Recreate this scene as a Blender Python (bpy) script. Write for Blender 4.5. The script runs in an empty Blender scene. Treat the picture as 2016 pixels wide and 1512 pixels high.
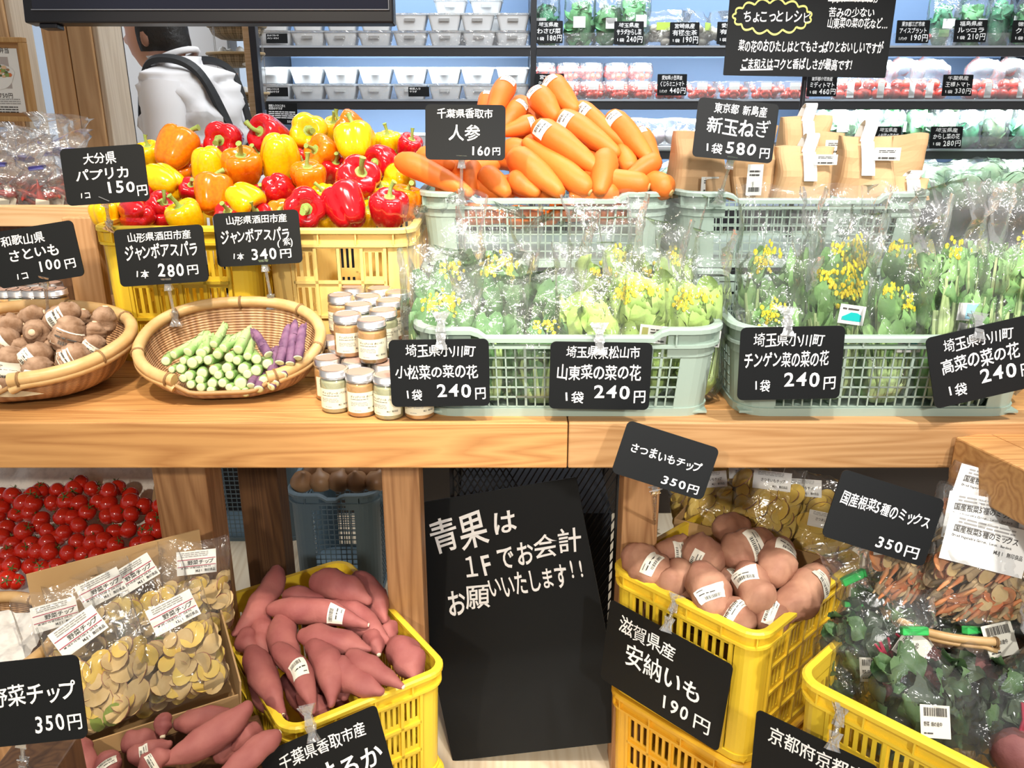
import bpy, bmesh, math, random
from mathutils import Vector, Matrix, noise
R = math.radians; PI = math.pi
SC = bpy.context.scene; C = SC.collection
# ------------------------------------------------------------------ camera
H = 1.42; PITCH = R(19); FPX = 1690.0
cam = bpy.data.cameras.new('camera'); cam.sensor_width = 36; cam.lens = FPX/2016*36; cam.clip_start = .02
co = bpy.data.objects.new('camera', cam); C.objects.link(co)
co.location = (0, 0, H); co.rotation_euler = (PI/2-PITCH, 0, 0); SC.camera = co
# ------------------------------------------------------------------ world, exposure
wd = bpy.data.worlds.new('world'); SC.world = wd; wd.use_nodes = True
wd.node_tree.nodes['Background'].inputs[0].default_value = (1, .97, .93, 1)
wd.node_tree.nodes['Background'].inputs[1].default_value = .40
SC.view_settings.view_transform = 'Standard'; SC.view_settings.look = 'None'
SC.view_settings.exposure = .30; SC.view_settings.gamma = 1; SC.view_settings.use_curve_mapping = False
SC.cycles.max_bounces = 8; SC.cycles.diffuse_bounces = 3; SC.cycles.glossy_bounces = 3
SC.cycles.transmission_bounces = 6; SC.cycles.transparent_max_bounces = 20
SC.cycles.caustics_reflective = False; SC.cycles.caustics_refractive = False
SC.cycles.use_denoising = True; SC.cycles.sample_clamp_indirect = 4
def lamp(name, kind, loc, tgt, energy, col, size=.1, spot=60, blend=.4):
    l = bpy.data.lights.new(name, kind); l.energy = energy; l.color = col
    o = bpy.data.objects.new(name, l); C.objects.link(o); o.location = loc
    o.rotation_euler = (Vector(tgt)-Vector(loc)).to_track_quat('-Z', 'Y').to_euler()
    if kind == 'SPOT': l.spot_size = R(spot); l.spot_blend = blend; l.shadow_soft_size = size
    elif kind == 'AREA': l.size = size
    else: l.shadow_soft_size = size
    return o
WARM = (1, .88, .70); NEUT = (1, .96, .90)
T = H-.514                      # table top height
lamp('ceiling_spot', 'SPOT', (-.15, .35, 2.9), (-.55, 1.45, T), 120, WARM, .05, 42)
lamp('ceiling_spot', 'SPOT', (1.15, .45, 2.9), (.62, 1.65, T), 165, NEUT, .05, 46)
lamp('ceiling_spot', 'SPOT', (.25, .3, 2.9), (.25, 1.75, T+.1), 120, NEUT, .05, 40)
lamp('ceiling_spot', 'SPOT', (-.9, .5, 2.9), (-.45, 1.85, T+.3), 120, WARM, .05, 40)
lamp('ceiling_spot', 'SPOT', (-1.0, -1.5, 2.35), (-.5, 1.2, .5), 140, WARM, .06, 40)
lamp('ceiling_spot', 'SPOT', (.9, -1.6, 2.25), (.68, 1.4, .55), 170, NEUT, .06, 42)
lamp('ceiling_tube', 'AREA', (-.2, .1, 2.9), (-.2, 1.6, T), 9, NEUT, .5)
lamp('overhead_light', 'AREA', (0, 3.0, 3.2), (0, 3.0, 0), 30, (.95, .97, 1), 2.0)
lamp('overhead_light', 'AREA', (.4, 2.3, 2.9), (.5, 3.9, 1.45), 26, (.90, .96, 1), 1.0)  # fill lamp added to brighten the fronts of the cold case
lamp('overhead_light', 'AREA', (-2.2, 4.6, 3.0), (-2.0, 5.0, 1.0), 46, (.86, .93, 1), 1.6)
# ------------------------------------------------------------------ pixel -> place helpers (2016 x 1512 frame)
cp, sp = math.cos(PITCH), math.sin(PITCH)
CAM = Vector((0, 0, H))
def ray(u, v):
    a = (u-1008)/FPX; b = (v-756)/FPX
    return Vector((a, cp-sp*b, -sp-cp*b))
def W(u, v, Y):
    d = ray(u, v); return CAM+d*(Y/d.y)
def WZ(u, v, z):
    d = ray(u, v); return CAM+d*((z-H)/d.z)
def WP(u, v, p0, n, off=0):
    d = ray(u, v); n = n.normalized(); return CAM+d*(((p0+n*off)-CAM).dot(n)/d.dot(n))
def px(p):                       # metres per pixel at point p
    q = Vector(p)-CAM; return (q.y*cp-q.z*sp)/FPX
# ------------------------------------------------------------------ mesh helpers
class MB:
    def __init__(s): s.v = []; s.f = []; s.m = []; s.sm = []; s.uv = None
    def add(s, V, F, mi=0, smooth=True, mat=None):
        b = len(s.v)
        s.v += [tuple(mat @ Vector(p)) for p in V] if mat is not None else [tuple(p) for p in V]
        for f in F: s.f.append(tuple(i+b for i in f)); s.m.append(mi); s.sm.append(smooth)
        return s
    def box(s, x0, x1, y0, y1, z0, z1, mi=0, mat=None):
        V = [(x, y, z) for z in (z0, z1) for y in (y0, y1) for x in (x0, x1)]
        return s.add(V, [(0, 2, 3, 1), (4, 5, 7, 6), (0, 1, 5, 4), (2, 6, 7, 3), (0, 4, 6, 2), (1, 3, 7, 5)], mi, False, mat)
    def rbox(s, x0, x1, y0, y1, z0, z1, r=.004, mi=0, mat=None, seg=2):
        bm = bmesh.new(); bmesh.ops.create_cube(bm, size=1)
        for q in bm.verts: q.co = ((x0+x1)/2+q.co.x*(x1-x0), (y0+y1)/2+q.co.y*(y1-y0), (z0+z1)/2+q.co.z*(z1-z0))
        bmesh.ops.bevel(bm, geom=bm.edges[:], offset=r, segments=seg, affect='EDGES', profile=.5)
        bm.verts.index_update()
        s.add([q.co[:] for q in bm.verts], [[q.index for q in f.verts] for f in bm.faces], mi, False, mat); bm.free(); return s
    def tube(s, P, rad, n=8, mi=0, caps=True, mat=None, closed=False, smooth=True):
        P = [Vector(p) for p in P]; k = len(P)
        if not hasattr(rad, '__len__'): rad = [rad]*k
        V = []; F = []; prev = None
        for i, p in enumerate(P):
            if closed: d = P[(i+1) % k]-P[i-1]
            else: d = P[min(i+1, k-1)]-P[max(i-1, 0)]
            if d.length < 1e-9: d = Vector((0, 0, 1))
            d.normalize()
            if prev is None:
                a = Vector((0, 0, 1)) if abs(d.z) < .9 else Vector((1, 0, 0))
                x = d.cross(a).normalized()
            else:
                x = prev-d*prev.dot(d)
                x = x.normalized() if x.length > 1e-6 else d.orthogonal().normalized()
            prev = x; y = d.cross(x)
            V += [p+(x*math.cos(2*PI*j/n)+y*math.sin(2*PI*j/n))*rad[i] for j in range(n)]
        for i in range(k if closed else k-1):
            i2 = (i+1) % k
            for j in range(n): F.append((i*n+j, i*n+(j+1) % n, i2*n+(j+1) % n, i2*n+j))
        s.add(V, F, mi, smooth, mat)
        if caps and not closed: s.add(V[:n], [tuple(range(n-1, -1, -1))], mi, False, mat); s.add(V[-n:], [tuple(range(n))], mi, False, mat)
        return s
    def lathe(s, prof, n=20, mi=0, mat=None, smooth=True):
        V = [(r*math.cos(2*PI*j/n), r*math.sin(2*PI*j/n), z) for r, z in prof for j in range(n)]
        F = [(i*n+j, i*n+(j+1) % n, (i+1)*n+(j+1) % n, (i+1)*n+j) for i in range(len(prof)-1) for j in range(n)]
        F.append(tuple(range(n-1, -1, -1))); F.append(tuple(range((len(prof)-1)*n, len(prof)*n)))
        return s.add(V, F, mi, smooth, mat)
    def grid(s, fn, nu, nv, mi=0, smooth=True, wrap=False, mat=None):
        V = [fn(i/nu, j/nv) for i in range(nu+1) for j in range(nv+(0 if wrap else 1))]
        w = nv if wrap else nv+1
        F = [(i*w+j, i*w+(j+1) % w, (i+1)*w+(j+1) % w, (i+1)*w+j) for i in range(nu) for j in range(nv)]
        return s.add(V, F, mi, smooth, mat)
    def ball(s, c, r, nu=6, nv=8, mi=0, sq=(1, 1, 1)):
        c = Vector(c)
        return s.grid(lambda a, b: c+Vector((r*sq[0]*math.sin(PI*a)*math.cos(2*PI*b), r*sq[1]*math.sin(PI*a)*math.sin(2*PI*b), -r*sq[2]*math.cos(PI*a))), nu, nv, mi, True, True)
    def mesh(s, name, mats):
        me = bpy.data.meshes.new(name); me.from_pydata(s.v, [], s.f)
        me.polygons.foreach_set('material_index', s.m); me.polygons.foreach_set('use_smooth', s.sm)
        for m in mats: me.materials.append(m)
        return me
    def build(s, name, mats, parent=None, uv=None):
        if not isinstance(mats, (list, tuple)): mats = [mats]
        me = s.mesh(name, mats)
        if uv:
            L = me.uv_layers.new(name='uv')
            for l in me.loops: L.data[l.index].uv = uv[l.vertex_index]
        o = bpy.data.objects.new(name, me); C.objects.link(o)
        if parent: o.parent = parent
        return o
def tag(o, label=None, cat=None, group=None, kind=None):
    if label: o['label'] = label
    if cat: o['category'] = cat
    if group: o['group'] = group
    if kind: o['kind'] = kind
    return o
def thing(name, label, cat, loc=(0, 0, 0), rot=(0, 0, 0), group=None):
    o = bpy.data.objects.new(name, None); C.objects.link(o); o.empty_display_size = .02
    o.location = loc; o.rotation_euler = rot
    return tag(o, label, cat, group)
def structure(o): o['kind'] = 'structure'; return o
def dup(root, label=None, loc=None, rot=None, scale=None, group=None, mtx=None):
    r = root.copy(); C.objects.link(r)
    if mtx is not None: r.matrix_world = mtx
    if loc is not None: r.location = loc
    if rot is not None: r.rotation_euler = rot
    if scale is not None: r.scale = scale if hasattr(scale, '__len__') else (scale,)*3
    if label: r['label'] = label
    if group: r['group'] = group
    for ch in list(root.children):
        c = ch.copy(); C.objects.link(c); c.parent = r
        for g in list(ch.children):
            d = g.copy(); C.objects.link(d); d.parent = c
    return r
class Proto:                     # first placing moves the source itself, later ones copy it
    def __init__(s, root): s.root = root; s.used = False
    def put(s, label, **k):
        if s.used: return dup(s.root, label, **k)
        s.used = True; r = s.root; r['label'] = label
        if k.get('mtx') is not None: r.matrix_world = k['mtx']
        if k.get('loc') is not None: r.location = k['loc']
        if k.get('rot') is not None: r.rotation_euler = k['rot']
        if k.get('scale') is not None: r.scale = k['scale'] if hasattr(k['scale'], '__len__') else (k['scale'],)*3
        if k.get('group'): r['group'] = k['group']
        return r
ORD = 'first second third fourth fifth sixth seventh eighth ninth tenth eleventh twelfth thirteenth fourteenth fifteenth sixteenth seventeenth eighteenth nineteenth twentieth'.split()
def ordw(i): return ORD[i] if i < 20 else (('thirtieth' if i == 29 else 'fortieth') if i in (29, 39) else {2: 'twenty-', 3: 'thirty-', 4: 'forty-'}[(i+1)//10]+ORD[(i+1) % 10-1])
def label_rows(items, rowh, fmt, flip=False):
    """items: (object, u, v, look). Rows counted upward from the front; order counted from the reference in fmt."""
    it = sorted(items, key=lambda q: -q[2]); rows = []; v0 = None
    for q in it:
        if v0 is None or v0-q[2] > rowh: rows.append([]); v0 = q[2]
        rows[-1].append(q)
    for r, row in enumerate(rows):
        row.sort(key=lambda q: -q[1] if flip else q[1])
        for k, q in enumerate(row): q[0]['label'] = fmt.format(look=q[3], k=ordw(k), r=ordw(r))
def basis(x, y, z, o):
    m = Matrix.Identity(4)
    for i in range(3): m[i][0], m[i][1], m[i][2], m[i][3] = x[i], y[i], z[i], o[i]
    return m
def zframe(axis, o, roll=0, scale=1):   # matrix whose local z runs along axis
    z = Vector(axis).normalized(); x = z.orthogonal().normalized(); y = z.cross(x)
    x, y = x*math.cos(roll)+y*math.sin(roll), y*math.cos(roll)-x*math.sin(roll)
    return basis(x*scale, y*scale, z*scale, o)
def nz(x, y=0, z=0): return noise.noise(Vector((x, y, z)))
# ------------------------------------------------------------------ materials
def mat(name, col, rough=.5, spec=.5, col2=None, scale=8, detail=3, bump=0, bscale=60, metal=0, coat=0, trans=0, ior=1.45, sss=0, lo=.35, hi=.65, stretch=None, emit=0, gen=False):
    m = bpy.data.materials.new(name); m.use_nodes = True; nt = m.node_tree; b = nt.nodes['Principled BSDF']
    I = b.inputs; c4 = lambda c: (c[0], c[1], c[2], 1)
    I['Base Color'].default_value = c4(col); I['Roughness'].default_value = rough; I['Metallic'].default_value = metal
    I['Specular IOR Level'].default_value = spec; I['IOR'].default_value = ior
    I['Coat Weight'].default_value = coat; I['Coat Roughness'].default_value = .06; I['Transmission Weight'].default_value = trans
    if sss: I['Subsurface Weight'].default_value = sss; I['Subsurface Radius'].default_value = (.01, .006, .003); I['Subsurface Scale'].default_value = 1
    if emit: I['Emission Color'].default_value = c4(col); I['Emission Strength'].default_value = emit
    tc = nt.nodes.new('ShaderNodeTexCoord'); mp = nt.nodes.new('ShaderNodeMapping'); nt.links.new(tc.outputs['Object'], mp.inputs[0])
    if stretch: mp.inputs['Scale'].default_value = stretch
    if col2:
        n = nt.nodes.new('ShaderNodeTexNoise'); n.inputs['Scale'].default_value = scale; n.inputs['Detail'].default_value = detail
        nt.links.new(mp.outputs[0], n.inputs['Vector'])
        r = nt.nodes.new('ShaderNodeValToRGB'); r.color_ramp.elements[0].position = lo; r.color_ramp.elements[1].position = hi
        r.color_ramp.elements[0].color = c4(col); r.color_ramp.elements[1].color = c4(col2)
        nt.links.new(n.outputs['Fac'], r.inputs[0]); nt.links.new(r.outputs[0], I['Base Color'])
    if bump:
        n2 = nt.nodes.new('ShaderNodeTexNoise'); n2.inputs['Scale'].default_value = bscale; n2.inputs['Detail'].default_value = 4
        nt.links.new(mp.outputs[0], n2.inputs['Vector'])
        bp = nt.nodes.new('ShaderNodeBump'); bp.inputs['Strength'].default_value = bump; bp.inputs['Distance'].default_value = .004
        nt.links.new(n2.outputs['Fac'], bp.inputs['Height']); nt.links.new(bp.outputs[0], I['Normal'])
    return m
def wood(name, c1, c2, axis='X', scale=1, rough=.55):
    m = bpy.data.materials.new(name); m.use_nodes = True; nt = m.node_tree; b = nt.nodes['Principled BSDF']; N = nt.nodes.new; Lk = nt.links.new
    tc = N('ShaderNodeTexCoord'); mp = N('ShaderNodeMapping'); Lk(tc.outputs['Object'], mp.inputs[0])
    st = {'X': (.35, 6, 6), 'Z': (6, 6, .35), 'Y': (6, .35, 6)}[axis]; mp.inputs['Scale'].default_value = [q*scale for q in st]
    n = N('ShaderNodeTexNoise'); n.inputs['Scale'].default_value = 2.2; n.inputs['Detail'].default_value = 2; n.inputs['Distortion'].default_value = .4; Lk(mp.outputs[0], n.inputs['Vector'])
    mu = N('ShaderNodeMath'); mu.operation = 'MULTIPLY'; mu.inputs[1].default_value = 15; Lk(n.outputs['Fac'], mu.inputs[0])
    fr = N('ShaderNodeMath'); fr.operation = 'PINGPONG'; fr.inputs[1].default_value = .5; Lk(mu.outputs[0], fr.inputs[0])
    n3 = N('ShaderNodeTexNoise'); n3.inputs['Scale'].default_value = 30; n3.inputs['Detail'].default_value = 3; Lk(mp.outputs[0], n3.inputs['Vector'])
    ad = N('ShaderNodeMath'); ad.operation = 'MULTIPLY_ADD'; ad.inputs[1].default_value = .5; Lk(n3.outputs['Fac'], ad.inputs[0]); Lk(fr.outputs[0], ad.inputs[2])
    r = N('ShaderNodeValToRGB'); e = r.color_ramp.elements; e[0].position = .2; e[1].position = .72
    e[0].color = (*c2, 1); e[1].color = (*c1, 1); Lk(ad.outputs[0], r.inputs[0]); Lk(r.outputs[0], b.inputs['Base Color'])
    b.inputs['Roughness'].default_value = rough
    bp = N('ShaderNodeBump'); bp.inputs['Strength'].default_value = .12; bp.inputs['Distance'].default_value = .002; Lk(ad.outputs[0], bp.inputs['Height']); Lk(bp.outputs[0], b.inputs['Normal'])
    return m
def film(name, clear=.86, tint=(1, 1, 1), rough=.1, haze=.05, blend=.35, gl=(1, 1, 1)):
    m = bpy.data.materials.new(name); m.use_nodes = True; nt = m.node_tree; N = nt.nodes.new; Lk = nt.links.new
    nt.nodes.remove(nt.nodes['Principled BSDF']); out = nt.nodes['Material Output']
    t = N('ShaderNodeBsdfTransparent'); t.inputs[0].default_value = (*tint, 1)
    g = N('ShaderNodeBsdfGlossy'); g.inputs['Roughness'].default_value = rough; g.inputs[0].default_value = (*gl, 1)
    d = N('ShaderNodeBsdfDiffuse'); d.inputs[0].default_value = (.95, .97, .97, 1)
    lw = N('ShaderNodeLayerWeight'); lw.inputs[0].default_value = blend
    mr = N('ShaderNodeMapRange'); mr.inputs[3].default_value = 1-clear; mr.inputs[4].default_value = .75; Lk(lw.outputs['Fresnel'], mr.inputs[0])
    tc = N('ShaderNodeTexCoord'); n = N('ShaderNodeTexNoise'); n.inputs['Scale'].default_value = 34; n.inputs['Detail'].default_value = 2; n.inputs['Distortion'].default_value = 1.2
    Lk(tc.outputs['Object'], n.inputs['Vector'])
    bp = N('ShaderNodeBump'); bp.inputs['Strength'].default_value = .5; bp.inputs['Distance'].default_value = .01; Lk(n.outputs['Fac'], bp.inputs['Height']); Lk(bp.outputs[0], g.inputs['Normal'])
    m1 = N('ShaderNodeMixShader'); m1.inputs[0].default_value = haze; Lk(t.outputs[0], m1.inputs[1]); Lk(d.outputs[0], m1.inputs[2])
    m2 = N('ShaderNodeMixShader'); Lk(mr.outputs[0], m2.inputs[0]); Lk(m1.outputs[0], m2.inputs[1]); Lk(g.outputs[0], m2.inputs[2]); Lk(m2.outputs[0], out.inputs[0])
    return m
def weave(name, c1, c2, nu, nv):
    m = bpy.data.materials.new(name); m.use_nodes = True; nt = m.node_tree; b = nt.nodes['Principled BSDF']; N = nt.nodes.new; Lk = nt.links.new
    uv = N('ShaderNodeUVMap'); uv.uv_map = 'uv'; sx = N('ShaderNodeSeparateXYZ'); Lk(uv.outputs[0], sx.inputs[0])
    def mth(op, a, bb=None):
        q = N('ShaderNodeMath'); q.operation = op
        for i, w in enumerate((a, bb)):
            if w is None: continue
            if isinstance(w, (int, float)): q.inputs[i].default_value = w
            else: Lk(w, q.inputs[i])
        return q.outputs[0]
    su = mth('SINE', mth('MULTIPLY', sx.outputs[0], nu*2*PI)); sv = mth('SINE', mth('MULTIPLY', sx.outputs[1], nv*2*PI))
    sl = mth('SINE', mth('MULTIPLY', sx.outputs[0], nu*PI))
    h = mth('ADD', mth('MULTIPLY', mth('ABSOLUTE', sv), .6), mth('MULTIPLY', mth('MULTIPLY', su, sl), .5))
    n = N('ShaderNodeTexNoise'); n.inputs['Scale'].default_value = 14; tc = N('ShaderNodeTexCoord'); Lk(tc.outputs['Object'], n.inputs['Vector'])
    h2 = mth('ADD', h, mth('MULTIPLY', n.outputs['Fac'], .5))
    r = N('ShaderNodeValToRGB'); e = r.color_ramp.elements; e[0].position = .15; e[1].position = .95; e[0].color = (*c2, 1); e[1].color = (*c1, 1)
    Lk(h2, r.inputs[0]); Lk(r.outputs[0], b.inputs['Base Color']); b.inputs['Roughness'].default_value = .45
    bp = N('ShaderNodeBump'); bp.inputs['Strength'].default_value = .8; bp.inputs['Distance'].default_value = .003; Lk(h, bp.inputs['Height']); Lk(bp.outputs[0], b.inputs['Normal'])
    return m
K = {}
K['black'] = mat('sign_black', (.009, .010, .011), .45, .2)
K['chalk'] = mat('white_marker', (.92, .92, .92), .5)
K['yellowmark'] = mat('yellow_marker', (.75, .72, .2), .5)
K['clip'] = film('clear_clip_plastic', .78, (1, 1, 1), .10, .08, .4)
K['film'] = film('clear_bag_film', .965, (1, 1, 1), .14, .022, .2)
K['film2'] = film('clear_pack_plastic', .93, (1, 1, 1), .12, .035, .25)
K['guard'] = film('clear_shelf_guard', .93, (1, 1, 1), .05, .03, .15)
K['white'] = mat('white_paper', (.86, .86, .83), .6)
K['paperw'] = mat('label_paper', (.80, .77, .66), .6)
K['ink'] = mat('print_ink', (.06, .055, .05), .6)
K['inkgrey'] = mat('print_grey', (.35, .34, .33), .6)
K['inkred'] = mat('print_red', (.45, .05, .1), .6)
K['green_tape'] = mat('green_tape', (.05, .55, .12), .35)
K['blue_tape'] = mat('blue_tape', (.08, .08, .42), .35)
K['card'] = mat('cardboard', (.50, .31, .14), .8, .2, (.54, .35, .17), 12)
K['kraft'] = mat('kraft_paper', (.50, .31, .155), .75, .25, (.56, .36, .19), 10, bump=.3, bscale=18)
K['lamp'] = mat('lamp_glow', (.95, .98, 1), emit=9)
# ------------------------------------------------------------------ lettering
_G = {}  # glyph outlines, fetched once per character
def glyph(ch, bold=.014):
    bold = 0 if ch in 'ぎピぴ紫埼賀' else min(bold, .017)
    if ord(ch) >= 0x4e00: bold = min(bold, .010)
    if (ch, bold) in _G: return _G[(ch, bold)]
    cu = bpy.data.curves.new('g', 'FONT'); cu.body = ch; cu.resolution_u = 3; cu.offset = bold
    o = bpy.data.objects.new('g', cu); C.objects.link(o); bpy.context.view_layer.update()
    me = bpy.data.meshes.new_from_object(o.evaluated_get(bpy.context.evaluated_depsgraph_get()))
    V = [tuple(v.co) for v in me.vertices]; F = [tuple(p.vertices) for p in me.polygons]
    bpy.data.objects.remove(o); bpy.data.curves.remove(cu); bpy.data.meshes.remove(me)
    _G[(ch, bold)] = (V, F); return V, F
def adv(ch):
    if ch == ' ': return .45
    if ord(ch) < 128: return .60 if ch.isdigit() or ch.islower() else .68
    return .74 if ch in 'ゃょっッャュー・' else .98
def write(mb, text, x0, x1, yc, h, put, mi=0, hand=1.0, bold=.014, slope=0, rng=None, digits=1.0):
    """text into x0..x1 around height yc; put(x, y) -> point on the carrier"""
    rng = rng or random.Random(text)
    w = [adv(c)*(digits if c.isdigit() else 1) for c in text]; k = (x1-x0)/max(sum(w), .01); x = x0
    for c, a in zip(text, w):
        if c != ' ':
            V, F = glyph(c, bold)
            s = h*(1+.10*hand*rng.uniform(-1, 1)); rot = R(5)*hand*rng.uniform(-1, 1); sh = .10*hand*rng.uniform(-.4, 1)
            dy = .05*hand*h*rng.uniform(-1, 1); q = rng.uniform(0, 50); kk = k*(digits if c.isdigit() else 1); s2 = s*(digits if c.isdigit() else 1)
            base = .36
            if c.isdigit() or ord(c) < 128: base = .345
            out = []
            for vx, vy, _ in V:
                vx2 = vx-.47*a/(digits if c.isdigit() else 1); vy2 = vy-base
                vx2 += .028*hand*nz(vx*2.2+q, vy*2.2, q); vy2 += .028*hand*nz(vx*2.2, vy*2.2+q, q+9)
                vx2 += sh*vy2
                rx = vx2*math.cos(rot)-vy2*math.sin(rot); ry = vx2*math.sin(rot)+vy2*math.cos(rot)
                X = x+a*k*.5+rx*kk; Y = yc+dy+ry*s2+slope*(X-x0)
                out.append(put(X, Y))
            mb.add(out, F, mi, False)
        x += a*k
def bars(mb, x0, x1, y, n, put, dy, mi=0, rng=None, h=.45):
    rng = rng or random.Random(n)
    for i in range(n):
        X = x0; yy = y-i*dy
        while X < x1-.2*dy:
            l = min(rng.uniform(.6, 2.4)*dy, x1-X)
            mb.add([put(X, yy), put(X+l, yy), put(X+l, yy+h*dy), put(X, yy+h*dy)], [(0, 1, 2, 3)], mi, False); X += l+.22*dy
# ------------------------------------------------------------------ signs and their clips
def rect_fit(corners, p0, n):
    P = [WP(u, v, p0, n) for u, v in corners]   # TL TR BR BL
    c = sum(P, Vector())/4; r = (P[1]-P[0]+P[2]-P[3])/2; u = (P[0]-P[3]+P[1]-P[2])/2
    w, h = r.length, u.length; r.normalize(); u = (u-r*u.dot(r)).normalized()
    return basis(r, -(r.cross(u)), u, c), w, h
def rr_outline(w, h, r, k=5):
    out = []
    for cx, cz, a0 in ((w/2-r, h/2-r, 0), (-w/2+r, h/2-r, 90), (-w/2+r, -h/2+r, 180), (w/2-r, -h/2+r, 270)):
        out += [(cx+r*math.cos(R(a0+90*i/k)), cz+r*math.sin(R(a0+90*i/k))) for i in range(k+1)]
    return out
def plate(mb, w, h, r, t, mi=0):
    o = rr_outline(w, h, r); n = len(o)
    V = [(x, -t/2, z) for x, z in o]+[(x, t/2, z) for x, z in o]
    mb.add(V, [tuple(range(n-1, -1, -1)), tuple(range(n, 2*n))], mi, False)
    mb.add(V, [(i, (i+1) % n, n+(i+1) % n, n+i) for i in range(n)], mi, True)
def sign(label, corners, p0, n, lines, name='price_sign', group=None, r=.009, t=.002, hand=1.0, bold=.02, cat='price sign', extra=None):
    M, w, h = rect_fit(corners, p0, n)
    root = thing(name, label, cat, group=group); root.matrix_world = M
    b = MB(); plate(b, w, h, r, t); b.build('board', K['black'], root)
    L = MB(); put = lambda x, y: ((x-.5)*w, -t/2-.0006, (y-.5)*h)
    for ln in lines:
        tx, x0, x1, yc, hh = ln[:5]; mi = ln[5] if len(ln) > 5 else 0; sl = ln[6] if len(ln) > 6 else 0
        write(L, tx, x0, x1, 1-yc, hh*1.08, put, mi, hand, bold, sl)
    if extra: extra(L, put)
    if L.v: L.build('writing', [K['chalk'], K['yellowmark'], K['inkred']], root)
    return root, M, w, h
def clip_stand(label, top, foot, size=.016, fn=None):
    """clear plastic card clip: jaw gripping the card edge at top, jointed stem, clamp gripping the carrier at foot"""
    top = Vector(top); foot = Vector(foot); d = top-foot; L = max(d.length, .01)
    z = d.normalized(); y = Vector((0, 1, 0)); x = y.cross(z).normalized(); y = z.cross(x)
    root = thing('sign_clip', label, 'sign clip', group='clear plastic clips holding the price signs'); root.matrix_world = basis(x, y, z, foot)
    s = size
    def paddle(z0, z1, w0, w1, yo):
        m = MB()
        for sgn in (-1, 1):
            V = []
            for zz, ww, of in ((z0, w0, .55), ((z0+z1)/2, min(w0, w1)*.75, .18), (z1, w1, .38)):
                for yy in (0, .0016): V += [(-ww, sgn*(of*s*.5+yy), zz), (ww, sgn*(of*s*.5+yy), zz)]
            F = []
            for i in (0, 4): F += [(i, i+1, i+5, i+4), (i+2, i+6, i+7, i+3), (i, i+4, i+6, i+2), (i+1, i+3, i+7, i+5)]
            F += [(0, 2, 3, 1), (8, 9, 11, 10)]
            m.add(V, F, 0, False)
        m.box(-s*.32, s*.32, -s*.28, s*.28, (z0+z1)/2-s*.16, (z0+z1)/2+s*.16)
        return m
    paddle(L-1.35*s, L+.35*s, s*.55, s*.72, 0).build('jaw', K['clip'], root)
    if L > 3.2*s:
        m = MB(); m.tube([(0, 0, 1.2*s), (0, 0, (1.2*s+L-1.2*s)/2), (0, 0, L-1.2*s)], [s*.26, s*.2, s*.26], 8); m.ball((0, 0, 1.25*s), s*.36); m.ball((0, 0, L-1.25*s), s*.34)
        m.build('stem', K['clip'], root)
    paddle(-.7*s, 1.35*s, s*.95, s*.5, 0).build('clamp', K['clip'], root)
    return root
# ------------------------------------------------------------------ room
floorm = wood('floor_wood', (.80, .68, .50), (.70, .56, .38), 'Y', .6, .4)
b = MB(); b.box(-4.2, 4.2, -1.6, 7.2, -.05, 0); structure(b.build('floor', floorm))
wallm = mat('wall_paint', (.62, .72, .86), .8, .3)
b = MB(); b.box(-4.2, 4.2, 7.0, 7.1, 0, 3.3); wb_ = structure(b.build('wall_back', wallm))
b = MB(); b.box(-4.3, -4.2, -1.6, 7.1, 0, 3.3); structure(b.build('wall_left', wallm))
# white pillar panel standing behind the shopper
b = MB(); q = W(262, 60, 4.2); b.box(q.x-.12, q.x+.42, 4.2, 4.35, 0, 3.2); o = b.build('wall_panel', mat('panel_white', (.86, .88, .92), .6)); structure(o)
cedar = wood('cedar_top', (.56, .29, .10), (.40, .18, .055), 'X', 1.0)
cedarz = wood('cedar_post', (.50, .27, .12), (.30, .14, .055), 'Z', 1.0)
pine = wood('pine_post', (.56, .33, .15), (.44, .23, .09), 'Z', .8)
pineside = wood('pine_pale', (.60, .50, .38), (.50, .40, .29), 'Z', .8)
pinex = wood('pine_board', (.68, .45, .25), (.56, .34, .16), 'X', .9)
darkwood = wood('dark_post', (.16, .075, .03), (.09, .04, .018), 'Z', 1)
# display table
tab = thing('display_table', 'long cedar display table carrying the crates, baskets and sauce jars', 'table', (0, 1.3, T))
b = MB()
xs = [-1.25, -.6, .08, .75, 1.6]
for k in range(5): b.rbox(-1.3, 1.7, .0605+k*.172, .0605+(k+1)*.172-.002, -.03, 0, .002)
b.build('tabletop', cedar, tab)
xj = W(1118, 880, 1.3).x; zb = W(0, 922, 1.3).z-T
b = MB(); b.rbox(-1.3, xj-.0008, 0, .06, zb, 0, .0025); b.build('front_beam', cedar, tab)
b = MB(); b.rbox(xj+.0008, 1.7, 0, .06, zb, 0, .0025); b.build('front_beam', wood('cedar_beam', (.50, .28, .12), (.38, .19, .07), 'X', 1.0), tab)
def leg(u0, u1, v, Y, m, d=.085):
    p, q = W(u0, v, Y), W(u1, v, Y); l = MB(); l.rbox(p.x, q.x, Y-1.3, Y-1.3+d, -T, -.032 if Y > 1.37 else zb, .003); return l.build('leg', m, tab)
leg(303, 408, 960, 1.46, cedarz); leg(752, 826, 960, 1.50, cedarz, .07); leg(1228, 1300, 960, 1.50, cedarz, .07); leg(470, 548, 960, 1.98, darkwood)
b = MB(); b.box(-1.3, 1.7, .62, .66, -.10, -.031); b.build('rear_beam', darkwood, tab)
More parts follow.
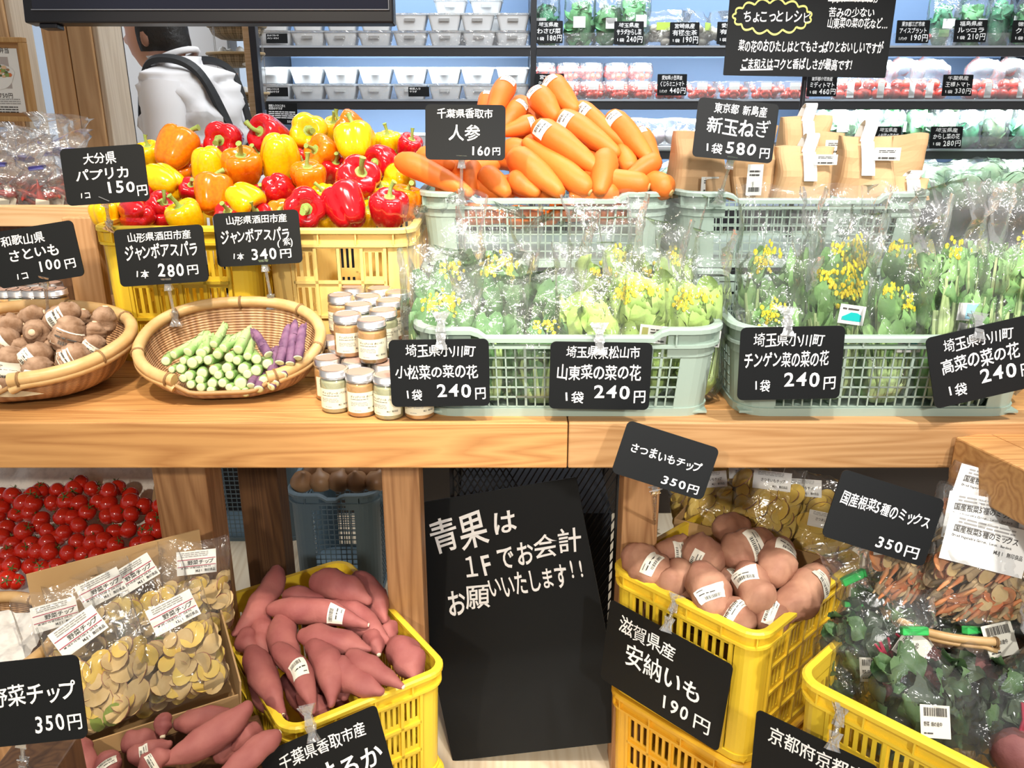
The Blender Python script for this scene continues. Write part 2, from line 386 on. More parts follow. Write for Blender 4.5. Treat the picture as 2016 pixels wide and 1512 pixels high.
# beam of the neighbouring table at the end of the display
p = W(1884, 862, 1.285); q = WZ(2060, 945, p.z)
tb = thing('side_table', 'corner of a second cedar table jutting out beside the root vegetable mix bags', 'table', (p.x, 1.29, p.z))
b = MB(); d = (Vector((q.x, q.y, 0))-Vector((p.x, 1.29, 0))).normalized(); nn = Vector((d.y*-1, d.x, 0))
ang = math.atan2(d.y, d.x); mt = Matrix.Rotation(ang, 4, 'Z')
b.rbox(0, .75, 0, .065, -.085, 0, .003, 0, mt); b.build('front_beam', cedar, tb)
b = MB(); b.rbox(.0, .75, .066, .36, -.03, 0, .003, 0, mt); b.build('tabletop', cedar, tb)
b = MB(); b.rbox(.62, .70, .0, .08, -p.z, -.086, .003, 0, mt); b.build('leg', cedarz, tb)
# big post behind the peppers, second post with a framed poster
def post(u0, u1, vtop, Y, label, dpt, split=True, us=None):
    a, c = W(u0, 200, Y), W(u1, 200, Y); w = c.x-a.x
    r = thing('wooden_post', label, 'post', (a.x, Y, 0))
    if split:
        b = MB(); b.rbox(0, w*.52-.001, 0, dpt, 0, 3.0, .003); b.build('plank', pine, r)
        b = MB(); b.rbox(w*.52+.001, w, 0, dpt, 0, 3.0, .003); b.build('plank', wood('pine_knotty', (.58, .36, .18), (.44, .25, .11), 'Z', .8), r)
    b = MB(); b.rbox(w+.0005, w+.016, .01, dpt, 0, 3.0, .002); b.build('side_board', pineside, r)
    for kx, kz, ks in ((w*.8, H-.09, .008), (w*.66, H-.12, .004), (w*.3, H-.1, .004)):
        pass
    return r
post(103, 198, 40, 2.45, 'thick pale wooden post of two planks behind the paprika sign', .16)
post(-70, 38, 40, 2.75, 'wooden post with the framed lunch poster hung on it', .12)

b = MB(); q = W(462, 232, 6.99); write(b, 'MUJI', q.x-.28, q.x+.09, q.z+.03, .14, lambda x, y: (x, 6.996, y), 0, 0, .02); write(b, '無印良品', q.x-.28, q.x+.09, q.z-.09, .08, lambda x, y: (x, 6.996, y), 0, 0, .02)
b.build('wall_lettering', mat('wall_letter_grey', (.30, .36, .46), .7), wb_)
# ------------------------------------------------------------------ hanging monitor
a, c = W(48, 45, 2.1), W(775, 45, 2.1)
tv = thing('monitor', 'black flat screen monitor hanging above the wooden post and the salad shelf', 'monitor', (a.x, 2.1, a.z), (R(-7), 0, 0))
w = c.x-a.x; hh = .52
blk = mat('black_plastic', (.012, .012, .016), .35); scr = mat('screen_glass', (.012, .014, .03), .12, .6)
b = MB(); b.rbox(0, w, .0, .045, 0, hh, .004); b.build('casing', blk, tv)
b = MB(); b.box(.022, w-.012, -.0015, -.0003, .030, hh-.015); b.build('screen', scr, tv)
b = MB(); 
for x0, x1, z0, z1 in ((.020, w-.010, .0265, .0285), (w-.0105, w-.009, .0265, hh-.013)): b.box(x0, x1, -.004, 0, z0, z1)
b.build('trim_line', mat('monitor_trim', (.25, .27, .32), .3), tv)
b = MB(); b.rbox(.03, .07, .005, .04, -.010, .0, .002); b.build('foot', blk, tv)
b = MB(); b.tube([(w/2, .06, hh*.5), (w/2, .10, hh*.5), (w/2, .10, 1.5)], .02, 10); b.build('ceiling_mount', blk, tv)
# ------------------------------------------------------------------ framed poster on second post
P0, N0 = W(0, 150, 2.62), Vector((0, -1, 0))
M, w, h = rect_fit([(-120, 72), (47, 73), (74, 240), (-93, 236)], P0, N0)
fr = thing('framed_poster', 'framed lunch menu poster with a photo of a rice bowl on the wooden post', 'poster'); fr.matrix_world = M
fm = wood('frame_wood', (.60, .36, .14), (.46, .25, .08), 'Z', 2)
b = MB(); t = .014
for x0, x1, z0, z1 in ((-w/2, w/2, h/2-t, h/2), (-w/2, w/2, -h/2, -h/2+t), (-w/2, -w/2+t, -h/2+t, h/2-t), (w/2-t, w/2, -h/2+t, h/2-t)): b.rbox(x0, x1, -.014, .012, z0, z1, .002)
b.build('frame', fm, fr)
b = MB(); b.box(-w/2+t, w/2-t, 0, .006, -h/2+t, h/2-t); b.build('mount_board', mat('mount_board', (.42, .22, .08), .6), fr)
b = MB(); b.box(-w/2+t*2, w/2-t*1.9, -.0012, -.0004, -h/2+t*1.7, h/2-t*2.1); b.build('sheet', K['white'], fr)
b = MB(); b.box(-w*.25, w*.27, -.0020, -.0014, -.06*h/.32*.55, h*.27); b.build('photo', mat('photo_grey', (.45, .40, .38), .6), fr)
b = MB(); rng = random.Random(4)
cx, cz = w*.12, h*.08
b.add([(cx+.05*math.cos(q*PI/12)*(1 if q < 12 else .92), -.0024, cz+(-.0 if 0 else 0)+.045*math.sin(q*PI/12)*(.55 if q < 12 else 1)) for q in range(24)], [tuple(range(24))], 0, False)
o = b.build('pictured_bowl', K['white'], fr)
fc = [mat('photo_food', k_, .6) for k_ in ((.70, .18, .05), (.35, .2, .1), (.25, .35, .1), (.75, .5, .3), (.1, .15, .05))]
b = MB()
for i in range(40):
    q, rr = rng.uniform(0, 2*PI), rng.uniform(0, 1)**.5; X, Z = cx+.043*rr*math.cos(q), cz+.004+.022*rr*math.sin(q); s = rng.uniform(.004, .009)
    b.add([(X+s*math.cos(k*PI/3), -.0028-.00003*i, Z+s*.7*math.sin(k*PI/3)) for k in range(6)], [tuple(range(6))], i % 5, False)
b.build('pictured_food', fc, fr)
b = MB(); put = lambda x, y: ((x-.5)*w, -.002, (y-.5)*h)
write(b, 'り弁当', .62, .80, .845, .017, lambda x, y: ((x-.5)*w, -.002, (y-.5)*h) if 0 else ((x-.5)*w, -.002, h*(.845-.5)+(y-.845)), 0, 0)
write(b, '750円', .60, .76, .31, .016, lambda x, y: ((x-.5)*w, -.002, h*(.31-.5)+(y-.31)), 0, 0)
bars(b, .5, .84, .26, 3, lambda x, y: ((x-.5)*w, -.002, (y-.5)*h), .026, 1)
bars(b, .5, .80, .165, 3, lambda x, y: ((x-.5)*w, -.002, (y-.5)*h), .03, 0)
b.build('print', [K['ink'], K['inkgrey']], fr)
# ------------------------------------------------------------------ refrigerated shelves along the back
FY = 3.8
steel = mat('shelf_steel', (.035, .036, .04), .4); edge = mat('shelf_edge', (.42, .45, .50), .35, .5); linerm = mat('case_liner', (.13, .20, .33), .5)
x0, xd, x1 = W(505, 150, FY).x, W(1050, 150, FY).x, W(2120, 150, FY).x
zt = H+.62
cas = thing('refrigerated_case', 'long open refrigerated display case with three lit shelves along the back', 'refrigerated case', (0, FY, 0))
b = MB(); b.box(x0, x1, .62, .66, 0, zt+.2); b.build('back_panel', linerm, cas)
b = MB(); b.box(x0-.03, x0-.002, 0, .66, 0, zt+.2); b.box(x1+.002, x1+.03, 0, .66, 0, zt+.2); b.build('end_panel', steel, cas)
b = MB(); b.box(xd-.012, xd+.012, .0, .62, 0, zt+.2); b.build('divider', steel, cas)
b = MB(); b.box(x0-.03, x1+.03, -.02, .66, zt+.2, zt+.3); b.build('canopy', steel, cas)
SH = []
for v in (93, 198, 296):
    z = W(1000, v, FY).z; SH.append(z)
    for xa, xb in ((x0, xd-.013), (xd+.013, x1)):
        if v == 296 and xb < 0.3: pass
        s_ = MB(); s_.box(xa, xb, .0, .60, z-.012, z); sh = s_.build('shelf', steel, cas)
        s_ = MB(); s_.box(xa, xb, -.012, -.0005, z-.036, z+.002); s_.build('front_strip', steel, sh)
        s_ = MB(); s_.box(xa, xb, -.016, -.0125, z-.002, z+.006); s_.build('edge_trim', edge, sh)
zb4 = W(1900, 420, FY-.3).z
b = MB(); b.box(x0, x1, -.32, .60, zb4-.25, zb4-.01); b.build('lower_deck', steel, cas)
b = MB(); b.box(x0, x1, -.34, -.321, 0, zb4+.02); b.build('kick_panel', steel, cas)
# LED strips under each shelf and the canopy (they light the goods)
for i, z in enumerate([zt+.2]+SH):
    for xa, xb in ((x0+.03, xd-.03), (xd+.03, x1-.05)):
        s_ = MB(); k = int((xb-xa)/.11)
        for j in range(k):
            xx = xa+(xb-xa)*(j+.2)/k
            s_.box(xx, xx+(xb-xa)*.62/k, .10, .118, z-.024 if i else z-.014, z-.0135 if i else z-.002)
        tag(s_.build('light_strip', K['lamp'], cas), 'lit white lamp strip')
        l = lamp('shelf_lamp', 'AREA', ((xa+xb)/2, FY+.04, z-.05), ((xa+xb)/2, FY+.26, z-.34), 14 if xb-xa < 1.3 else 23, (.80, .92, 1), .1)
        l.data.shape = 'RECTANGLE'; l.data.size = xb-xa; l.data.size_y = .05; l.data.spread = R(150)
# clear guards along shelf fronts
for i, z in enumerate(SH[:3]):
    for xa, xb, nm in ((x0+.01, xd-.02, 'salad'), (xd+.02, x1, 'vegetable')):
        s_ = MB(); s_.box(xa, xb, .012, .016, z+.001, z+.056); s_.build('guard', K['guard'], cas)
# food boxes
trayw = mat('tray_milky', (.90, .91, .92), .3, .5); lidm = film('tray_lid', .60, (1, 1, 1), .15, .30, .4); foodm = mat('salad_fill', (.45, .35, .25), .6, .4, (.35, .45, .2), 30)
def tray(label):
    r = thing('food_box', label, 'food box', group='white salad boxes on the cold shelves')
    b = MB(); V = []; o1 = rr_outline(.108, .09, .012, 3); o2 = rr_outline(.138, .118, .014, 3); n = len(o1)
    V = [(x, y, 0) for x, y in o1]+[(x, y, .058) for x, y in o2]
    b.add(V, [(i, (i+1) % n, n+(i+1) % n, n+i) for i in range(n)], 0, True); b.add(V[:n], [tuple(range(n-1, -1, -1))], 0, False); b.build('tray', trayw, r)
    b = MB(); o3 = rr_outline(.147, .127, .014, 3); V = [(x, y, .0585) for x, y in o3]+[(x, y, .065) for x, y in o3]
    b.add(V, [(i, (i+1) % n, n+(i+1) % n, n+i) for i in range(n)], 0, True); b.add(V[n:], [tuple(range(n))], 0, False); b.build('lid', lidm, r)
    b = MB(); b.box(-.022, .022, -.0625, -.0585, .034, .045, 0); b.build('label', K['inkgrey'], r)
    return r
TP = Proto(tray('x'))
def rowtrays(us, v_base, z, word, layers):
    for k, u in enumerate(us):
        p = W(u, v_base, FY+.10)
        for l in range(layers):
            TP.put('milky white salad box, %s from the post, %s layer on the %s cold shelf' % (ordw(k), ('bottom', 'upper', 'third')[l], word), loc=(p.x+random.Random(k*7+l).uniform(-.004, .004), FY+.10, z+.001+l*.067), group='white salad boxes on the cold shelves')
US = [546, 612, 676, 742, 811, 878, 943, 1010]
rowtrays(US, 80, SH[0], 'top', 2); rowtrays(US, 185, SH[1], 'middle', 2); rowtrays([560, 626]+[690, 758, 826, 894, 962, 1020], 285, SH[2], 'lowest', 1)
for k, u in enumerate((888, 958)):
    p = W(u, 40, FY+.25); TP.put('milky white salad box stacked %s behind the top shelf row beside the divider' % ('near the monitor', 'alone')[k], loc=(p.x, FY+.27, SH[0]+.001+2*.067), group='white salad boxes on the cold shelves')
    TP.put('milky white salad box under the %s extra box behind the top shelf row' % ('first', 'second')[k], loc=(p.x, FY+.27, SH[0]+.001), group='white salad boxes on the cold shelves')
    TP.put('milky white salad box in the middle below the %s extra box of the top shelf' % ('first', 'second')[k], loc=(p.x, FY+.27, SH[0]+.068), group='white salad boxes on the cold shelves')
# small black signs on the cold shelves
FN = Vector((0, -1, .12))
def fsign(label, c, lines, hand=1.0, dy=-.02):
    return sign(label, c, Vector((0, FY+dy, H)), FN, lines, name='shelf_sign', group='small black signs on the cold shelves', r=.003, hand=hand, bold=.02, cat='shelf sign')
def q4(u0, v0, u1, v1, s=0): return [(u0+s, v0), (u1+s, v0), (u1, v1), (u0, v1)]
def F3(a, b_, pr, c='1袋', px0=.42): return [(a, .14, .84, .17, .2), (b_, .08, .92, .46, .24), (c, .08, .34, .80, .16), (pr, px0, .97, .76, .30)]
fsign('black shelf sign reading wasabi leaf 180 yen, beside the divider', q4(1051, 41, 1107, 85, 2), F3('埼玉県産', 'わさび菜', '180円'))
fsign('black shelf sign for salad mustard greens, 240 yen, on the top shelf', q4(1208, 42, 1266, 88, 2), F3('埼玉県産', 'サラダからし菜', '240円'))
fsign('black shelf sign for organic mushrooms, 190 yen, on the top shelf', q4(1317, 44, 1375, 89, 3), F3('宮崎県産', '有機生茶', '190円'))
fsign('black shelf sign half hidden by the recipe board', q4(1410, 43, 1466, 87, 3), F3('愛媛県産', '有機柑', '190円'))
fsign('black shelf sign for ice plant, 190 yen, on the top shelf', q4(1762, 40, 1827, 85, 5), F3('東京都三鷹市産', 'アイスプラント', '190円', '1パック'))
fsign('black shelf sign for rucola, 210 yen, on the top shelf', q4(1876, 39, 1940, 83, 5), F3('福島県産', 'ルッコラ', '210円'))
fsign('black shelf sign for watercress at the end of the top shelf', q4(1990, 40, 2056, 84, 5), F3('徳島県産', 'クレソン', '210円'))
fsign('black shelf sign behind the top carrots beside the tomato tubs', q4(1053, 145, 1110, 187, 1), F3('宮城県産', 'ミニトマト', '430円'))
fsign('black shelf sign for whale mini tomatoes, 440 yen', q4(1293, 146, 1351, 188, 2), F3('愛知県小笠原産', 'くじらミニトマト', '440円', '1パック'))
fsign('black shelf sign for midi tomatoes, 460 yen, below the recipe board', q4(1586, 148, 1645, 190, 5), F3('東京都小笠原産', 'ミディトマト', '460円'))
fsign('black shelf sign for king tomatoes, 330 yen', q4(1853, 147, 1912, 189, 5), F3('千葉県産', '王様トマト', '330円'))
fsign('black shelf sign half hidden by the paper bags, among bagged greens', q4(1722, 249, 1772, 290, 2), F3('埼玉県産', '小松菜の菜の花', '240円'))
fsign('black shelf sign for mustard flower shoots, 280 yen, on the lowest shelf', q4(1829, 249, 1892, 292, 4), F3('埼玉県産', 'からし菜の花', '280円'))
def small(L, put):
    bars(L, .08, .9, .62, 4, put, .09, 0)
sign('small grey product card on the top salad shelf', [(524, 66), (566, 66), (566, 85), (524, 85)], Vector((0, FY-.02, H)), FN, [('カットフルーツ', .05, .6, .2, .2), ('パイン・キウイ', .05, .6, .5, .2)], name='shelf_sign', r=.001, cat='shelf sign', hand=0)
sign('small grey product card on the middle salad shelf', [(524, 172), (567, 172), (567, 190), (524, 190)], Vector((0, FY-.02, H)), FN, [('雑穀入りひじき', .05, .6, .2, .22), ('根菜のサラダ', .05, .6, .5, .22)], name='shelf_sign', r=.001, cat='shelf sign', hand=0)
sign('small grey product card near the carrots on the middle salad shelf', [(804, 171), (845, 171), (845, 190), (804, 190)], Vector((0, FY-.02, H)), FN, [('根菜入り', .05, .6, .2, .22), ('サラダ', .05, .4, .5, .22)], name='shelf_sign', r=.001, cat='shelf sign', hand=0)
sign('larger black product card hanging from the middle salad shelf by the post', [(523, 202), (584, 203), (587, 246), (527, 244)], Vector((0, FY-.03, H)), FN, [('雑穀入りひじきと', .07, .62, .14, .12), ('根菜のサラダ', .07, .52, .27, .12), ('550円', .66, .95, .86, .13)], name='shelf_sign', r=.001, cat='shelf sign', hand=0, extra=lambda L, put: bars(L, .07, .93, .56, 4, put, .09))
# ------------------------------------------------------------------ bags of produce on the cold shelves
grn = [mat('greens_dark', (.045, .22, .11), .55, .4, (.10, .36, .18), 25), mat('greens_mid', (.10, .36, .14), .55, .4, (.22, .52, .22), 25), mat('greens_pale', (.30, .55, .30), .55, .4, (.55, .72, .45), 20), mat('mush', (.72, .68, .60), .6, .3, (.55, .48, .38), 20), mat('bulb_white', (.80, .76, .76), .5, .4, (.62, .50, .55), 12), mat('dark_greens', (.05, .12, .06), .55, .4, (.14, .2, .08), 40)]
redt = mat('tomato_red', (.58, .03, .025), .22, .5, (.66, .06, .03), 8)
def leafclump(seed, w, d, h, nleaf, ls):
    rg = random.Random(seed); m = MB()
    m.grid(lambda a, q: Vector(((w*.40*math.sin(PI*a)+.0)*math.cos(2*PI*q), d*.36*math.sin(PI*a)*math.sin(2*PI*q), h*.45*(1-math.cos(PI*a))))*(1+.12*nz(a*5+seed, q*6)), 8, 10, 0, True, True)
    for i in range(nleaf):
        q = rg.uniform(0, 2*PI); a = rg.uniform(.12, 1); c = Vector((w*.42*math.cos(q)*math.sin(PI*a*.9+.1), d*.38*math.sin(q)*math.sin(PI*a*.9+.1), h*a*.9))
        ax = Vector((rg.uniform(-1, 1), rg.uniform(-1, .4), rg.uniform(-.2, 1))).normalized(); sd = ax.orthogonal().normalized(); n3 = ax.cross(sd); l = ls*rg.uniform(.6, 1.2)
        m.grid(lambda s, t_: c+ax*l*(s-.5)+sd*l*.5*(t_-.5)*2*math.sin(PI*(s*.85+.1))+n3*l*.25*(math.cos(3*s+2*t_+i)), 4, 4, 0)
    return m
def filmbag(seed, w, d, h, top=.25, amp=.006, nu=16, nv=22, flare=1.0):
    """closed film pouch: full at the bottom, pressed flat and crinkled towards the top"""
    m = MB()
    def fn(a, q):
        th = 2*PI*q; f = 1 if a < 1-top else 1-(a-(1-top))/top
        dd = d*.5*(.12+.88*max(f, 0)**.7)*min(1, .55+a*4); ww = w*.5*(1 if a < .8 else 1+(flare-1)*(a-.8)/.2)*min(1, .8+a*3)
        x = ww*math.copysign(abs(math.cos(th))**.8, math.cos(th)); y = dd*math.copysign(abs(math.sin(th))**.8, math.sin(th))
        c = amp*(.6+1.4*a)*(1-2*abs(nz(x*28+seed, a*h*22, y*9)))+amp*.5*nz(x*60, a*h*60, seed)
        return Vector((x*(1+.05*nz(a*4, seed)), y+c*(1 if math.sin(th) > 0 else -1)+amp*3*a*nz(x*9+seed*3, a*3), a*h+.02*a*a*nz(x*12, seed)))
    m.grid(fn, nu, nv, 0, True, True); return m
def cold_bag(kind, seed, w, d, h, ls, name='bagged_greens'):
    r = thing(name, 'x', 'bag of vegetables')
    leafclump(seed, w, d, h*.86, 36, ls).build('leaves', grn[kind], r)
    filmbag(seed, w, d*.95, h, .3).build('bag', K['film2'], r)
    b = MB(); b.box(-.024, .024, -d*.5-.006, -d*.5-.004, h*.35, h*.55); b.build('label', K['white'], r); return r
GB = [Proto(cold_bag(k, i*5+1, .125, .10, .21, .05)) for i, k in enumerate((0, 1, 1, 2, 5, 0))]
def cold(pi, label, u, vb, z, sc=1, rz=0, y=FY+.12, group='bagged greens on the cold shelves'):
    p = W(u, vb, y); return GB[pi].put(label, loc=(p.x, y, z+.001), rot=(0, 0, R(rz)), scale=sc, group=group)
for k, (u, pi, s_) in enumerate(((1072, 0, 1.0), (1140, 1, 1.05), (1195, 2, 1.0), (1245, 1, 1.1))):
    cold(pi, 'clear bag of green herbs, %s from the divider on the top cold shelf' % ordw(k), u, 88, SH[0], s_, k*15-20)
for k, (u, pi, s_) in enumerate(((1850, 0, 1.05), (1905, 1, 1.05), (1960, 0, 1.15), (2012, 1, 1.1))):
    cold(pi, 'bag of rocket leaves, %s from the recipe board on the top cold shelf' % ordw(k), u, 85, SH[0], s_, k*25, FY+.25)
for k, (u, pi, s_) in enumerate(((1612, 1, .95), (1650, 3, 1.0), (1700, 1, 1.0), (1750, 2, 1.0), (1800, 2, 1.0), (1850, 3, .95), (1898, 0, .95), (1950, 4, 1.0), (2005, 5, 1.0))):
    cold(pi, 'clear bag of greens, %s from the recipe board on the lowest cold shelf' % ordw(k), u, 290, SH[2], s_*.98, k*31-40, FY+.10)
def mushbag(seed):
    r = thing('mushroom_bag', 'x', 'bag of vegetables'); m = MB(); rg = random.Random(seed)
    for i in range(26): m.ball((rg.uniform(-.07, .07), rg.uniform(-.04, .04), .02+rg.uniform(0, .06)), rg.uniform(.016, .026), 5, 8, 0, (1, 1, .8))
    m.build('mushrooms', grn[3], r); filmbag(seed, .19, .12, .15, .4, .009).build('bag', K['film2'], r)
    b = MB(); b.box(-.03, .03, -.067, -.065, .07, .10); tag(b.build('label', mat('label_lime', (.55, .72, .12), .5), r), 'lime green label'); return r
MP = Proto(mushbag(3))
for k, u in enumerate((1300, 1362, 1425)):
    MP.put('clear bag of mushrooms, %s from the herb bags on the top cold shelf' % ordw(k), loc=(W(u, 88, FY+.15).x, FY+.15, SH[0]+.001), rot=(0, 0, k), group='bags of mushrooms on the top cold shelf')
def clam(seed, nt, w=.115, d=.10, h=.075):
    r = thing('tomato_tub', 'x', 'tomato tub'); rg = random.Random(seed); m = MB()
    for i in range(nt): m.ball((rg.uniform(-w*.36, w*.36), rg.uniform(-d*.36, d*.36), .014+rg.uniform(0, h*.55)), .0135, 5, 8)
    m.build('tomatoes', redt, r); b = MB(); o1 = rr_outline(w*.86, d*.86, .014, 3); o2 = rr_outline(w, d, .016, 3); n = len(o1)
    V = [(x, y, 0) for x, y in o1]+[(x, y, h*.55) for x, y in o2]+[(x*.98, y*.98, h*.56) for x, y in o2]+[(x, y, h) for x, y in o1]
    for k in range(3): b.add(V, [(k*n+i, k*n+(i+1) % n, (k+1)*n+(i+1) % n, (k+1)*n+i) for i in range(n)], 0, True)
    b.add(V, [tuple(range(3*n, 4*n)), tuple(range(n-1, -1, -1))], 0, False); b.build('tub', K['film2'], r)
    b = MB(); b.box(-.024, .024, -d*.43, d*.1, h+.0006, h+.0012); b.box(-.022, .022, -d*.49-.001, -d*.49, h*.56, h*.95); b.build('label', K['white'], r); return r
CP = Proto(clam(5, 18))
for k, u in enumerate((1118, 1166, 1215, 1262)):
    CP.put('clear tub of red tomatoes, front row, %s from the divider' % ordw(k), loc=(W(u, 185, FY+.08).x, FY+.08, SH[1]+.001), group='tomato tubs on the middle cold shelf')
for k, u in enumerate((1070, 1118, 1162, 1212, 1258)):
    CP.put('tomato tub standing on the lower tub in the back row, %s from the divider' % ordw(k), loc=(W(u, 150, FY+.20).x, FY+.195, SH[1]+.077), group='tomato tubs on the middle cold shelf')
    CP.put('tomato tub at the bottom of the back row, %s from the divider' % ordw(k), loc=(W(u, 150, FY+.20).x, FY+.195, SH[1]+.001), group='tomato tubs on the middle cold shelf')
LP = Proto(clam(9, 30, .155, .12, .075))
for k, u in enumerate((1312, 1376, 1438, 1500, 1556)):
    LP.put('long clear punnet of red tomatoes, %s from the tub row, before the recipe board' % ordw(k), loc=(W(u, 185, FY+.09).x, FY+.09, SH[1]+.001), group='long punnets of tomatoes on the middle cold shelf')
IP = Proto(clam(1, 1)); 
ip = IP.root; ip.name = 'ice_plant_tub'; ip['category'] = 'vegetable tub'
ip.children[0].name = 'leaves'
for ch in ip.children:
    if ch.name.startswith('leaves'): ch.data.materials[0] = grn[2]
IP.put('clear tub of ice plant beside its sign on the top cold shelf', loc=(W(1845, 84, FY+.06).x, FY+.06, SH[0]+.001), scale=.95)
def tombag(seed):
    r = thing('tomato_bag', 'x', 'bag of tomatoes'); rg = random.Random(seed); m = MB()
    for i, (x, y, z) in enumerate(((-.045, -.01, .024), (.005, -.02, .024), (.05, 0, .025), (-.02, .03, .025), (.03, .03, .026), (-.03, 0, .062), (.02, 0, .064))): m.ball((x, y, z), .026, 7, 10, 0, (1, 1, .88))
    m.build('tomatoes', redt, r); filmbag(seed, .155, .11, .165, .55, .010, flare=.5).build('bag', K['film2'], r)
    b = MB(); b.box(-.014, .014, -.060, -.058, .01, .07); b.build('label', K['white'], r); return r
TB = Proto(tombag(8))
for k, u in enumerate((1672, 1722, 1775, 1825, 1930, 1985, 2040)):
    TB.put('clear bag of big red tomatoes, %s from the recipe board on the middle cold shelf' % ordw(k), loc=(W(u, 185, FY+.09).x, FY+.09, SH[1]+.001), rot=(0, 0, (k % 3-1)*.3), group='bagged tomatoes on the middle cold shelf')
def bulbs(seed):
    r = thing('garlic_bag', 'x', 'bag of vegetables'); rg = random.Random(seed); m = MB()
    for x in (-.055, 0, .055): m.ball((x, 0, .034), .032, 8, 12, 0, (1, 1, 1.05)); m.tube([(x, 0, .062), (x+.008, 0, .082)], [.009, .003], 6)
    m.ball((.02, -.03, .026), .027, 8, 12)
    m.build('bulbs', grn[4], r); filmbag(seed, .185, .11, .11, .5, .006).build('net', K['film2'], r); return r
BP = Proto(bulbs(2))
for k, u in enumerate((1270, 1348, 1420, 1190)):
    BP.put('clear bag of whitish garlic bulbs, %s on the lowest shelf behind the carrots' % ordw(k), loc=(W(u, 270, FY+.06).x, FY+.06, SH[2]+.02), group='bags of garlic bulbs')
b = MB(); xa, xb = W(1180, 285, FY).x, W(1440, 285, FY).x; b.rbox(xa, xb, FY-.02, FY+.2, SH[2]+.0005, SH[2]+.018, .004); tag(b.build('shallow_tray', mat('tray_grey', (.5, .5, .52), .5)), 'shallow grey tray under the garlic bags', 'tray')
def cabbage(seed):
    r = thing('bagged_cabbage', 'x', 'bagged cabbage'); m = MB(); rg = random.Random(seed)
    m.ball((0, 0, .085), .082, 12, 16, 0, (1.05, 1, 1))
    for i in range(16):
        q, e = rg.uniform(0, 2*PI), rg.uniform(.1, 1.1); d = Vector((math.cos(q)*math.cos(e), math.sin(q)*math.cos(e), math.sin(e))); s_ = d.orthogonal().normalized(); t_ = d.cross(s_)
        m.grid(lambda a, c: Vector((0, 0, .085))+(d+(s_*(a-.5)+t_*(c-.5))*1.3).normalized()*(.087+.012*abs(a-.5)+.004*nz(a*8+i, c*8)), 5, 5, 0)
    m.build('cabbage', grn[2], r); filmbag(seed, .185, .19, .19, .4, .008).build('bag', K['film2'], r); return r
CB = Proto(cabbage(4))
for k, (u, v, y, s_) in enumerate(((1845, 370, FY-.10, 1), (1935, 372, FY-.10, 1.1), (2022, 372, FY-.08, 1), (1890, 350, FY+.12, 1), (1985, 350, FY+.12, 1.05), (1800, 352, FY+.1, 1), (1330, 365, FY-.05, 1), (1895, 400, FY-.24, .9), (1990, 400, FY-.24, .95))):
    p = W(u, v, y); CB.put('film-wrapped pale green cabbage, %s in the bottom deck of the cold case' % ordw(k), loc=(p.x, y, zb4-.008), rot=(0, 0, k*1.3), scale=s_, group='wrapped cabbages in the bottom deck')
# thin upright posts at the case end
p = W(487, 100, 3.3); r = thing('wooden_post', 'slim pale post beside the black post at the end of the cold shelf', 'post', (p.x, 3.3, 0)); b = MB(); b.rbox(-.012, .02, 0, .04, 0, 3, .002); b.build('plank', pinex, r)
p = W(497, 100, 3.25); b = MB(); b.rbox(p.x-.008, p.x+.016, 3.25, 3.29, 0, 3, .002); tag(b.build('metal_post', blk), 'slim black metal post at the end of the cold shelf', 'post')
p = W(224, 50, 2.9); b = MB(); p2 = W(238, 150, 2.9); b.rbox(p2.x-.004, p2.x+.008, 2.9, 2.94, 0, 3, .002); tag(b.build('metal_post', blk), 'thin black upright rail just behind the thick wooden post', 'post')
# hanging colanders
bamd = weave('colander_weave', (.36, .26, .14), (.16, .11, .05), 40, 14)
def colander():
    r = thing('hanging_colander', 'x', 'bamboo colander'); b = MB()
    pr = [(.02, -.05), (.06, -.046), (.09, -.03), (.103, 0), (.099, .0), (.086, -.027), (.057, -.042), (.0, -.046)]
    n = 28; uv = []
    b.lathe(pr, n); uv = [(j/n, i/8) for i in range(8) for j in range(n)]
    b.build('bowl', bamd, r, uv)
    b = MB(); b.tube([(.103*math.cos(t_*PI/14), .103*math.sin(t_*PI/14), 0) for t_ in range(28)], .006, 6, closed=True); b.build('rim', bamd2, r)
    b = MB(); rg = random.Random(1)
    for i in range(26): b.ball((rg.uniform(-.06, .06), rg.uniform(-.06, .06), rg.uniform(-.03, .012)), .016, 4, 6)
    b.build('garlic_heads', K['white'], r)
    b = MB()
    for q in (0, 2.1, 4.2): b.tube([(.1*math.cos(q), .1*math.sin(q), 0), (.1*math.cos(q), .1*math.sin(q), 1.3)], .0012, 4)
    b.build('cord', K['inkgrey'], r); return r
bamd2 = mat('colander_rim', (.35, .24, .11), .5)
HP = Proto(colander())
for k, (u, v) in enumerate(((466, 52), (464, 106), (474, 184))):
    p = W(u, v, 3.45); HP.put('bamboo colander of white garlic hanging on cords, %s from the top' % ordw(k), loc=p, group='hanging bamboo colanders')
# ------------------------------------------------------------------ shopper walking past, seen from behind over the shoulder
pp = W(376, 150, 3.05)
per = thing('person', 'person in a white shirt with black shoulder straps walking past, head turned to the wall', 'person', (pp.x, 3.05, 0), (0, 0, R(-14)))
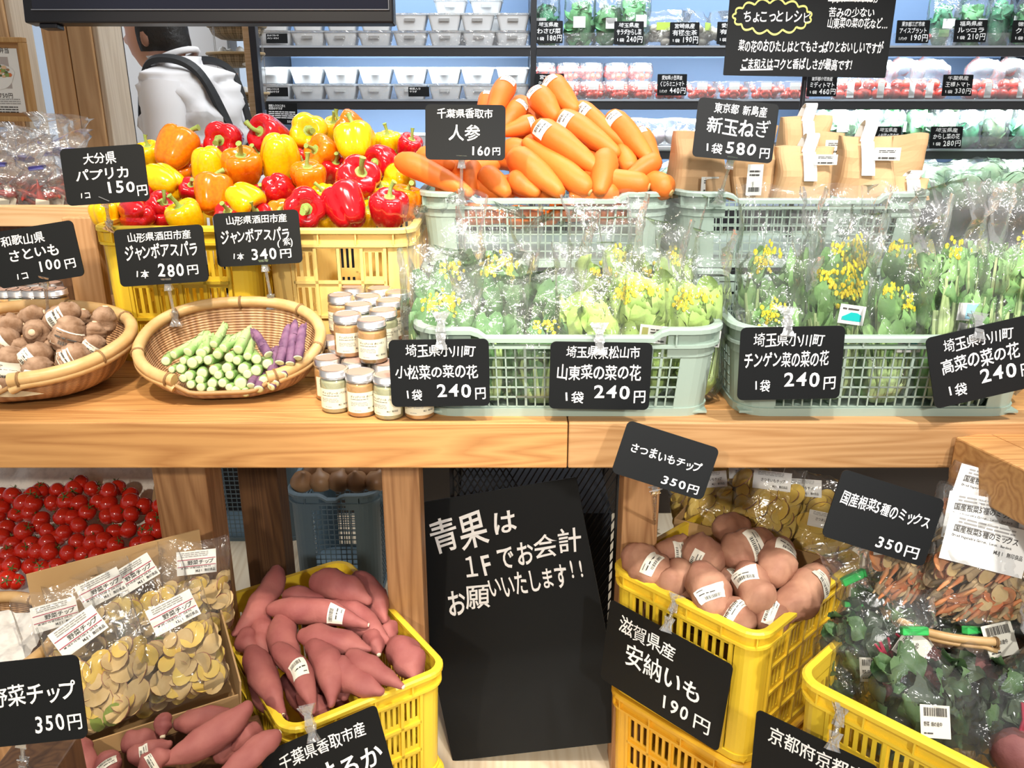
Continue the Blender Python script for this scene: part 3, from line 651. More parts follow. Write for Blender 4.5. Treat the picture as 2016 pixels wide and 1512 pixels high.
# local frame: faces -X, +Y is the far side
skin = mat('skin', (.62, .34, .24), .5, .4, sss=.15); hairm = mat('hair_black', (.015, .013, .012), .4, bump=.5, bscale=120)
shirtm = mat('shirt_white', (.80, .79, .80), .8, .2, bump=.5, bscale=7); trm = mat('trousers_dark', (.03, .035, .05), .8); shoe = mat('shoe_black', (.02, .02, .02), .4)
ZC = 1.53; ZS = ZC-.10
def skinmesh(verts, edges, rad):
    me = bpy.data.meshes.new('b'); me.from_pydata(verts, edges, []); o = bpy.data.objects.new('b', me); C.objects.link(o)
    o.modifiers.new('s', 'SKIN'); 
    for i, r_ in enumerate(rad): me.skin_vertices[0].data[i].radius = r_ if hasattr(r_, '__len__') else (r_, r_)
    me.skin_vertices[0].data[0].use_root = True
    sb = o.modifiers.new('u', 'SUBSURF'); sb.levels = 2; sb.render_levels = 2
    bpy.context.view_layer.update(); m2 = bpy.data.meshes.new_from_object(o.evaluated_get(bpy.context.evaluated_depsgraph_get()))
    V = [tuple(v.co) for v in m2.vertices]; F = [tuple(p.vertices) for p in m2.polygons]
    bpy.data.objects.remove(o); bpy.data.meshes.remove(me); bpy.data.meshes.remove(m2); return V, F
Vs = [(0, 0, .93), (.0, 0, 1.10), (.0, 0, 1.28), (-.01, 0, 1.41), (-.03, 0, 1.47), (-.095, 0, ZC+.01)]
Es = [(0, 1), (1, 2), (2, 3), (3, 4), (4, 5)]; Rd = [(.13, .16), (.11, .14), (.12, .16), (.09, .12), .048, .05]
for s_, fx in ((-1, -.18), (1, .14)):
    b0 = len(Vs); Vs += [(-.01, s_*.175, 1.42), (.03+.03*s_*0, s_*.235, 1.14), (-.10, s_*.22, .93), (-.15, s_*.21, .86)]
    Es += [(3, b0), (b0, b0+1), (b0+1, b0+2), (b0+2, b0+3)]; Rd += [.062, .046, .032, .03]
    b1 = len(Vs); Vs += [(0, s_*.09, .86), (fx*.5, s_*.10, .48), (fx, s_*.10, .09), (fx-.13, s_*.11, .04)]
    Es += [(0, b1), (b1, b1+1), (b1+1, b1+2), (b1+2, b1+3)]; Rd += [.085, .06, .042, .038]
V, F = skinmesh(Vs, Es, Rd)
b = MB(); b.add(V, F)
HX, HZ = -.118, ZC+.062
def head(a, q):
    th = 2*PI*q; ph = PI*a; d = Vector((math.sin(ph)*math.cos(th), math.sin(ph)*math.sin(th), -math.cos(ph)))
    r = Vector((d.x*.100, d.y*.076, d.z*.122))
    front = max(0, -d.x)
    if d.z < 0: r.x *= 1-.0*front; r.y *= 1-.25*(-d.z)**1.5; r.x += .035*(-d.z)*(d.x > 0)*d.x  # jaw narrows
    r.x -= .026*math.exp(-((d.z+.15)/.16)**2-(d.y/.16)**2)*(d.x < 0)      # nose
    r.x -= .010*math.exp(-((d.z-.28)/.12)**2)*front**2                    # brow
    r.x += .010*math.exp(-((d.z-.06)/.10)**2-((abs(d.y)-.34)/.15)**2)*(d.x < 0)  # eye sockets
    r.x -= .008*math.exp(-((d.z+.52)/.07)**2-(d.y/.3)**2)*(d.x < 0)       # lips
    r.x -= .010*math.exp(-((d.z+.85)/.14)**2-(d.y/.4)**2)*(d.x < 0)       # chin
    return Vector((HX, 0, HZ))+r
b.grid(head, 28, 36, 0, True, True)
for s_ in (-1, 1):
    b.grid(lambda a, q: Vector((HX+.012+.020*math.sin(PI*a)*math.cos(2*PI*q)+.004*math.cos(PI*a), s_*(.074+.010*math.sin(PI*a)*abs(math.sin(2*PI*q))), HZ-.012-.032*math.cos(PI*a))), 8, 10, 0, True, True)
# hands
for s_ in (-1, 1):
    w0 = Vector((-.16, s_*.21, .845)); b.ball(w0+Vector((-.02, 0, -.03)), .04, 6, 8, 0, (.55, .4, 1))
    for k in range(4):
        f0 = w0+Vector((-.043+.018*k, 0, -.062)); b.tube([f0, f0+Vector((-.006, -s_*.006, -.032)), f0+Vector((-.004, -s_*.02, -.058-.006*(k in (1, 2))))], [.0085, .008, .0065], 6)
    b.tube([w0+Vector((-.038, 0, -.02)), w0+Vector((-.062, -s_*.008, -.048)), w0+Vector((-.064, -s_*.012, -.072))], [.010, .009, .007], 6)
b.build('body', skin, per)
def hair(a, q):
    th = 2*PI*q; p_ = head(min(1, .36+.64*a), q); d = p_-Vector((HX, 0, HZ)); back = d.x > -.02
    k = 1.10+.03*nz(p_.x*60, p_.y*60, p_.z*60)
    lim = .02 if d.x > .0 else .055
    if not back and d.z < .05: k = .93
    if d.z < -.06: k = .95
    return Vector((HX+.006, 0, HZ))+Vector((d.x*k, d.y*k, d.z*k))
b = MB(); b.grid(hair, 22, 36, 0, True, True); b.build('hair', hairm, per)
def loft(b, secs, n=26, wr=.006, sd=0, mi=0):
    k = len(secs)-1
    def fn(a, q):
        f = a*k; i = min(int(f), k-1); f -= i; f = f*f*(3-2*f) if 0 else f
        A, B = secs[i], secs[i+1]; c = Vector(A[0]).lerp(Vector(B[0]), f); rx = A[1]+(B[1]-A[1])*f; ry = A[2]+(B[2]-A[2])*f
        p = Vector((rx*math.cos(2*PI*q), ry*math.sin(2*PI*q), 0)); w_ = wr*(nz(p.x*9+sd, p.y*9, c.z*13)*.8+.9*abs(nz(p.x*13+c.z*9, p.y*13+sd, c.z*20)))
        return c+p*(1+w_/max(p.length, .02))
    b.grid(fn, k*5, n, mi, True, True)
b = MB()
loft(b, [((-.046, 0, 1.520), .062, .060), ((-.040, 0, 1.495), .072, .074), ((-.018, 0, 1.480), .090, .120), ((.0, 0, 1.468), .098, .170), ((.0, 0, 1.43), .108, .200), ((.005, 0, 1.33), .118, .200), ((.005, 0, 1.2), .116, .185), ((.01, 0, 1.05), .125, .185), ((.01, 0, .93), .14, .19), ((.01, 0, .86), .145, .195)], 48, .05, 2)
for s_ in (-1, 1):
    A0, A1, A2 = Vector((-.005, s_*.15, 1.425)), Vector((.03, s_*.245, 1.14)), Vector((-.10, s_*.225, .95))
    Pth = [A0.lerp(A1, t_/6) for t_ in range(7)]+[A1.lerp(A2, t_/4) for t_ in range(1, 5)]
    m = MB(); m.tube(Pth, [.068, .073, .068, .064, .061, .058, .056, .054, .051, .049, .047], 14)
    for q in m.v: pass
    b.add([tuple(Vector(q)*(1)+Vector(q).normalized()*.020*nz(q[0]*13, q[1]*13, q[2]*20)) for q in m.v], m.f)
sh = b.build('shirt', shirtm, per)
m = MB(); m.tube([(-.046+.068*math.cos(t_*PI/10), .066*math.sin(t_*PI/10), 1.518+.024*math.cos(t_*PI/10)) for t_ in range(20)], .011, 6, closed=True); m.build('collar', shirtm, sh)
b = MB(); loft(b, [((.01, 0, .95), .125, .170), ((.0, 0, .86), .128, .172), ((0, 0, .78), .11, .16)], 24, .006)
for s_, fx in ((-1, -.18), (1, .14)): loft(b, [((0, s_*.085, .84), .10, .088), ((fx*.5, s_*.10, .48), .078, .075), ((fx, s_*.10, .09), .068, .062)], 16, .008, s_)
b.build('trousers', trm, per)
for s_, fx in ((-1, -.18), (1, .14)):
    b = MB(); b.rbox(fx-.17, fx+.06, s_*.10-.042, s_*.10+.042, .0, .075, .025, 0, None, 3); b.build('shoe', shoe, per)
# shoulder straps: over both shoulders, crossing down the back, and the small black bag at the waist
def strap(P, w=.026):
    b = MB(); P = [Vector(p) for p in P]; k = len(P)
    for i in range(k-1):
        for j in range(6):
            pass
    Q = []
    for i in range(k-1):
        p0, p1, p2, p3 = P[max(i-1, 0)], P[i], P[i+1], P[min(i+2, k-1)]
        for j in range(6):
            t_ = j/6; Q.append(.5*((2*p1)+(p2-p0)*t_+(2*p0-5*p1+4*p2-p3)*t_*t_+(3*p1-p0-3*p2+p3)*t_**3))
    Q.append(P[-1]); V = []
    for i, p in enumerate(Q):
        d = (Q[min(i+1, len(Q)-1)]-Q[max(i-1, 0)]).normalized(); n_ = Vector((p.x-.0, p.y, max(0, (p.z-1.36)*1.6))).normalized(); s_ = d.cross(n_).normalized()
        p = p+n_*.010; V += [p+s_*w*.5+n_*.006, p-s_*w*.5+n_*.006, p-s_*w*.5-n_*.012, p+s_*w*.5-n_*.012]
    b.add(V, [(i*4+j, i*4+(j+1) % 4, (i+1)*4+(j+1) % 4, (i+1)*4+j) for i in range(len(Q)-1) for j in range(4)], 0, False)
    b.build('strap', mat('strap_black', (.03, .032, .035), .6), per)
strap([(-.135, -.10, 1.30), (-.085, -.115, 1.475), (.0, -.11, 1.505), (.09, -.095, 1.465), (.118, -.03, 1.34), (.130, .03, 1.2), (.138, .08, 1.03), (.148, .12, .92)])
strap([(-.135, .10, 1.30), (-.085, .115, 1.475), (.0, .11, 1.505), (.09, .105, 1.465), (.116, .12, 1.34), (.126, .14, 1.22), (.12, .17, 1.10)])
b = MB(); b.grid(lambda a, q: Vector((.135+.045*math.sin(PI*a)*math.cos(2*PI*q), .13+.06*math.sin(PI*a)*math.sin(2*PI*q), 1.19-.075*math.cos(PI*a))), 10, 14, 0, True, True); b.build('pouch', mat('pouch_black', (.02, .02, .024), .45), per)
b = MB(); b.grid(lambda a, q: Vector((.16+.035*math.sin(PI*a)*math.cos(2*PI*q), .16+.10*math.sin(PI*a)*math.sin(2*PI*q), 1.10-.06*math.cos(PI*a))), 10, 14, 0, True, True); b.build('towel', shirtm, per)
# ------------------------------------------------------------------ crates
def rr_ring(w, d, r, dens=.012, k=6):
    """closed rounded-rectangle path with outward normals, dense on the straights"""
    out = []
    def seg(x0, y0, x1, y1, nx, ny):
        n = max(2, int(math.hypot(x1-x0, y1-y0)/dens))
        for i in range(n): out.append((x0+(x1-x0)*i/n, y0+(y1-y0)*i/n, nx, ny))
    def arc(cx, cy, a0):
        for i in range(k): a = R(a0+90*i/k); out.append((cx+r*math.cos(a), cy+r*math.sin(a), math.cos(a), math.sin(a)))
    a, b = w/2, d/2
    seg(-a+r, -b, a-r, -b, 0, -1); arc(a-r, -b+r, -90); seg(a, -b+r, a, b-r, 1, 0); arc(a-r, b-r, 0)
    seg(a-r, b, -a+r, b, 0, 1); arc(-a+r, b-r, 90); seg(-a, b-r, -a, -b+r, -1, 0); arc(-a+r, -b+r, 180)
    return out
def ring(m, path, prof, mi=0, zf=None, part=None):
    """sweep profile [(outward, z)] along the path"""
    n = len(path); k = len(prof); V = []
    for x, y, nx, ny in path:
        dz = zf(x, y) if zf else 0
        V += [(x+nx*o, y+ny*o, z+dz*(1 if j >= 0 else 0)) for j, (o, z) in enumerate(prof)]
    F = []
    for i in range(n):
        i2 = (i+1) % n
        if part and not (part(path[i][0], path[i][1]) and part(path[i2][0], path[i2][1])): continue
        for j in range(k): F.append((i*k+j, i*k+(j+1) % k, i2*k+(j+1) % k, i2*k+j))
    m.add(V, F, mi, False)
def crate(label, w, d, h, m_, style, loc, rz, group=None, name='plastic_crate', tilt=0):
    root = thing(name, label, 'crate', loc, (tilt, 0, rz), group)
    tp = .955 if style == 'grid' else .97; r = .05 if style == 'grid' else .032
    P = rr_ring(w-.016, d-.016, r); a, b_ = w/2-.008, d/2-.008
    if style == 'grid':
        st = .013; ex = .095
        def zf(x, y):
            lx = a-abs(x) if abs(abs(y)-b_) < .012 else 9
            return -st*min(1, max(0, (lx-ex)/.012)) if lx < 9 else 0
    else: zf = None
    q = MB(); ring(q, P, [(-.004, h-.007), (.010, h-.010), (.010, h-.003), (.006, h), (-.004, h)], 0, zf); q.build('rim', m_, root)
    hb = .034 if style == 'grid' else .036
    q = MB(); ring(q, P, [(-.003, h-hb), (.007, h-hb), (.007, h-hb+.005), (-.003, h-hb+.005)])
    for i in range(0, len(P), 6 if style == 'grid' else 6):   # little upright ribs between the two lips
        x, y, nx, ny = P[i]; tx, ty = -ny, nx; dz = zf(x, y) if zf else 0
        q.add([(x+tx*s*.0013+nx*o, y+ty*s*.0013+ny*o, z) for z in (h-hb+.004, h-.008+dz) for s, o in ((-1, -.002), (1, -.002), (1, .008), (-1, .008))], [(0, 1, 2, 3), (4, 7, 6, 5), (0, 4, 5, 1), (1, 5, 6, 2), (2, 6, 7, 3), (3, 7, 4, 0)], 0, False)
    q.build('lip', m_, root)
    def tz(m2):        # taper below the lip
        for i, (x, y, z) in enumerate(m2.v):
            s = tp+(1-tp)*max(0, min(1, z/(h-hb))); m2.v[i] = (x*s, y*s, z)
        return m2
    cl = .062 if style == 'grid' else .05
    corner = lambda x, y: (a-abs(x) < cl+.001 and b_-abs(y) < cl+.001)
    q = MB(); ring(q, P, [(-.003, .0), (.0, .0), (.0, h-hb+.002), (-.003, h-hb+.002)], 0, None, corner); tz(q); q.build('corner_post', m_, root)
    if style == 'grid':   # solid upper band of the ends
        q = MB(); ring(q, P, [(-.003, h-.05), (0, h-.05), (0, h-.010), (-.003, h-.010)], 0, None, lambda x, y: abs(abs(y)-b_) > .012 or a-abs(x) < ex); q.build('upper_band', m_, root)
    else:
        q = MB(); ring(q, P, [(-.003, h-hb), (0, h-hb), (0, h-.004), (-.003, h-.004)]); q.build('upper_band', m_, root)
    # foot and base
    q = MB(); ring(q, P, [(-.004, 0), (.003, 0), (.003, .014), (-.004, .014)]); tz(q)
    q.box(-a*tp+.002, a*tp-.002, -b_*tp+.002, b_*tp-.002, .004, .008); q.build('base', m_, root)
    # side walls
    for side in range(4):
        L = (w if side % 2 == 0 else d)/2-.008-cl; off = (b_ if side % 2 == 0 else a)
        q = MB(); tr = Matrix.Rotation(side*PI/2, 4, 'Z')
        if style == 'grid':
            nv = max(4, int(L*2/.0155)); z0, z1 = .016, h-hb
            for i in range(nv+1):
                x = -L+2*L*i/nv; big = i % 7 == 0; ww = .0021 if big else .0012
                q.box(x-ww, x+ww, -off, -off+(.004 if big else .0024), z0, z1, 0, tr)
            nh = int((z1-z0)/.0155)
            for i in range(nh+1):
                z = z0+(z1-z0)*i/nh; q.box(-L, L, -off, -off+.0026, z-.0012, z+.0012, 0, tr)
        else:
            bands = max(1, round((h-hb-.02)/.062)); bh = (h-hb-.014)/bands; sec = 4 if side % 2 == 0 else 5
            for k in range(bands+1):
                z = .014+bh*k; q.box(-L, L, -off-.0045, -off+.003, z-.003, z+.003, 0, tr)
            sw = 2*L/sec
            for j in range(sec+1):
                x = -L+sw*j; q.box(x-.003, x+.003, -off-.0045, -off+.003, .014, h-hb, 0, tr)
            for j in range(sec):
                for k in range(bands):
                    x0, x1 = -L+sw*j+.003, -L+sw*(j+1)-.003; z0, z1 = .017+bh*k, .011+bh*(k+1)
                    if style == 'panel' and 1 <= j <= sec-2 and k < bands-1: q.box(x0, x1, -off-.0005, -off+.002, z0, z1, 0, tr); continue
                    if style == 'panel' and 1 <= j <= sec-2: continue
                    ns = max(3, int((x1-x0)/.0125))
                    q.box(x0, x1, -off, -off+.003, z1-.008, z1, 0, tr); q.box(x0, x1, -off, -off+.003, z0, z0+.008, 0, tr)
                    for s in range(ns+1):
                        xx = x0+(x1-x0)*s/ns; q.box(max(x0, xx-.0032), min(x1, xx+.0032), -off, -off+.003, z0+.008, z1-.008, 0, tr)
        tz(q); q.build('side_wall', m_, root)
    return root
cgreen = mat('crate_sage', (.33, .42, .36), .42, .5); cyel = mat('crate_yellow', (.88, .62, .045), .38, .5, (.84, .57, .04), 5); cpale = mat('crate_pale_yellow', (.84, .60, .20), .42, .5); camber = mat('crate_amber', (.80, .44, .03), .4); cblue = mat('crate_slate', (.14, .20, .24), .5)
GD, GH = .40, .165
gA0, gA1 = W(808, 648, 1.312), W(1437, 648, 1.312); gw = gA1.x-gA0.x; gxa = (gA0.x+gA1.x)/2
gxb = W(1750, 655, 1.312).x; gwb = (W(1752, 655, 1.312).x-W(1440, 655, 1.312).x)*2
GHf = gA0.z-T
crate('sage green crate of leafy greens at the front of the table, beside the jars', gw, GD, GHf, cgreen, 'grid', (gxa, 1.315+GD/2, T), 0)
crate('sage green crate holding greens with white labels, beyond the gap at the table front', gw, GD, GHf, cgreen, 'grid', (gxa+gw+.012, 1.315+GD/2, T), 0)
rY = 1.735; ra0, ra1 = W(820, 378, rY), W(1331, 378, rY); rw = ra1.x-ra0.x; zr = ra0.z
rb0 = W(1335, 378, rY); 
crate('sage green crate heaped with carrots', rw, GD, GHf, cgreen, 'grid', ((ra0.x+ra1.x)/2, rY+GD/2, zr-GHf), 0)
crate('sage green crate full of brown paper bags', rw, GD, GHf, cgreen, 'grid', (rb0.x+rw/2+.004, rY+GD/2, zr-GHf), 0)
crate('sage green crate stacked under the carrot crate', rw, GD, zr-GHf-T-.001, cgreen, 'grid', ((ra0.x+ra1.x)/2, rY+GD/2, T), 0)
crate('sage green crate stacked under the paper bag crate', rw, GD, zr-GHf-T-.001, cgreen, 'grid', (rb0.x+rw/2+.004, rY+GD/2, T), 0)
yY = 1.62; ya0, ya1 = W(174, 446, yY), W(500, 446, yY); yb0, yb1 = W(508, 450, yY+.03), W(814, 450, yY+.03)
yw = ya1.x-ya0.x; ywb = yb1.x-yb0.x
crate('bright yellow crate heaped with paprika beside the wooden box', yw, .46, ya0.z-T, cyel, 'slots', ((ya0.x+ya1.x)/2, yY+.23, T), 0)
crate('pale yellow crate heaped with paprika beside the carrot crate, with a window in its front', ywb, .46, yb0.z-T, cpale, 'panel', ((yb0.x+yb1.x)/2, yY+.03+.23, T), 0)
# crates on the floor, turned at an angle
def corner_crate(label, pts, z, h, m_, style, loc_z, dx=0):
    Q = [WZ(u, v, z) for u, v in pts]            # left, front, right corners
    e1 = Q[1]-Q[0]; e2 = Q[2]-Q[1]; ang = (math.atan2(e1.y, e1.x)+math.atan2(e2.y, e2.x)-PI/2)/2
    w, d = e1.length, e2.length; c = (Q[0]+Q[2])/2
    crate(label, w, d, h, m_, style, (c.x, c.y, loc_z), ang); return c, w, d, ang
ZR = H-.88; ZL = H-1.0
cR = corner_crate('yellow crate of round brown sweet potatoes, turned at an angle beside the blackboard', [(1200, 1112), (1500, 1262), (1702, 1092)], ZR, .285, cyel, 'slots', ZR-.285)
crate('amber yellow crate stacked under the round sweet potato crate', cR[1]-.006, cR[2]-.006, ZR-.287, camber, 'slots', (cR[0].x, cR[0].y, 0), cR[3])
cL = corner_crate('yellow crate of long red sweet potatoes, turned at an angle beside the chips carton', [(424, 1182), (545, 1462), (862, 1312)], ZL, .24, cyel, 'slots', ZL-.24)
crate('yellow crate stacked under the long sweet potato crate', cL[1]-.006, cL[2]-.006, ZL-.242, cyel, 'slots', (cL[0].x, cL[0].y, 0), cL[3])
ZB = H-.86
e1 = Vector((math.cos(cR[3]), math.sin(cR[3]), 0)); e2 = Vector((-e1.y, e1.x, 0))
l0 = WZ(1563, 1330, ZB); bw, bd = .47, .44
cB = l0+e1*bw/2+e2*bd/2
crate('yellow crate of bagged beetroot with green tape ties', bw, bd, .285, cyel, 'slots', (cB.x, cB.y, ZB-.285), cR[3])
crate('yellow crate stacked under the beetroot crate', bw-.006, bd-.006, ZB-.287, cyel, 'slots', (cB.x, cB.y, 0), cR[3])
# crates far under the table
for k, (u0, u1, v0, lab) in enumerate(((556, 744, 962, 'slate blue crate of onions under the table, between the posts'), (440, 470, 965, 'slate blue crate under the table, behind the two left-standing posts'))):
    p, q = W(u0, v0, 2.15), W(u1 if k == 0 else 560, v0, 2.15); ww = (q.x-p.x) if k == 0 else .34
    if k: p.x -= .22; lab = 'dark slate crate under the table, behind the long sweet potato crate'
    crate(lab, ww, .34, p.z-.02, cblue, 'grid', (p.x+ww/2, 2.15+.17+(.0 if k == 0 else .36), .02 if 0 else 0), 0)
    if k == 0:
        on = mat('onion_skin', (.30, .15, .07), .4, .5, (.42, .24, .12), 6)
        for j in range(11):
            rg = random.Random(j); b = MB(); rr = .034; b.lathe([(.004, -rr*.86), (rr*.6, -rr*.75), (rr, -.1*rr), (rr*.8, rr*.55), (rr*.3, rr*.9), (.006, rr*1.15)], 16)
            o = b.build('onion', on); o.location = (p.x+.04+(j % 6)*.052+(j//6)*.02, 2.15+.06+(j//6)*.07, p.z-.008); o.rotation_euler = (rg.uniform(-.5, .5), rg.uniform(-.5, .5), j)
            tag(o, 'brown onion, %s in the %s row of the slate crate under the table' % (ordw(j % 6), ('front', 'back')[j//6]), 'onion', 'onions under the table')
# ------------------------------------------------------------------ blackboard leaning by the post and mesh trolley behind it
pb = W(1000, 1488, 1.54); pb.z = .006
n_ = Vector((-.14, -1, .22))
c4 = [(806, 986), (1172, 943), (1198, 1452), (872, 1506)]
M, w, h = rect_fit(c4, W(1020, 1478, 1.53), n_)
def bx(L, put): pass
sign('tall blackboard leaning against the table, asking customers to pay on the first floor', c4, W(1020, 1478, 1.53), n_,
     [('青果', .13, .46, .135, .125, 0, .03), ('は', .49, .63, .125, .09, 0, .03), ('１F', .27, .47, .272, .105, 0, .03), ('で', .48, .58, .252, .085, 0, .03), ('お', .59, .69, .248, .09, 0, .03), ('会計', .69, .96, .235, .085, 0, .03), ('お', .15, .26, .395, .10, 0, .03), ('願', .26, .40, .385, .10, 0, .03), ('いいたします', .40, .85, .36, .085, 0, .03), ('!!', .87, .97, .335, .08, 0, .03)],
     name='blackboard', r=.003, t=.006, bold=.028, cat='blackboard')
def tiltmove(o, z): pass
mesh = mat('mesh_black', (.03, .03, .03), .5)
p, q = W(885, 935, 1.80), W(1225, 935, 1.80)
r = thing('mesh_trolley', 'black wire mesh cart pushed under the table behind the blackboard', 'cart', (p.x, 1.86, 0)); ww = q.x-p.x; hh = W(1000, 930, 1.80).z
b = MB()
for i in range(-24, 30):
    x = ww*i/26
    for s in (1, -1):
        a0 = x; a1 = x+s*hh*.55
        t0, t1 = 0, 1
        def cl(t_): return (a0+(a1-a0)*t_, 0, hh*(.0+t_))
        ts = [t_ for t_ in ([(0-a0)/(a1-a0), (ww-a0)/(a1-a0)])]; lo, hi = max(0, min(ts)), min(1, max(ts))
        if hi > lo: b.tube([cl(lo), cl(hi)], .0018, 4)
b.build('mesh_panel', mesh, r)
b = MB(); b.tube([(0, 0, .06), (0, 0, hh), (ww, 0, hh), (ww, 0, .06)], .007, 6); b.tube([(0, .3, .06), (0, .3, hh), (ww, .3, hh), (ww, .3, .06)], .007, 6); b.tube([(0, 0, hh), (0, .3, hh)], .006, 6); b.tube([(ww, 0, hh), (ww, .3, hh)], .006, 6); b.build('frame', mesh, r)
for x in (.02, ww-.02):
    for y in (.02, .28): b = MB(); b.add([], []); b.tube([(x-.008, y, .03), (x+.008, y, .03)], .03, 14); b.build('caster', mesh, r)
b = MB(); b.box(.01, ww-.01, .01, .29, .08, .09); b.build('bottom_tray', mesh, r)
b = MB(); b.box(.01, ww-.01, .02, .28, .0905, hh*.75); b.build('added_liner', mat('liner_dark', (.035, .04, .05), .9), r)  # added dark liner, full width, so no lit floor shows through the mesh
# ------------------------------------------------------------------ peppers
PEP = {'red': mat('pepper_red', (.56, .006, .012), .16, .6, (.44, .004, .010), 9, coat=.5), 'yellow': mat('pepper_yellow', (.90, .56, .004), .16, .6, (.88, .46, .004), 7, coat=.5), 'orange': mat('pepper_orange', (.86, .23, .004), .16, .6, (.80, .17, .004), 7, coat=.5)}
stemm = mat('pepper_stem', (.22, .34, .06), .5, .4, (.36, .46, .14), 30)
def pepper_mesh(lobes, ph, tall, seed):
    m = MB(); rg = random.Random(seed); la = [rg.uniform(.75, 1.2) for _ in range(lobes)]
    prof = [(0, .10), (.14, .045), (.34, 0), (.60, .03), (.80, .14), (.92, .32), (.99, .55), (1.0, .72), (.95, .88), (.82, .985), (.62, 1.02), (.40, .985), (.22, .925), (.06, .90), (0, .90)]
    def fn(a, q):
        k = a*(len(prof)-1); i = min(int(k), len(prof)-2); f = k-i; r = prof[i][0]+(prof[i+1][0]-prof[i][0])*f; z = prof[i][1]+(prof[i+1][1]-prof[i][1])*f
        th = 2*PI*q; lob = abs(math.cos(lobes*th/2+ph)); lob = lob**.55; idx = int(((lobes*th/2+ph)/PI+.5)) % lobes
        rr = r*(.80+.22*lob*(.9+.1*la[idx])); zz = z
        if z > .85: zz = z-.05*(1-lob)*min(1, r*1.6)
        if z < .2: zz = z+.06*(1-lob)*min(1, r*2)+.05*(la[idx]-.9)*r
        rr *= 1-.10*(1-z)*1.0+.03*nz(th, z*2, seed)
        return Vector((rr*math.cos(th), rr*math.sin(th), (zz-.5)*tall))
    m.grid(fn, 26, 44, 0, True, True); return m
def stem_mesh(tall, bend, seed):
    m = MB(); rg = random.Random(seed); z0 = .41*tall
    P = []
    for i in range(7):
        t = i/6; P.append((bend*.55*t*t*1.2, .10*math.sin(3*t+seed)*t, z0+.80*t-(.2*t*t if bend > .5 else 0)))
    m.tube(P, [.20, .13, .11, .105, .105, .115, .15], 9)
    m.grid(lambda a, q: Vector(((.05+.27*a)*(1+.14*math.cos(6*2*PI*q))*math.cos(2*PI*q), (.05+.27*a)*(1+.14*math.cos(6*2*PI*q))*math.sin(2*PI*q), z0+.05-.015*a+.02*math.sin(PI*a))), 4, 24, 0, True, True)
    return m
PV = []
for vi, (lb, ph, tall, bend) in enumerate(((4, .3, 1.75, .35), (3, .9, 1.95, .75), (4, 1.1, 1.6, .15))):
    fm, smm = pepper_mesh(lb, ph, tall, vi*7+1), stem_mesh(tall, bend, vi)
    d = {}
    for c_ in PEP:
        r = thing('bell_pepper', 'x', 'bell pepper', group='paprika heaped in the yellow crates')
        fm.build('flesh', PEP[c_], r); smm.build('stem', stemm, r); d[c_] = Proto(r)
    PV.append(d)
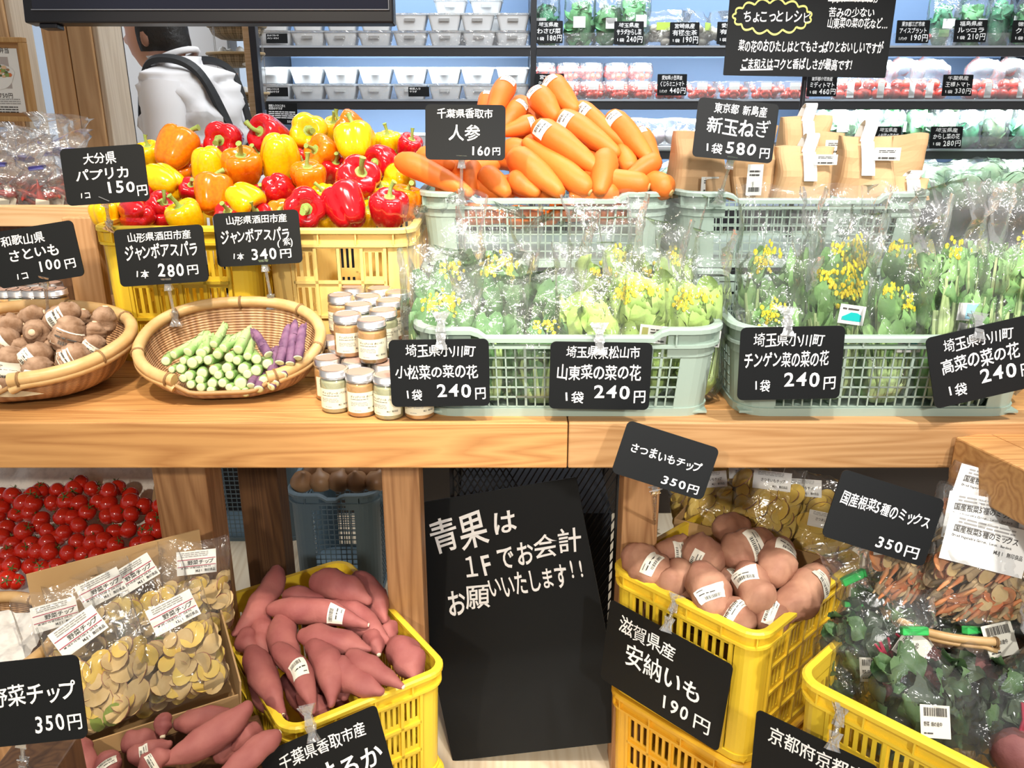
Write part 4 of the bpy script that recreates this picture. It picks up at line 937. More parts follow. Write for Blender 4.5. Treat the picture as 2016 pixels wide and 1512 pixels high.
# colour, centre u v, diameter px, stem direction (right, up, towards viewer), variant, depth push
PL = [('orange', 347, 296, 82, .35, .75, -.5, 1, 0), ('yellow', 297, 306, 52, .0, .9, .4, 0, .03), ('yellow', 325, 362, 76, -.85, .25, -.45, 1, 0), ('red', 445, 278, 76, -.12, .1, .95, 0, .02),
      ('yellow', 413, 327, 74, .05, -.9, -.3, 1, 0), ('orange', 477, 333, 78, .12, .88, .42, 0, -.01), ('red', 535, 268, 76, -.45, .3, .8, 1, .02), ('yellow', 550, 306, 82, -.1, -.9, -.35, 1, -.02),
      ('yellow', 607, 264, 76, .25, .25, .9, 0, .02), ('orange', 638, 302, 68, -.55, .35, .75, 2, .01), ('yellow', 700, 284, 84, -.15, .85, -.45, 2, -.05), ('orange', 692, 252, 58, -.75, .5, .1, 1, .04),
      ('yellow', 764, 284, 54, .0, .95, .25, 2, .03), ('red', 805, 292, 52, .35, .85, .35, 0, .02), ('red', 755, 318, 66, -.45, .0, .85, 1, .0), ('orange', 420, 385, 76, -.05, .85, -.45, 1, -.02),
      ('yellow', 480, 396, 76, .75, -.5, .35, 0, -.02), ('red', 547, 372, 68, .1, -.55, -.8, 2, .0), ('orange', 608, 352, 70, .05, .93, .35, 2, -.01), ('red', 702, 358, 88, .4, .6, .68, 0, -.03),
      ('red', 600, 408, 84, .3, .02, .93, 0, -.02), ('red', 683, 408, 86, -.35, .75, -.45, 1, -.03), ('red', 766, 415, 78, .12, .92, .35, 0, -.02), ('yellow', 788, 358, 64, -.4, .2, -.85, 1, .02),
      ('orange', 797, 402, 66, .2, .85, .1, 1, .02), ('yellow', 748, 385, 54, .1, .9, .35, 2, .03), ('red', 378, 378, 50, .2, .75, .6, 0, .03), ('yellow', 367, 431, 74, -.3, .88, .3, 2, -.02),
      ('red', 312, 412, 60, .6, .55, .4, 1, .02), ('red', 282, 376, 60, .0, .6, -.6, 0, .01), ('red', 272, 425, 70, -.5, .0, -.7, 1, .0), ('yellow', 206, 424, 56, -.1, .95, -.1, 2, .0), ('yellow', 240, 418, 56, .3, .3, -.8, 1, .03),
      ('red', 455, 432, 64, .0, .6, .5, 2, .03), ('red', 592, 322, 56, .1, .3, .8, 2, .08), ('red', 655, 338, 60, .35, .75, .4, 0, .07), ('yellow', 640, 395, 56, .0, .7, .5, 1, .05), ('red', 505, 430, 64, .1, .5, .6, 0, .04),
      ('yellow', 645, 430, 56, -.2, .7, .5, 2, .04), ('yellow', 722, 428, 54, .3, .7, .4, 1, .05), ('red', 396, 318, 60, .0, .5, .6, 2, .09), ('orange', 552, 425, 60, .3, .5, .6, 2, .05), ('red', 510, 318, 60, .0, .6, .5, 2, .09),
      ('yellow', 660, 258, 54, .0, .8, .4, 2, .09), ('red', 735, 345, 54, .1, .8, .3, 2, .10), ('orange', 350, 340, 60, .3, .6, .4, 0, .09), ('red', 445, 372, 64, .0, .6, .5, 2, .08), ('red', 330, 432, 60, .0, .6, .4, 2, .05), ('red', 515, 398, 60, .2, .6, .4, 2, .07)]
items = []
up = Vector((0, 0, 1))
for i, (c_, u, v, dpx, ax, ay, az, vi, dy) in enumerate(PL):
    Y = yY+.08+max(0, (436-v))/190*.34+dy
    p = W(u, v, Y); r_ = dpx*px(p)*.5*1.04
    ax_ = Vector((ax, -az, ay)); roll = random.Random(i).uniform(0, 6.28)
    o = PV[vi][c_].put('x', mtx=zframe(ax_, p, roll, r_), group='paprika heaped in the yellow crates')
    look = 'standing upright' if ay > .8 else 'with stem pointing forward' if az > .7 else 'turned bottom up' if ay < -.4 else 'lying on its side'
    items.append((o, u, v, '%s pepper %s' % (c_, look)))
label_rows(items, 26, '{look}, {k} from the chilies in row {r}')
# ------------------------------------------------------------------ long roots: carrots, sweet potatoes, taro share one shape function
def root_fn(A, B, r0, prof, seed=0, bend=0, lump=.06, fine=.0, oval=1.0, bdir=None):
    A, B = Vector(A), Vector(B); ax = B-A; L = ax.length; ax.normalize(); mid = (A+B)/2
    n1 = (CAM-mid); n1 = (n1-ax*n1.dot(ax)).normalized(); n2 = ax.cross(n1); bd = (n2 if bdir is None else bdir)
    ks = len(prof)-1
    def fn(t, q, off=0):
        t0_ = t; t = max(0, min(1, t)); t = t if 0 else t
        k = t*ks; i = min(int(k), ks-1); f = k-i; g = lambda j: prof[max(0, min(ks, j))]
        pr = .5*(2*g(i)+(g(i+1)-g(i-1))*f+(2*g(i-1)-5*g(i)+4*g(i+1)-g(i+2))*f*f+(3*g(i)-g(i-1)-3*g(i+1)+g(i+2))*f**3)
        if t < 1/ks: pr = prof[1]*math.sqrt(max(0, 1-(1-t*ks)**2))
        elif t > 1-1/ks: pr = prof[-2]*math.sqrt(max(0, 1-(1-(1-t)*ks)**2))
        th = 2*PI*q; c = A.lerp(B, t)+bd*bend*L*math.sin(PI*t)
        rr = r0*pr*(1+lump*nz(t*4+seed, math.cos(th)*.8+seed, math.sin(th)*.8)*1.6+fine*nz(t*26+seed*3, math.cos(th)*.4, math.sin(th)*.4))
        return c+(n1*math.cos(th)*oval+n2*math.sin(th))*(rr+off)
    return fn
def root_obj(name, label, cat, group, fn, m_, o0, nu=22, nv=18):
    root = thing(name, label, cat, tuple(o0), group=group); b = MB(); b.grid(lambda a, q: fn(.5-.5*math.cos(PI*a), q)-Vector(o0), nu, nv, 0, True, True); return root, b
def sticker(root, fn, o0, t0, t1, q0, q1, barcode=True, name='sticker', m_=None):
    b = MB(); o0 = Vector(o0)
    b.grid(lambda a, c: fn(t0+(t1-t0)*a, q0+(q1-q0)*c, .0009)-o0, 5, 6, 0)
    if barcode:
        rg = random.Random(int(t0*999))
        def patch(a0, a1, c0, c1): b.grid(lambda a, c: fn(t0+(t1-t0)*(a0+(a1-a0)*a), q0+(q1-q0)*(c0+(c1-c0)*c), .0013)-o0, 2, 2, 1)
        c = .25
        while c < .85: w_ = rg.choice((.012, .02, .03)); patch(.10, .34, c, c+w_); c += w_+rg.choice((.015, .025))
        patch(.52, .60, .12, .30); patch(.52, .60, .34, .44); patch(.52, .60, .48, .70); patch(.80, .85, .1, .3)
    return b.build(name, [m_ or K['paperw'], K['ink']], root)
carm = mat('carrot_orange', (.78, .20, .03), .48, .4, (.70, .155, .022), 7, bump=.25, bscale=50); cut = mat('carrot_crown', (.55, .36, .14), .6)
CPROF = [.0, .72, .92, .97, 1.0, .98, .95, .91, .86, .81, .75, .68, .60, .47, .0]
pA, pB = W(1075, 392, rY+.03), W(1075, 170, rY+.30); CN = (pB-pA).cross(Vector((1, 0, 0))); CN = CN if CN.y < 0 else -CN
CL = [(1002, 158, 968, 232, 23, 1, .03), (962, 186, 948, 236, 19, 1, .0), (1030, 205, 990, 252, 21, 1, .012), (1056, 238, 985, 262, 19, 1, .012), (1050, 180, 1098, 236, 26, 1, .035), (1080, 158, 1136, 222, 26, 1, .03),
      (1136, 205, 1248, 296, 20, 1, .022), (1098, 226, 1220, 306, 25, 1, .03), (1052, 246, 1180, 338, 28, 1, .042), (1200, 224, 1282, 316, 24, 1, .03), (1258, 255, 1296, 330, 20, 1, .012), (1194, 300, 1180, 400, 27, 0, .06),
      (1164, 382, 1030, 276, 27, 0, .04), (1006, 302, 1108, 402, 29, 0, .045), (1278, 368, 1150, 336, 26, 0, .03), (1322, 380, 1262, 344, 25, 0, .035), (1242, 338, 1222, 280, 20, 0, .015), (1298, 312, 1232, 352, 20, 0, .04),
      (780, 312, 930, 384, 25, 0, .055), (822, 302, 900, 330, 22, 0, .02), (880, 322, 960, 345, 20, 0, .01), (950, 336, 1002, 404, 23, 0, .035), (934, 320, 926, 392, 18, 0, .025), (1004, 346, 1062, 408, 22, 0, .02),
      (1034, 276, 1130, 350, 26, 0, .0), (1060, 330, 1190, 368, 26, 0, .0), (990, 290, 1090, 322, 28, 0, -.01), (860, 362, 930, 400, 24, 0, .01), (1130, 330, 1250, 300, 28, 0, -.02), (1220, 380, 1120, 395, 26, 0, .015), (1010, 250, 1120, 300, 26, 0, -.02), (1150, 270, 1240, 330, 24, 0, -.005), (950, 296, 1050, 334, 27, 0, -.03), (880, 345, 990, 318, 27, 0, -.03), (1010, 345, 1090, 300, 28, 0, -.04), (1200, 330, 1290, 300, 26, 0, -.03), (1060, 225, 1170, 262, 27, 0, -.04), (1110, 380, 1000, 370, 26, 0, -.02), (840, 330, 930, 360, 25, 0, -.025), (1270, 350, 1180, 320, 26, 0, -.03), (1010, 200, 1080, 250, 24, 0, -.03), (960, 380, 1060, 350, 25, 0, -.03), (1000, 390, 890, 350, 24, 0, -.005)]
items = []
for i, (u0, v0, u1, v1, rp, st, lift) in enumerate(CL):
    v0, v1 = min(v0, 380), min(v1, 384); lift = lift*.55+.004 if max(v0, v1) > 370 else lift
    A, B = WP(u0, v0, pA, CN, lift), WP(u1, v1, pA, CN, lift-.004); r_ = rp*px(A)
    ax = (B-A).normalized(); f = root_fn(A, B, r_, CPROF, i*3.1, random.Random(i).uniform(-.03, .03), .05, .035)
    root, b = root_obj('carrot', 'x', 'carrot', 'carrots heaped in the sage green crate', f, carm, A); b.build('body', carm, root)
    q = MB(); z_ = zframe(-ax, Vector((0, 0, 0))-ax*(-.002)); q.lathe([(r_*.30, -.004), (r_*.30, .0015), (r_*.2, .004), (r_*.12, .0035)], 12, 0, z_); q.build('crown', cut, root)
    if st: sticker(root, f, A, .10, .26, -.11, .11, True, 'tape', K['white'])
    items.append((root, (u0+u1)/2, (v0+v1)/2, 'orange carrot '+('with white tape' if st else 'without tape')))
label_rows(items, 24, '{look}, {k} from the peppers in heap row {r}')
# a few lower carrots seen through the lattice
for k, (u, v) in enumerate(((945, 420), (1040, 425), (1130, 412), (1215, 418))):
    A = W(u-50, v, rY+.04); B = W(u+60, v+6, rY+.05); f = root_fn(A, B, .024, CPROF, k, 0, .05, .03); root, b = root_obj('carrot', 'orange carrot behind the lattice wall of its crate, %s from the peppers' % ordw(k), 'carrot', 'carrots heaped in the sage green crate', f, carm, A); b.build('body', carm, root)
# ------------------------------------------------------------------ brown paper bags of onions
def paper_bag(label, u0, u1, vt, vb, Y, rz, depth=.10, handle=0, lab=None, seed=0, cat='paper bag'):
    p0, p1 = W(u0, vb, Y), W(u1, vb, Y); top = W((u0+u1)/2, vt, Y).z; w = p1.x-p0.x; h = top-p0.z
    root = thing('paper_bag', label, cat, ((p0.x+p1.x)/2, Y+depth/2, p0.z), (0, 0, rz), 'brown paper bags of onions')
    def fn(a, q):
        th = 2*PI*q; ww = w*.5*(1-.10*a-.06*math.sin(PI*a)); dd = depth*.5*(1-.75*a*a)
        x = ww*math.copysign(abs(math.cos(th))**.45, math.cos(th)); y = dd*math.copysign(abs(math.sin(th))**.5, math.sin(th))
        c = .013*nz(x*11+seed, a*h*12, y*8+seed)+.008*nz(x*26, a*h*30, seed)
        return Vector((x+c*.4, y-c*math.copysign(1, -y)*.9, a*h*(1+.06*nz(x*18, seed))+.01*nz(x*10+seed)*a))
    b = MB(); b.grid(fn, 9, 26, 0, False, True); n = 26; b.add(b.v[-n:], [tuple(range(n))], 0, False); b.add(b.v[:n], [tuple(range(n-1, -1, -1))], 0, False); b.build('bag', K['kraft'], root)
    if handle:
        b = MB(); hw = .013; hx = (handle-.5)*w*.6; N = 16; V = []
        hh = h*.34; 
        for i in range(N+1):
            t = i/N; an = PI*t; y = -depth*.20*math.cos(an)-(.0); z = h*.93+hh*math.sin(an)**.8
            for s in (-1, 1):
                for o_ in (0, .0015): V.append((hx+s*hw+.012*math.sin(an), y+o_*math.cos(an), z+o_))
        F = []
        for i in range(N): a_, b2 = i*4, (i+1)*4; F += [(a_, a_+2, b2+2, b2), (a_+1, b2+1, b2+3, a_+3), (a_, b2, b2+1, a_+1), (a_+2, a_+3, b2+3, b2+2)]
        b.add(V, F, 0, True); b.grid(lambda a, c: Vector((hx-hw+2*hw*c, -depth*.5*(1-.75*(a*.55+.38)**2)-.010, h*(.38+.55*a))), 4, 2, 0); tag(b.build('handle', K['white'], root), 'white paper handle')
    if lab:
        lx, lz, lw, lh = lab; b = MB(); pt = lambda x, y: (w*(lx-.5)+(x-.5)*lw, -depth*.5*(1-.4*lz*lz)-.014, h*lz+(y-.5)*lh)
        b.add([pt(0, 0), pt(1, 0), pt(1, 1), pt(0, 1)], [(0, 1, 2, 3)], 0, False)
        pt2 = lambda x, y: tuple(Vector(pt(x, y))+Vector((0, -.0008, 0))); bars(b, .15, .85, .12, 1, pt2, .12, 1, h=1.2); bars(b, .15, .8, .75, 2, pt2, .12, 1)
        b.build('label', [K['white'], K['ink']], root)
    return root
paper_bag('brown paper bag with white handle, tall one standing behind the bright bag', 1535, 1648, 232, 330, rY+.24, 0, .10, .45, None, 3)
paper_bag('brown paper bag with a white label flap between the two handled bags at the back', 1612, 1668, 262, 330, rY+.22, -.1, .08, 0, (.5, .6, .04, .03), 4)
paper_bag('open-topped brown paper bag at the end of the crate by the cabbages', 1745, 1832, 268, 360, rY+.20, -.3, .10, 0, None, 5)
paper_bag('brown paper bag with barcode label under the onion sign', 1322, 1432, 262, 392, rY+.05, .1, .12, 0, (.58, .22, .036, .034), 6)
paper_bag('beige paper bag with two printed labels, half behind the onion sign', 1435, 1532, 250, 396, rY+.07, 0, .10, 0, (.45, .30, .032, .062), 7)
paper_bag('bright brown paper bag with white handle strip and barcode, front of the crate', 1528, 1652, 294, 394, rY+.03, -.05, .12, .55, (.74, .80, .045, .02), 8)
paper_bag('wide brown paper bag with white handle and barcode label, beside the bright bag', 1656, 1774, 272, 390, rY+.05, -.1, .13, .42, (.72, .74, .05, .025), 9)
paper_bag('low brown paper bag with a white handle at the corner of the crate', 1760, 1845, 352, 394, rY+.06, -.2, .09, .55, None, 10)
paper_bag('brown paper bag peeking between the sign clip and the crate corner', 1388, 1445, 350, 392, rY+.02, .2, .05, 0, None, 11)
# ------------------------------------------------------------------ jars of dip sauce
glassm = film('jar_glass', .86, (1, 1, 1), .06, .03, .25); lidsil = mat('lid_silver', (.80, .78, .78), .30, metal=1); lidtop = mat('lid_top_pink', (.40, .26, .21), .6, .25)
JM = {'red pepper': (mat('sauce_orange', (.80, .42, .12), .35, .5), 'ディップソース 赤ピーマン'), 'basil': (mat('sauce_basil', (.66, .66, .36), .35, .5), 'ディップソース バジル')}
JR, JH = .0245, .074
def jar(kind):
    r = thing('sauce_jar', 'x', 'sauce jar', group='dip sauce jars stacked on the table')
    b = MB(); b.lathe([(JR*.86, .001), (JR*.985, .004), (JR*.985, .052), (JR*.90, .056)], 28); b.build('sauce', JM[kind][0], r)
    b = MB(); b.lathe([(JR*.88, 0), (JR, .003), (JR, .054), (JR*.93, .0595), (JR*.86, .062), (JR*.86, .066)], 28); b.build('glass', glassm, r)
    b = MB(); b.lathe([(JR*.90, .0612), (JR*.99, .0605), (JR*.99, .0605), (JR*1.01, .062), (JR*1.01, .0632), (JR*.99, .0638), (JR*.99, .0638), (JR*.99, .0712), (JR*.99, .0712), (JR*.95, .0736), (JR*.95, .0736), (JR*.85, .0742), (JR*.85, .0742), (JR*.82, .0730), (JR*.82, .0730)], 36); l = b.build('lid', lidsil, r)
    b = MB(); b.lathe([(JR*.815, .0731), (JR*.815, .0735), (JR*.815, .0735), (.001, .0736)], 26); b.build('lid_print', lidtop, l)
    b = MB(); wrap = lambda x, y, o=.0004: ((JR+o)*math.sin((x-.5)*2.5), -(JR+o)*math.cos((x-.5)*2.5), .009+.035*y)
    b.grid(lambda a, c: wrap(a, c), 16, 1, 0); p2 = lambda x, y: wrap(x, y, .0008)
    write(b, JM[kind][1], .14, .86, .80, .0042/.035*1.0, p2, 1, 0, .02)
    bars(b, .14, .62, .66, 1, p2, .05, 1); bars(b, .14, .60, .50, 3, p2, .07, 2); write(b, 'MUJI 無印良品', .60, .90, .22, .10, p2, 1, 0, .02); bars(b, .24, .42, .10, 1, p2, .06, 2)
    b.build('label', [mat('jar_label', (.80, .74, .55), .55), K['ink'], K['inkgrey']], r)
    return Proto(r)
JP = {k: jar(k) for k in JM}
JL = []   # lid centre px, kind, tier
low = [(657, 724, 'basil'), (714, 731, 'red pepper'), (766, 735, 'basil'), (645, 703, 'red pepper'), (700, 708, 'basil'), (758, 713, 'red pepper'), (652, 664, 'red pepper'), (815, 735, 'red pepper')]
upr = [(683, 617, 'red pepper'), (731, 628, 'red pepper'), (754, 609, 'basil'), (705, 598, 'basil'), (766, 590, 'red pepper'), (670, 580, 'red pepper'), (724, 582, 'basil'), (783, 574, 'red pepper'), (695, 563, 'basil'), (747, 566, 'red pepper')]
zt1, zt2 = T+JH, T+2*JH
def settle(P, d):
    for _ in range(60):
        for i in range(len(P)):
            for j in range(i):
                e = P[i]-P[j]; e.z = 0
                if e.length < d: e = e.normalized()*(d-e.length)*.5; P[i] += e; P[j] -= e
    return P
Plo = settle([WZ(u, v, zt1) for u, v, k in low], 2*JR+.0006); Pup = settle([WZ(u, v, zt2) for u, v, k in upr], 2*JR+.0006)
xmax = gxa-gw/2-JR-.002
for k, (p, q) in enumerate(zip(Plo, low)): JP[q[2]].put('%s dip jar on the table, %s' % (q[2], ('front corner next to the basket', 'second along the front row', 'third along the front row, half behind the sign', 'second row next to the basket', 'second row, middle one', 'second row, by the green crate', 'back row nearest the basket rim', 'at the front corner of the green crate')[k]), loc=(p.x, p.y, T+.0003), rot=(0, 0, R((-6, 8, -25, 10, 0, 5, 20, 0)[k])+math.atan2(p.x, p.y)*-1), group='dip sauce jars stacked on the table')
for k, (p, q) in enumerate(zip(Pup, upr)): JP[q[2]].put('%s dip jar on top of the lower jars, %s' % (q[2], ('front one nearest the basket', 'foremost one of the upper tier', 'just behind the foremost jar', 'second row, middle', 'second row beside the greens', 'third row nearest the yellow crate', 'third row middle', 'third row beside the greens', 'rear row nearest the yellow window', 'rear row beside the slots')[k]), loc=(p.x, p.y, T+JH+.0006), rot=(0, 0, R((12, -4, 20, 0, 30, -40, 0, 25, 0, 10)[k])-math.atan2(p.x, p.y)), group='dip sauce jars stacked on the table')
# jars hidden under the upper tier carry it
for k, (u, v) in enumerate(((0, 0), (1, 0), (2, 0), (0, 1), (1, 1), (2, 1), (0, 2), (1, 2))):
    x, y = Plo[3].x+.012+u*.056, Plo[3].y+.062+v*.055
    if (Vector((x, y, 0))-Vector((Plo[6].x, Plo[6].y, 0))).length < .05: continue
    JP['basil'].put('dip jar buried under the upper tier of the stack, %s in %s buried row' % (ordw(u), ordw(v)), loc=(x, y, T+.0003), group='dip sauce jars stacked on the table')
# ------------------------------------------------------------------ bamboo baskets
bamweave = weave('basket_weave', (.62, .37, .19), (.30, .14, .06), 44, 16); bamrim = mat('bamboo_cane', (.66, .43, .20), .38, .5, (.58, .35, .14), 12, stretch=(3, 3, 3)); wire = mat('cane_binding', (.30, .17, .07), .5)
def basket(label, c, rx, ry, zf, zb_, rz, open_w=.75, rimr=.0105, bottom=.62, front=-PI/2):
    """winnowing basket: cane rim shaped like a horseshoe, low woven lip at the open side"""
    root = thing('bamboo_basket', label, 'bamboo basket', c, (0, 0, rz))
    def rimp(th):
        y = math.sin(th); e = 1+.10*abs(math.cos(2*th))**2*0
        return Vector((rx*math.copysign(abs(math.cos(th))**.85, math.cos(th)), ry*math.copysign(abs(y)**.9, y), zf+(zb_-zf)*(y+1)/2))
    gap = R(34)*open_w
    def edge_(th):   # woven edge: dips at the open front
        p = rimp(th); d = abs((th-front+PI) % (2*PI)-PI)
        k = max(0, 1-d/(gap*1.25)); p = Vector((p.x*(1-.02*k), p.y*(1-.05*k), p.z*(1-.42*min(1, k*2))))
        return p
    nu, nv = 14, 72; uv = []
    def srf(a, q, o=0):
        th = 2*PI*q; e = edge_(th); base = Vector((e.x*bottom*.9, e.y*bottom*.9+ry*.04, .0025)); s = 1-a
        p = base.lerp(e, 1-s) if 0 else None
        f = a; k = math.sin(f*PI/2)**.9
        p = Vector((base.x+(e.x-base.x)*k, base.y+(e.y-base.y)*k, base.z+(e.z-base.z)*(1-math.cos(f*PI/2))**.85))
        n_ = Vector((-p.x, -p.y, .08)).normalized()
        return p+n_*o
    b = MB(); b.grid(lambda a, q: srf(a, q, .0035), nu, nv, 0, True, True); n1 = len(b.v)
    b.grid(lambda a, q: srf(a, q, 0)+Vector((0, 0, -.0005)), nu, nv, 0, True, True)
    b.add([srf(0, j/nv, .0035)+Vector((0, 0, .001)) for j in range(nv)]+[Vector((0, 0, .0035))], [(j, (j+1) % nv, nv) for j in range(nv)], 0)
    b.add([srf(0, j/nv, 0) for j in range(nv)]+[Vector((0, 0, .0006))], [((j+1) % nv, j, nv) for j in range(nv)], 0)
    uv = [(j/nv, i/nu) for i in range(nu+1) for j in range(nv)]*2+([(j/nv, 0) for j in range(nv)]+[(0, -.6)])*2
    b.build('woven_body', bamweave, root, uv)
    P = [rimp(front+gap+(2*PI-2*gap)*i/60)+Vector((0, 0, .002)) for i in range(61)]
    b = MB(); b.tube(P, rimr, 10)
    P2 = [srf(.93, ((front+gap+(2*PI-2*gap)*i/60)/(2*PI)) % 1, -.004) for i in range(61)]; b.tube(P2, rimr*.62, 8); b.build('cane_rim', bamrim, root)
    for th in (front+gap*1.2, front+gap+.9, front+PI-.75, front+PI, front+PI+.75, front-gap-.9, front-gap*1.2):
        b = MB(); p = rimp(th); t_ = (rimp(th+.02)-rimp(th-.02)).normalized(); a_ = t_.orthogonal().normalized(); c_ = t_.cross(a_)
        b.tube([p+Vector((0, 0, .001))+(a_*math.cos(k*PI/6)+c_*math.sin(k*PI/6))*(rimr*1.08+.0006) for k in range(12)], .0012, 4, closed=True)
        b.tube([p+t_*.0022+Vector((0, 0, .001))+(a_*math.cos(k*PI/6)+c_*math.sin(k*PI/6))*(rimr*1.08+.0006) for k in range(12)], .0012, 4, closed=True)
        b.build('binding', wire, root)
    b = MB(); b.tube([edge_(front-gap+2*gap*i/12) for i in range(13)], .004, 6); b.build('lip', mat('lip_cane', (.42, .24, .10), .5), root)
    return root
bB = W(478, 592, 1.60); bF = W(505, 772, 1.37); bc = Vector(((W(278, 670, 1.49).x+W(636, 670, 1.49).x)/2, (bB.y+bF.y)/2, T))
basket('bamboo basket of giant asparagus on the table beside the jars', tuple(bc), (W(628, 670, 1.49).x-W(284, 670, 1.49).x)/2, (bB.y-bF.y)/2, bF.z-T+.014, bB.z-T-.004, R(6))
tb_ = Vector((W(45, 700, 1.50).x, 1.49, T))
basket('bamboo basket of taro roots on the table below the taro sign', tuple(tb_), .205, .145, .055, .112, R(-12), .7, .0115)
# ------------------------------------------------------------------ asparagus
asp_g = mat('asparagus_green', (.26, .46, .13), .45, .4, (.44, .60, .27), 30, bump=.2); asp_p = mat('asparagus_purple', (.10, .04, .10), .5, .4, (.26, .13, .22), 40, bump=.3); asp_c = mat('asparagus_cut', (.72, .76, .48), .6, .3, (.66, .72, .40), 40)
AP0, AN = W(500, 770, 1.385), Vector((0, -1.0, .55))
def spear(label, A, d, L, r_, m_, grp):
    o0 = A; d = d.normalized(); root = thing('asparagus', label, 'asparagus', tuple(A), group=grp); Z = zframe(d, (0, 0, 0))
    b = MB(); k = 9
    b.lathe([(r_*.96, .0005), (r_, .004), (r_*.98, L*.3), (r_*.92, L*.55), (r_*.95, L*.7), (r_*.82, L*.85), (r_*.5, L*.95), (r_*.12, L)], 14, 0, Z); b.build('spear', m_, root)
    b = MB(); rg = random.Random(int(A.x*9999))
    for i in range(9):
        z = L*(.18+.085*i) if i < 5 else L*(.62+.075*(i-5)); q = rg.uniform(0, 6.28); rr = r_*(1.0 if z < L*.75 else .8)
        c = Vector((rr*math.cos(q), rr*math.sin(q), z)); t = Vector((-math.sin(q), math.cos(q), 0))
        w_ = r_*.55; V = [c-t*w_, c+t*w_, c+Vector((rr*.12*math.cos(q), rr*.12*math.sin(q), r_*1.5)), c+Vector((rr*.10*math.cos(q), rr*.10*math.sin(q), r_*.5))]
        b.add(V, [(0, 1, 3), (1, 2, 3), (0, 3, 2)], 0, True, Z)
    b.build('scales', m_, root)
    b = MB(); b.lathe([(.0004, -.0008), (r_*.6, -.0008), (r_*.95, .0)], 14, 0, Z); b.build('cut_end', asp_c, root)
    return root
AL = [(300, 805, 105, -.3), (455, 885, 110, -.1), (380, 740, 100, .35), (530, 710, 112, .25), (670, 725, 122, -.15), (800, 630, 95, .1), (575, 825, 128, -.1), (680, 935, 120, -.25), (900, 670, 104, .4), (1055, 685, 116, .05),
      (965, 770, 116, 0), (838, 740, 108, 0), (738, 795, 110, .1), (800, 900, 114, .05), (938, 880, 122, 0), (1110, 885, 126, -.1), (1155, 755, 98, -.1), (1252, 785, 112, -.45), (1242, 905, 122, -.15), (965, 948, 102, 0),
      (890, 1035, 106, 0), (785, 1040, 112, -.1), (1085, 1040, 142, -.35), (1322, 1010, 112, -.2), (540, 960, 112, -.1), (845, 950, 100, 0), (655, 1000, 104, 0), (1150, 940, 108, 0), (1030, 1115, 112, -.2), (1130, 1130, 100, 0), (1360, 835, 116, 0), (360, 895, 80, 0), (640, 790, 100, .1), (480, 800, 90, .2), (1040, 800, 100, 0), (1200, 1020, 90, 0), (960, 1080, 90, 0), (720, 690, 90, -.3), (560, 1050, 100, -.1), (665, 1080, 104, 0), (480, 985, 96, -.1), (770, 1110, 96, 0)]
items = []; pitems = []
def asp_at(x, y): return 270+x/5.305, 560+y/5.305
for i, (x, y, d, dx) in enumerate(AL):
    u, v = asp_at(x, y); A = WP(u, v, AP0, AN, .0); r_ = d/5.305/2*px(A)*1.0; rg = random.Random(i+50)
    dirv = Vector((dx*.8+rg.uniform(-.08, .08), 1, (.20 if y < 760 else -.10)+rg.uniform(-.06, .06))); L = .075
    items.append((spear('x', A, dirv, L, r_, asp_g, 'green asparagus in the bamboo basket'), u, v, 'green asparagus spear end'))
label_rows(items, 9, '{look}, {k} from the jars in basket row {r}', True)
for i, (x, y, d, dx, dz, L) in enumerate(((1372, 735, 105, -.75, .62, .07), (1490, 820, 106, .05, .75, .085), (1598, 830, 104, -.05, .8, .095), (1680, 770, 104, -.02, .75, .075), (1405, 945, 112, -.1, .4, .08), (1520, 950, 106, 0, .4, .08), (1270, 1095, 108, -.1, .4, .06), (1440, 1035, 98, 0, .4, .06), (1190, 1060, 96, 0, .4, .07), (1400, 1075, 90, .2, .3, .06))):
    u, v = asp_at(x, y); A = WP(u, v, AP0, AN, .004); r_ = d/5.305/2*px(A)
    pitems.append((spear('x', A, Vector((dx, 1, dz)), L, r_, asp_p, 'purple asparagus in the bamboo basket'), u, v, 'purple asparagus spear'))
label_rows(pitems, 12, '{look}, {k} from the jars in row {r} of purple ones', True)
# ------------------------------------------------------------------ taro roots
tarom = mat('taro_skin', (.42, .28, .195), .85, .2, (.19, .105, .06), 38, bump=1.0, bscale=60)
TN = Vector((.1, -1, .75)); TP0 = W(60, 700, 1.44)
TPROF = [.0, .66, .87, .97, 1.0, 1.0, .95, .84, .62, .0]
TL = [(18, 643, 48, 1, .1, 1.25, 0, .0), (73, 655, 50, .1, -1, 1.05, 0, .01), (122, 625, 52, .9, .5, 1.5, 1, .012), (62, 622, 40, .8, .2, 1.3, 0, .0), (163, 626, 32, .2, 1, 1.1, 0, .0), (206, 632, 44, .15, 1, 1.35, 0, .0), (187, 657, 44, .1, 1, 1.1, 0, .005), (136, 660, 66, .3, .8, 1.15, 1, .02), (8, 672, 52, .6, .4, 1.2, 1, .005), (70, 706, 62, .6, .5, 1.1, 1, .028), (76, 738, 62, .1, 1, 1.2, 1, .035), (146, 708, 62, .8, .5, 1.1, 1, .028), (20, 722, 66, .2, .9, 1.25, 1, .03), (8, 762, 50, .1, -1, 1, 0, .03), (184, 683, 46, .5, .6, 1.1, 1, .015), (108, 690, 46, .2, .8, 1.1, 0, .0), (-22, 700, 60, .5, .5, 1.2, 0, .01), (112, 748, 50, .3, .8, 1.1, 0, .012), (38, 690, 46, .5, .5, 1.2, 0, .0), (-25, 650, 52, .5, .5, 1.2, 0, .0), (-28, 750, 60, .4, .6, 1.1, 0, .02), (150, 650, 44, .4, .6, 1.1, 0, -.02), (44, 760, 44, .4, .6, 1.1, 0, .01)]
items = []
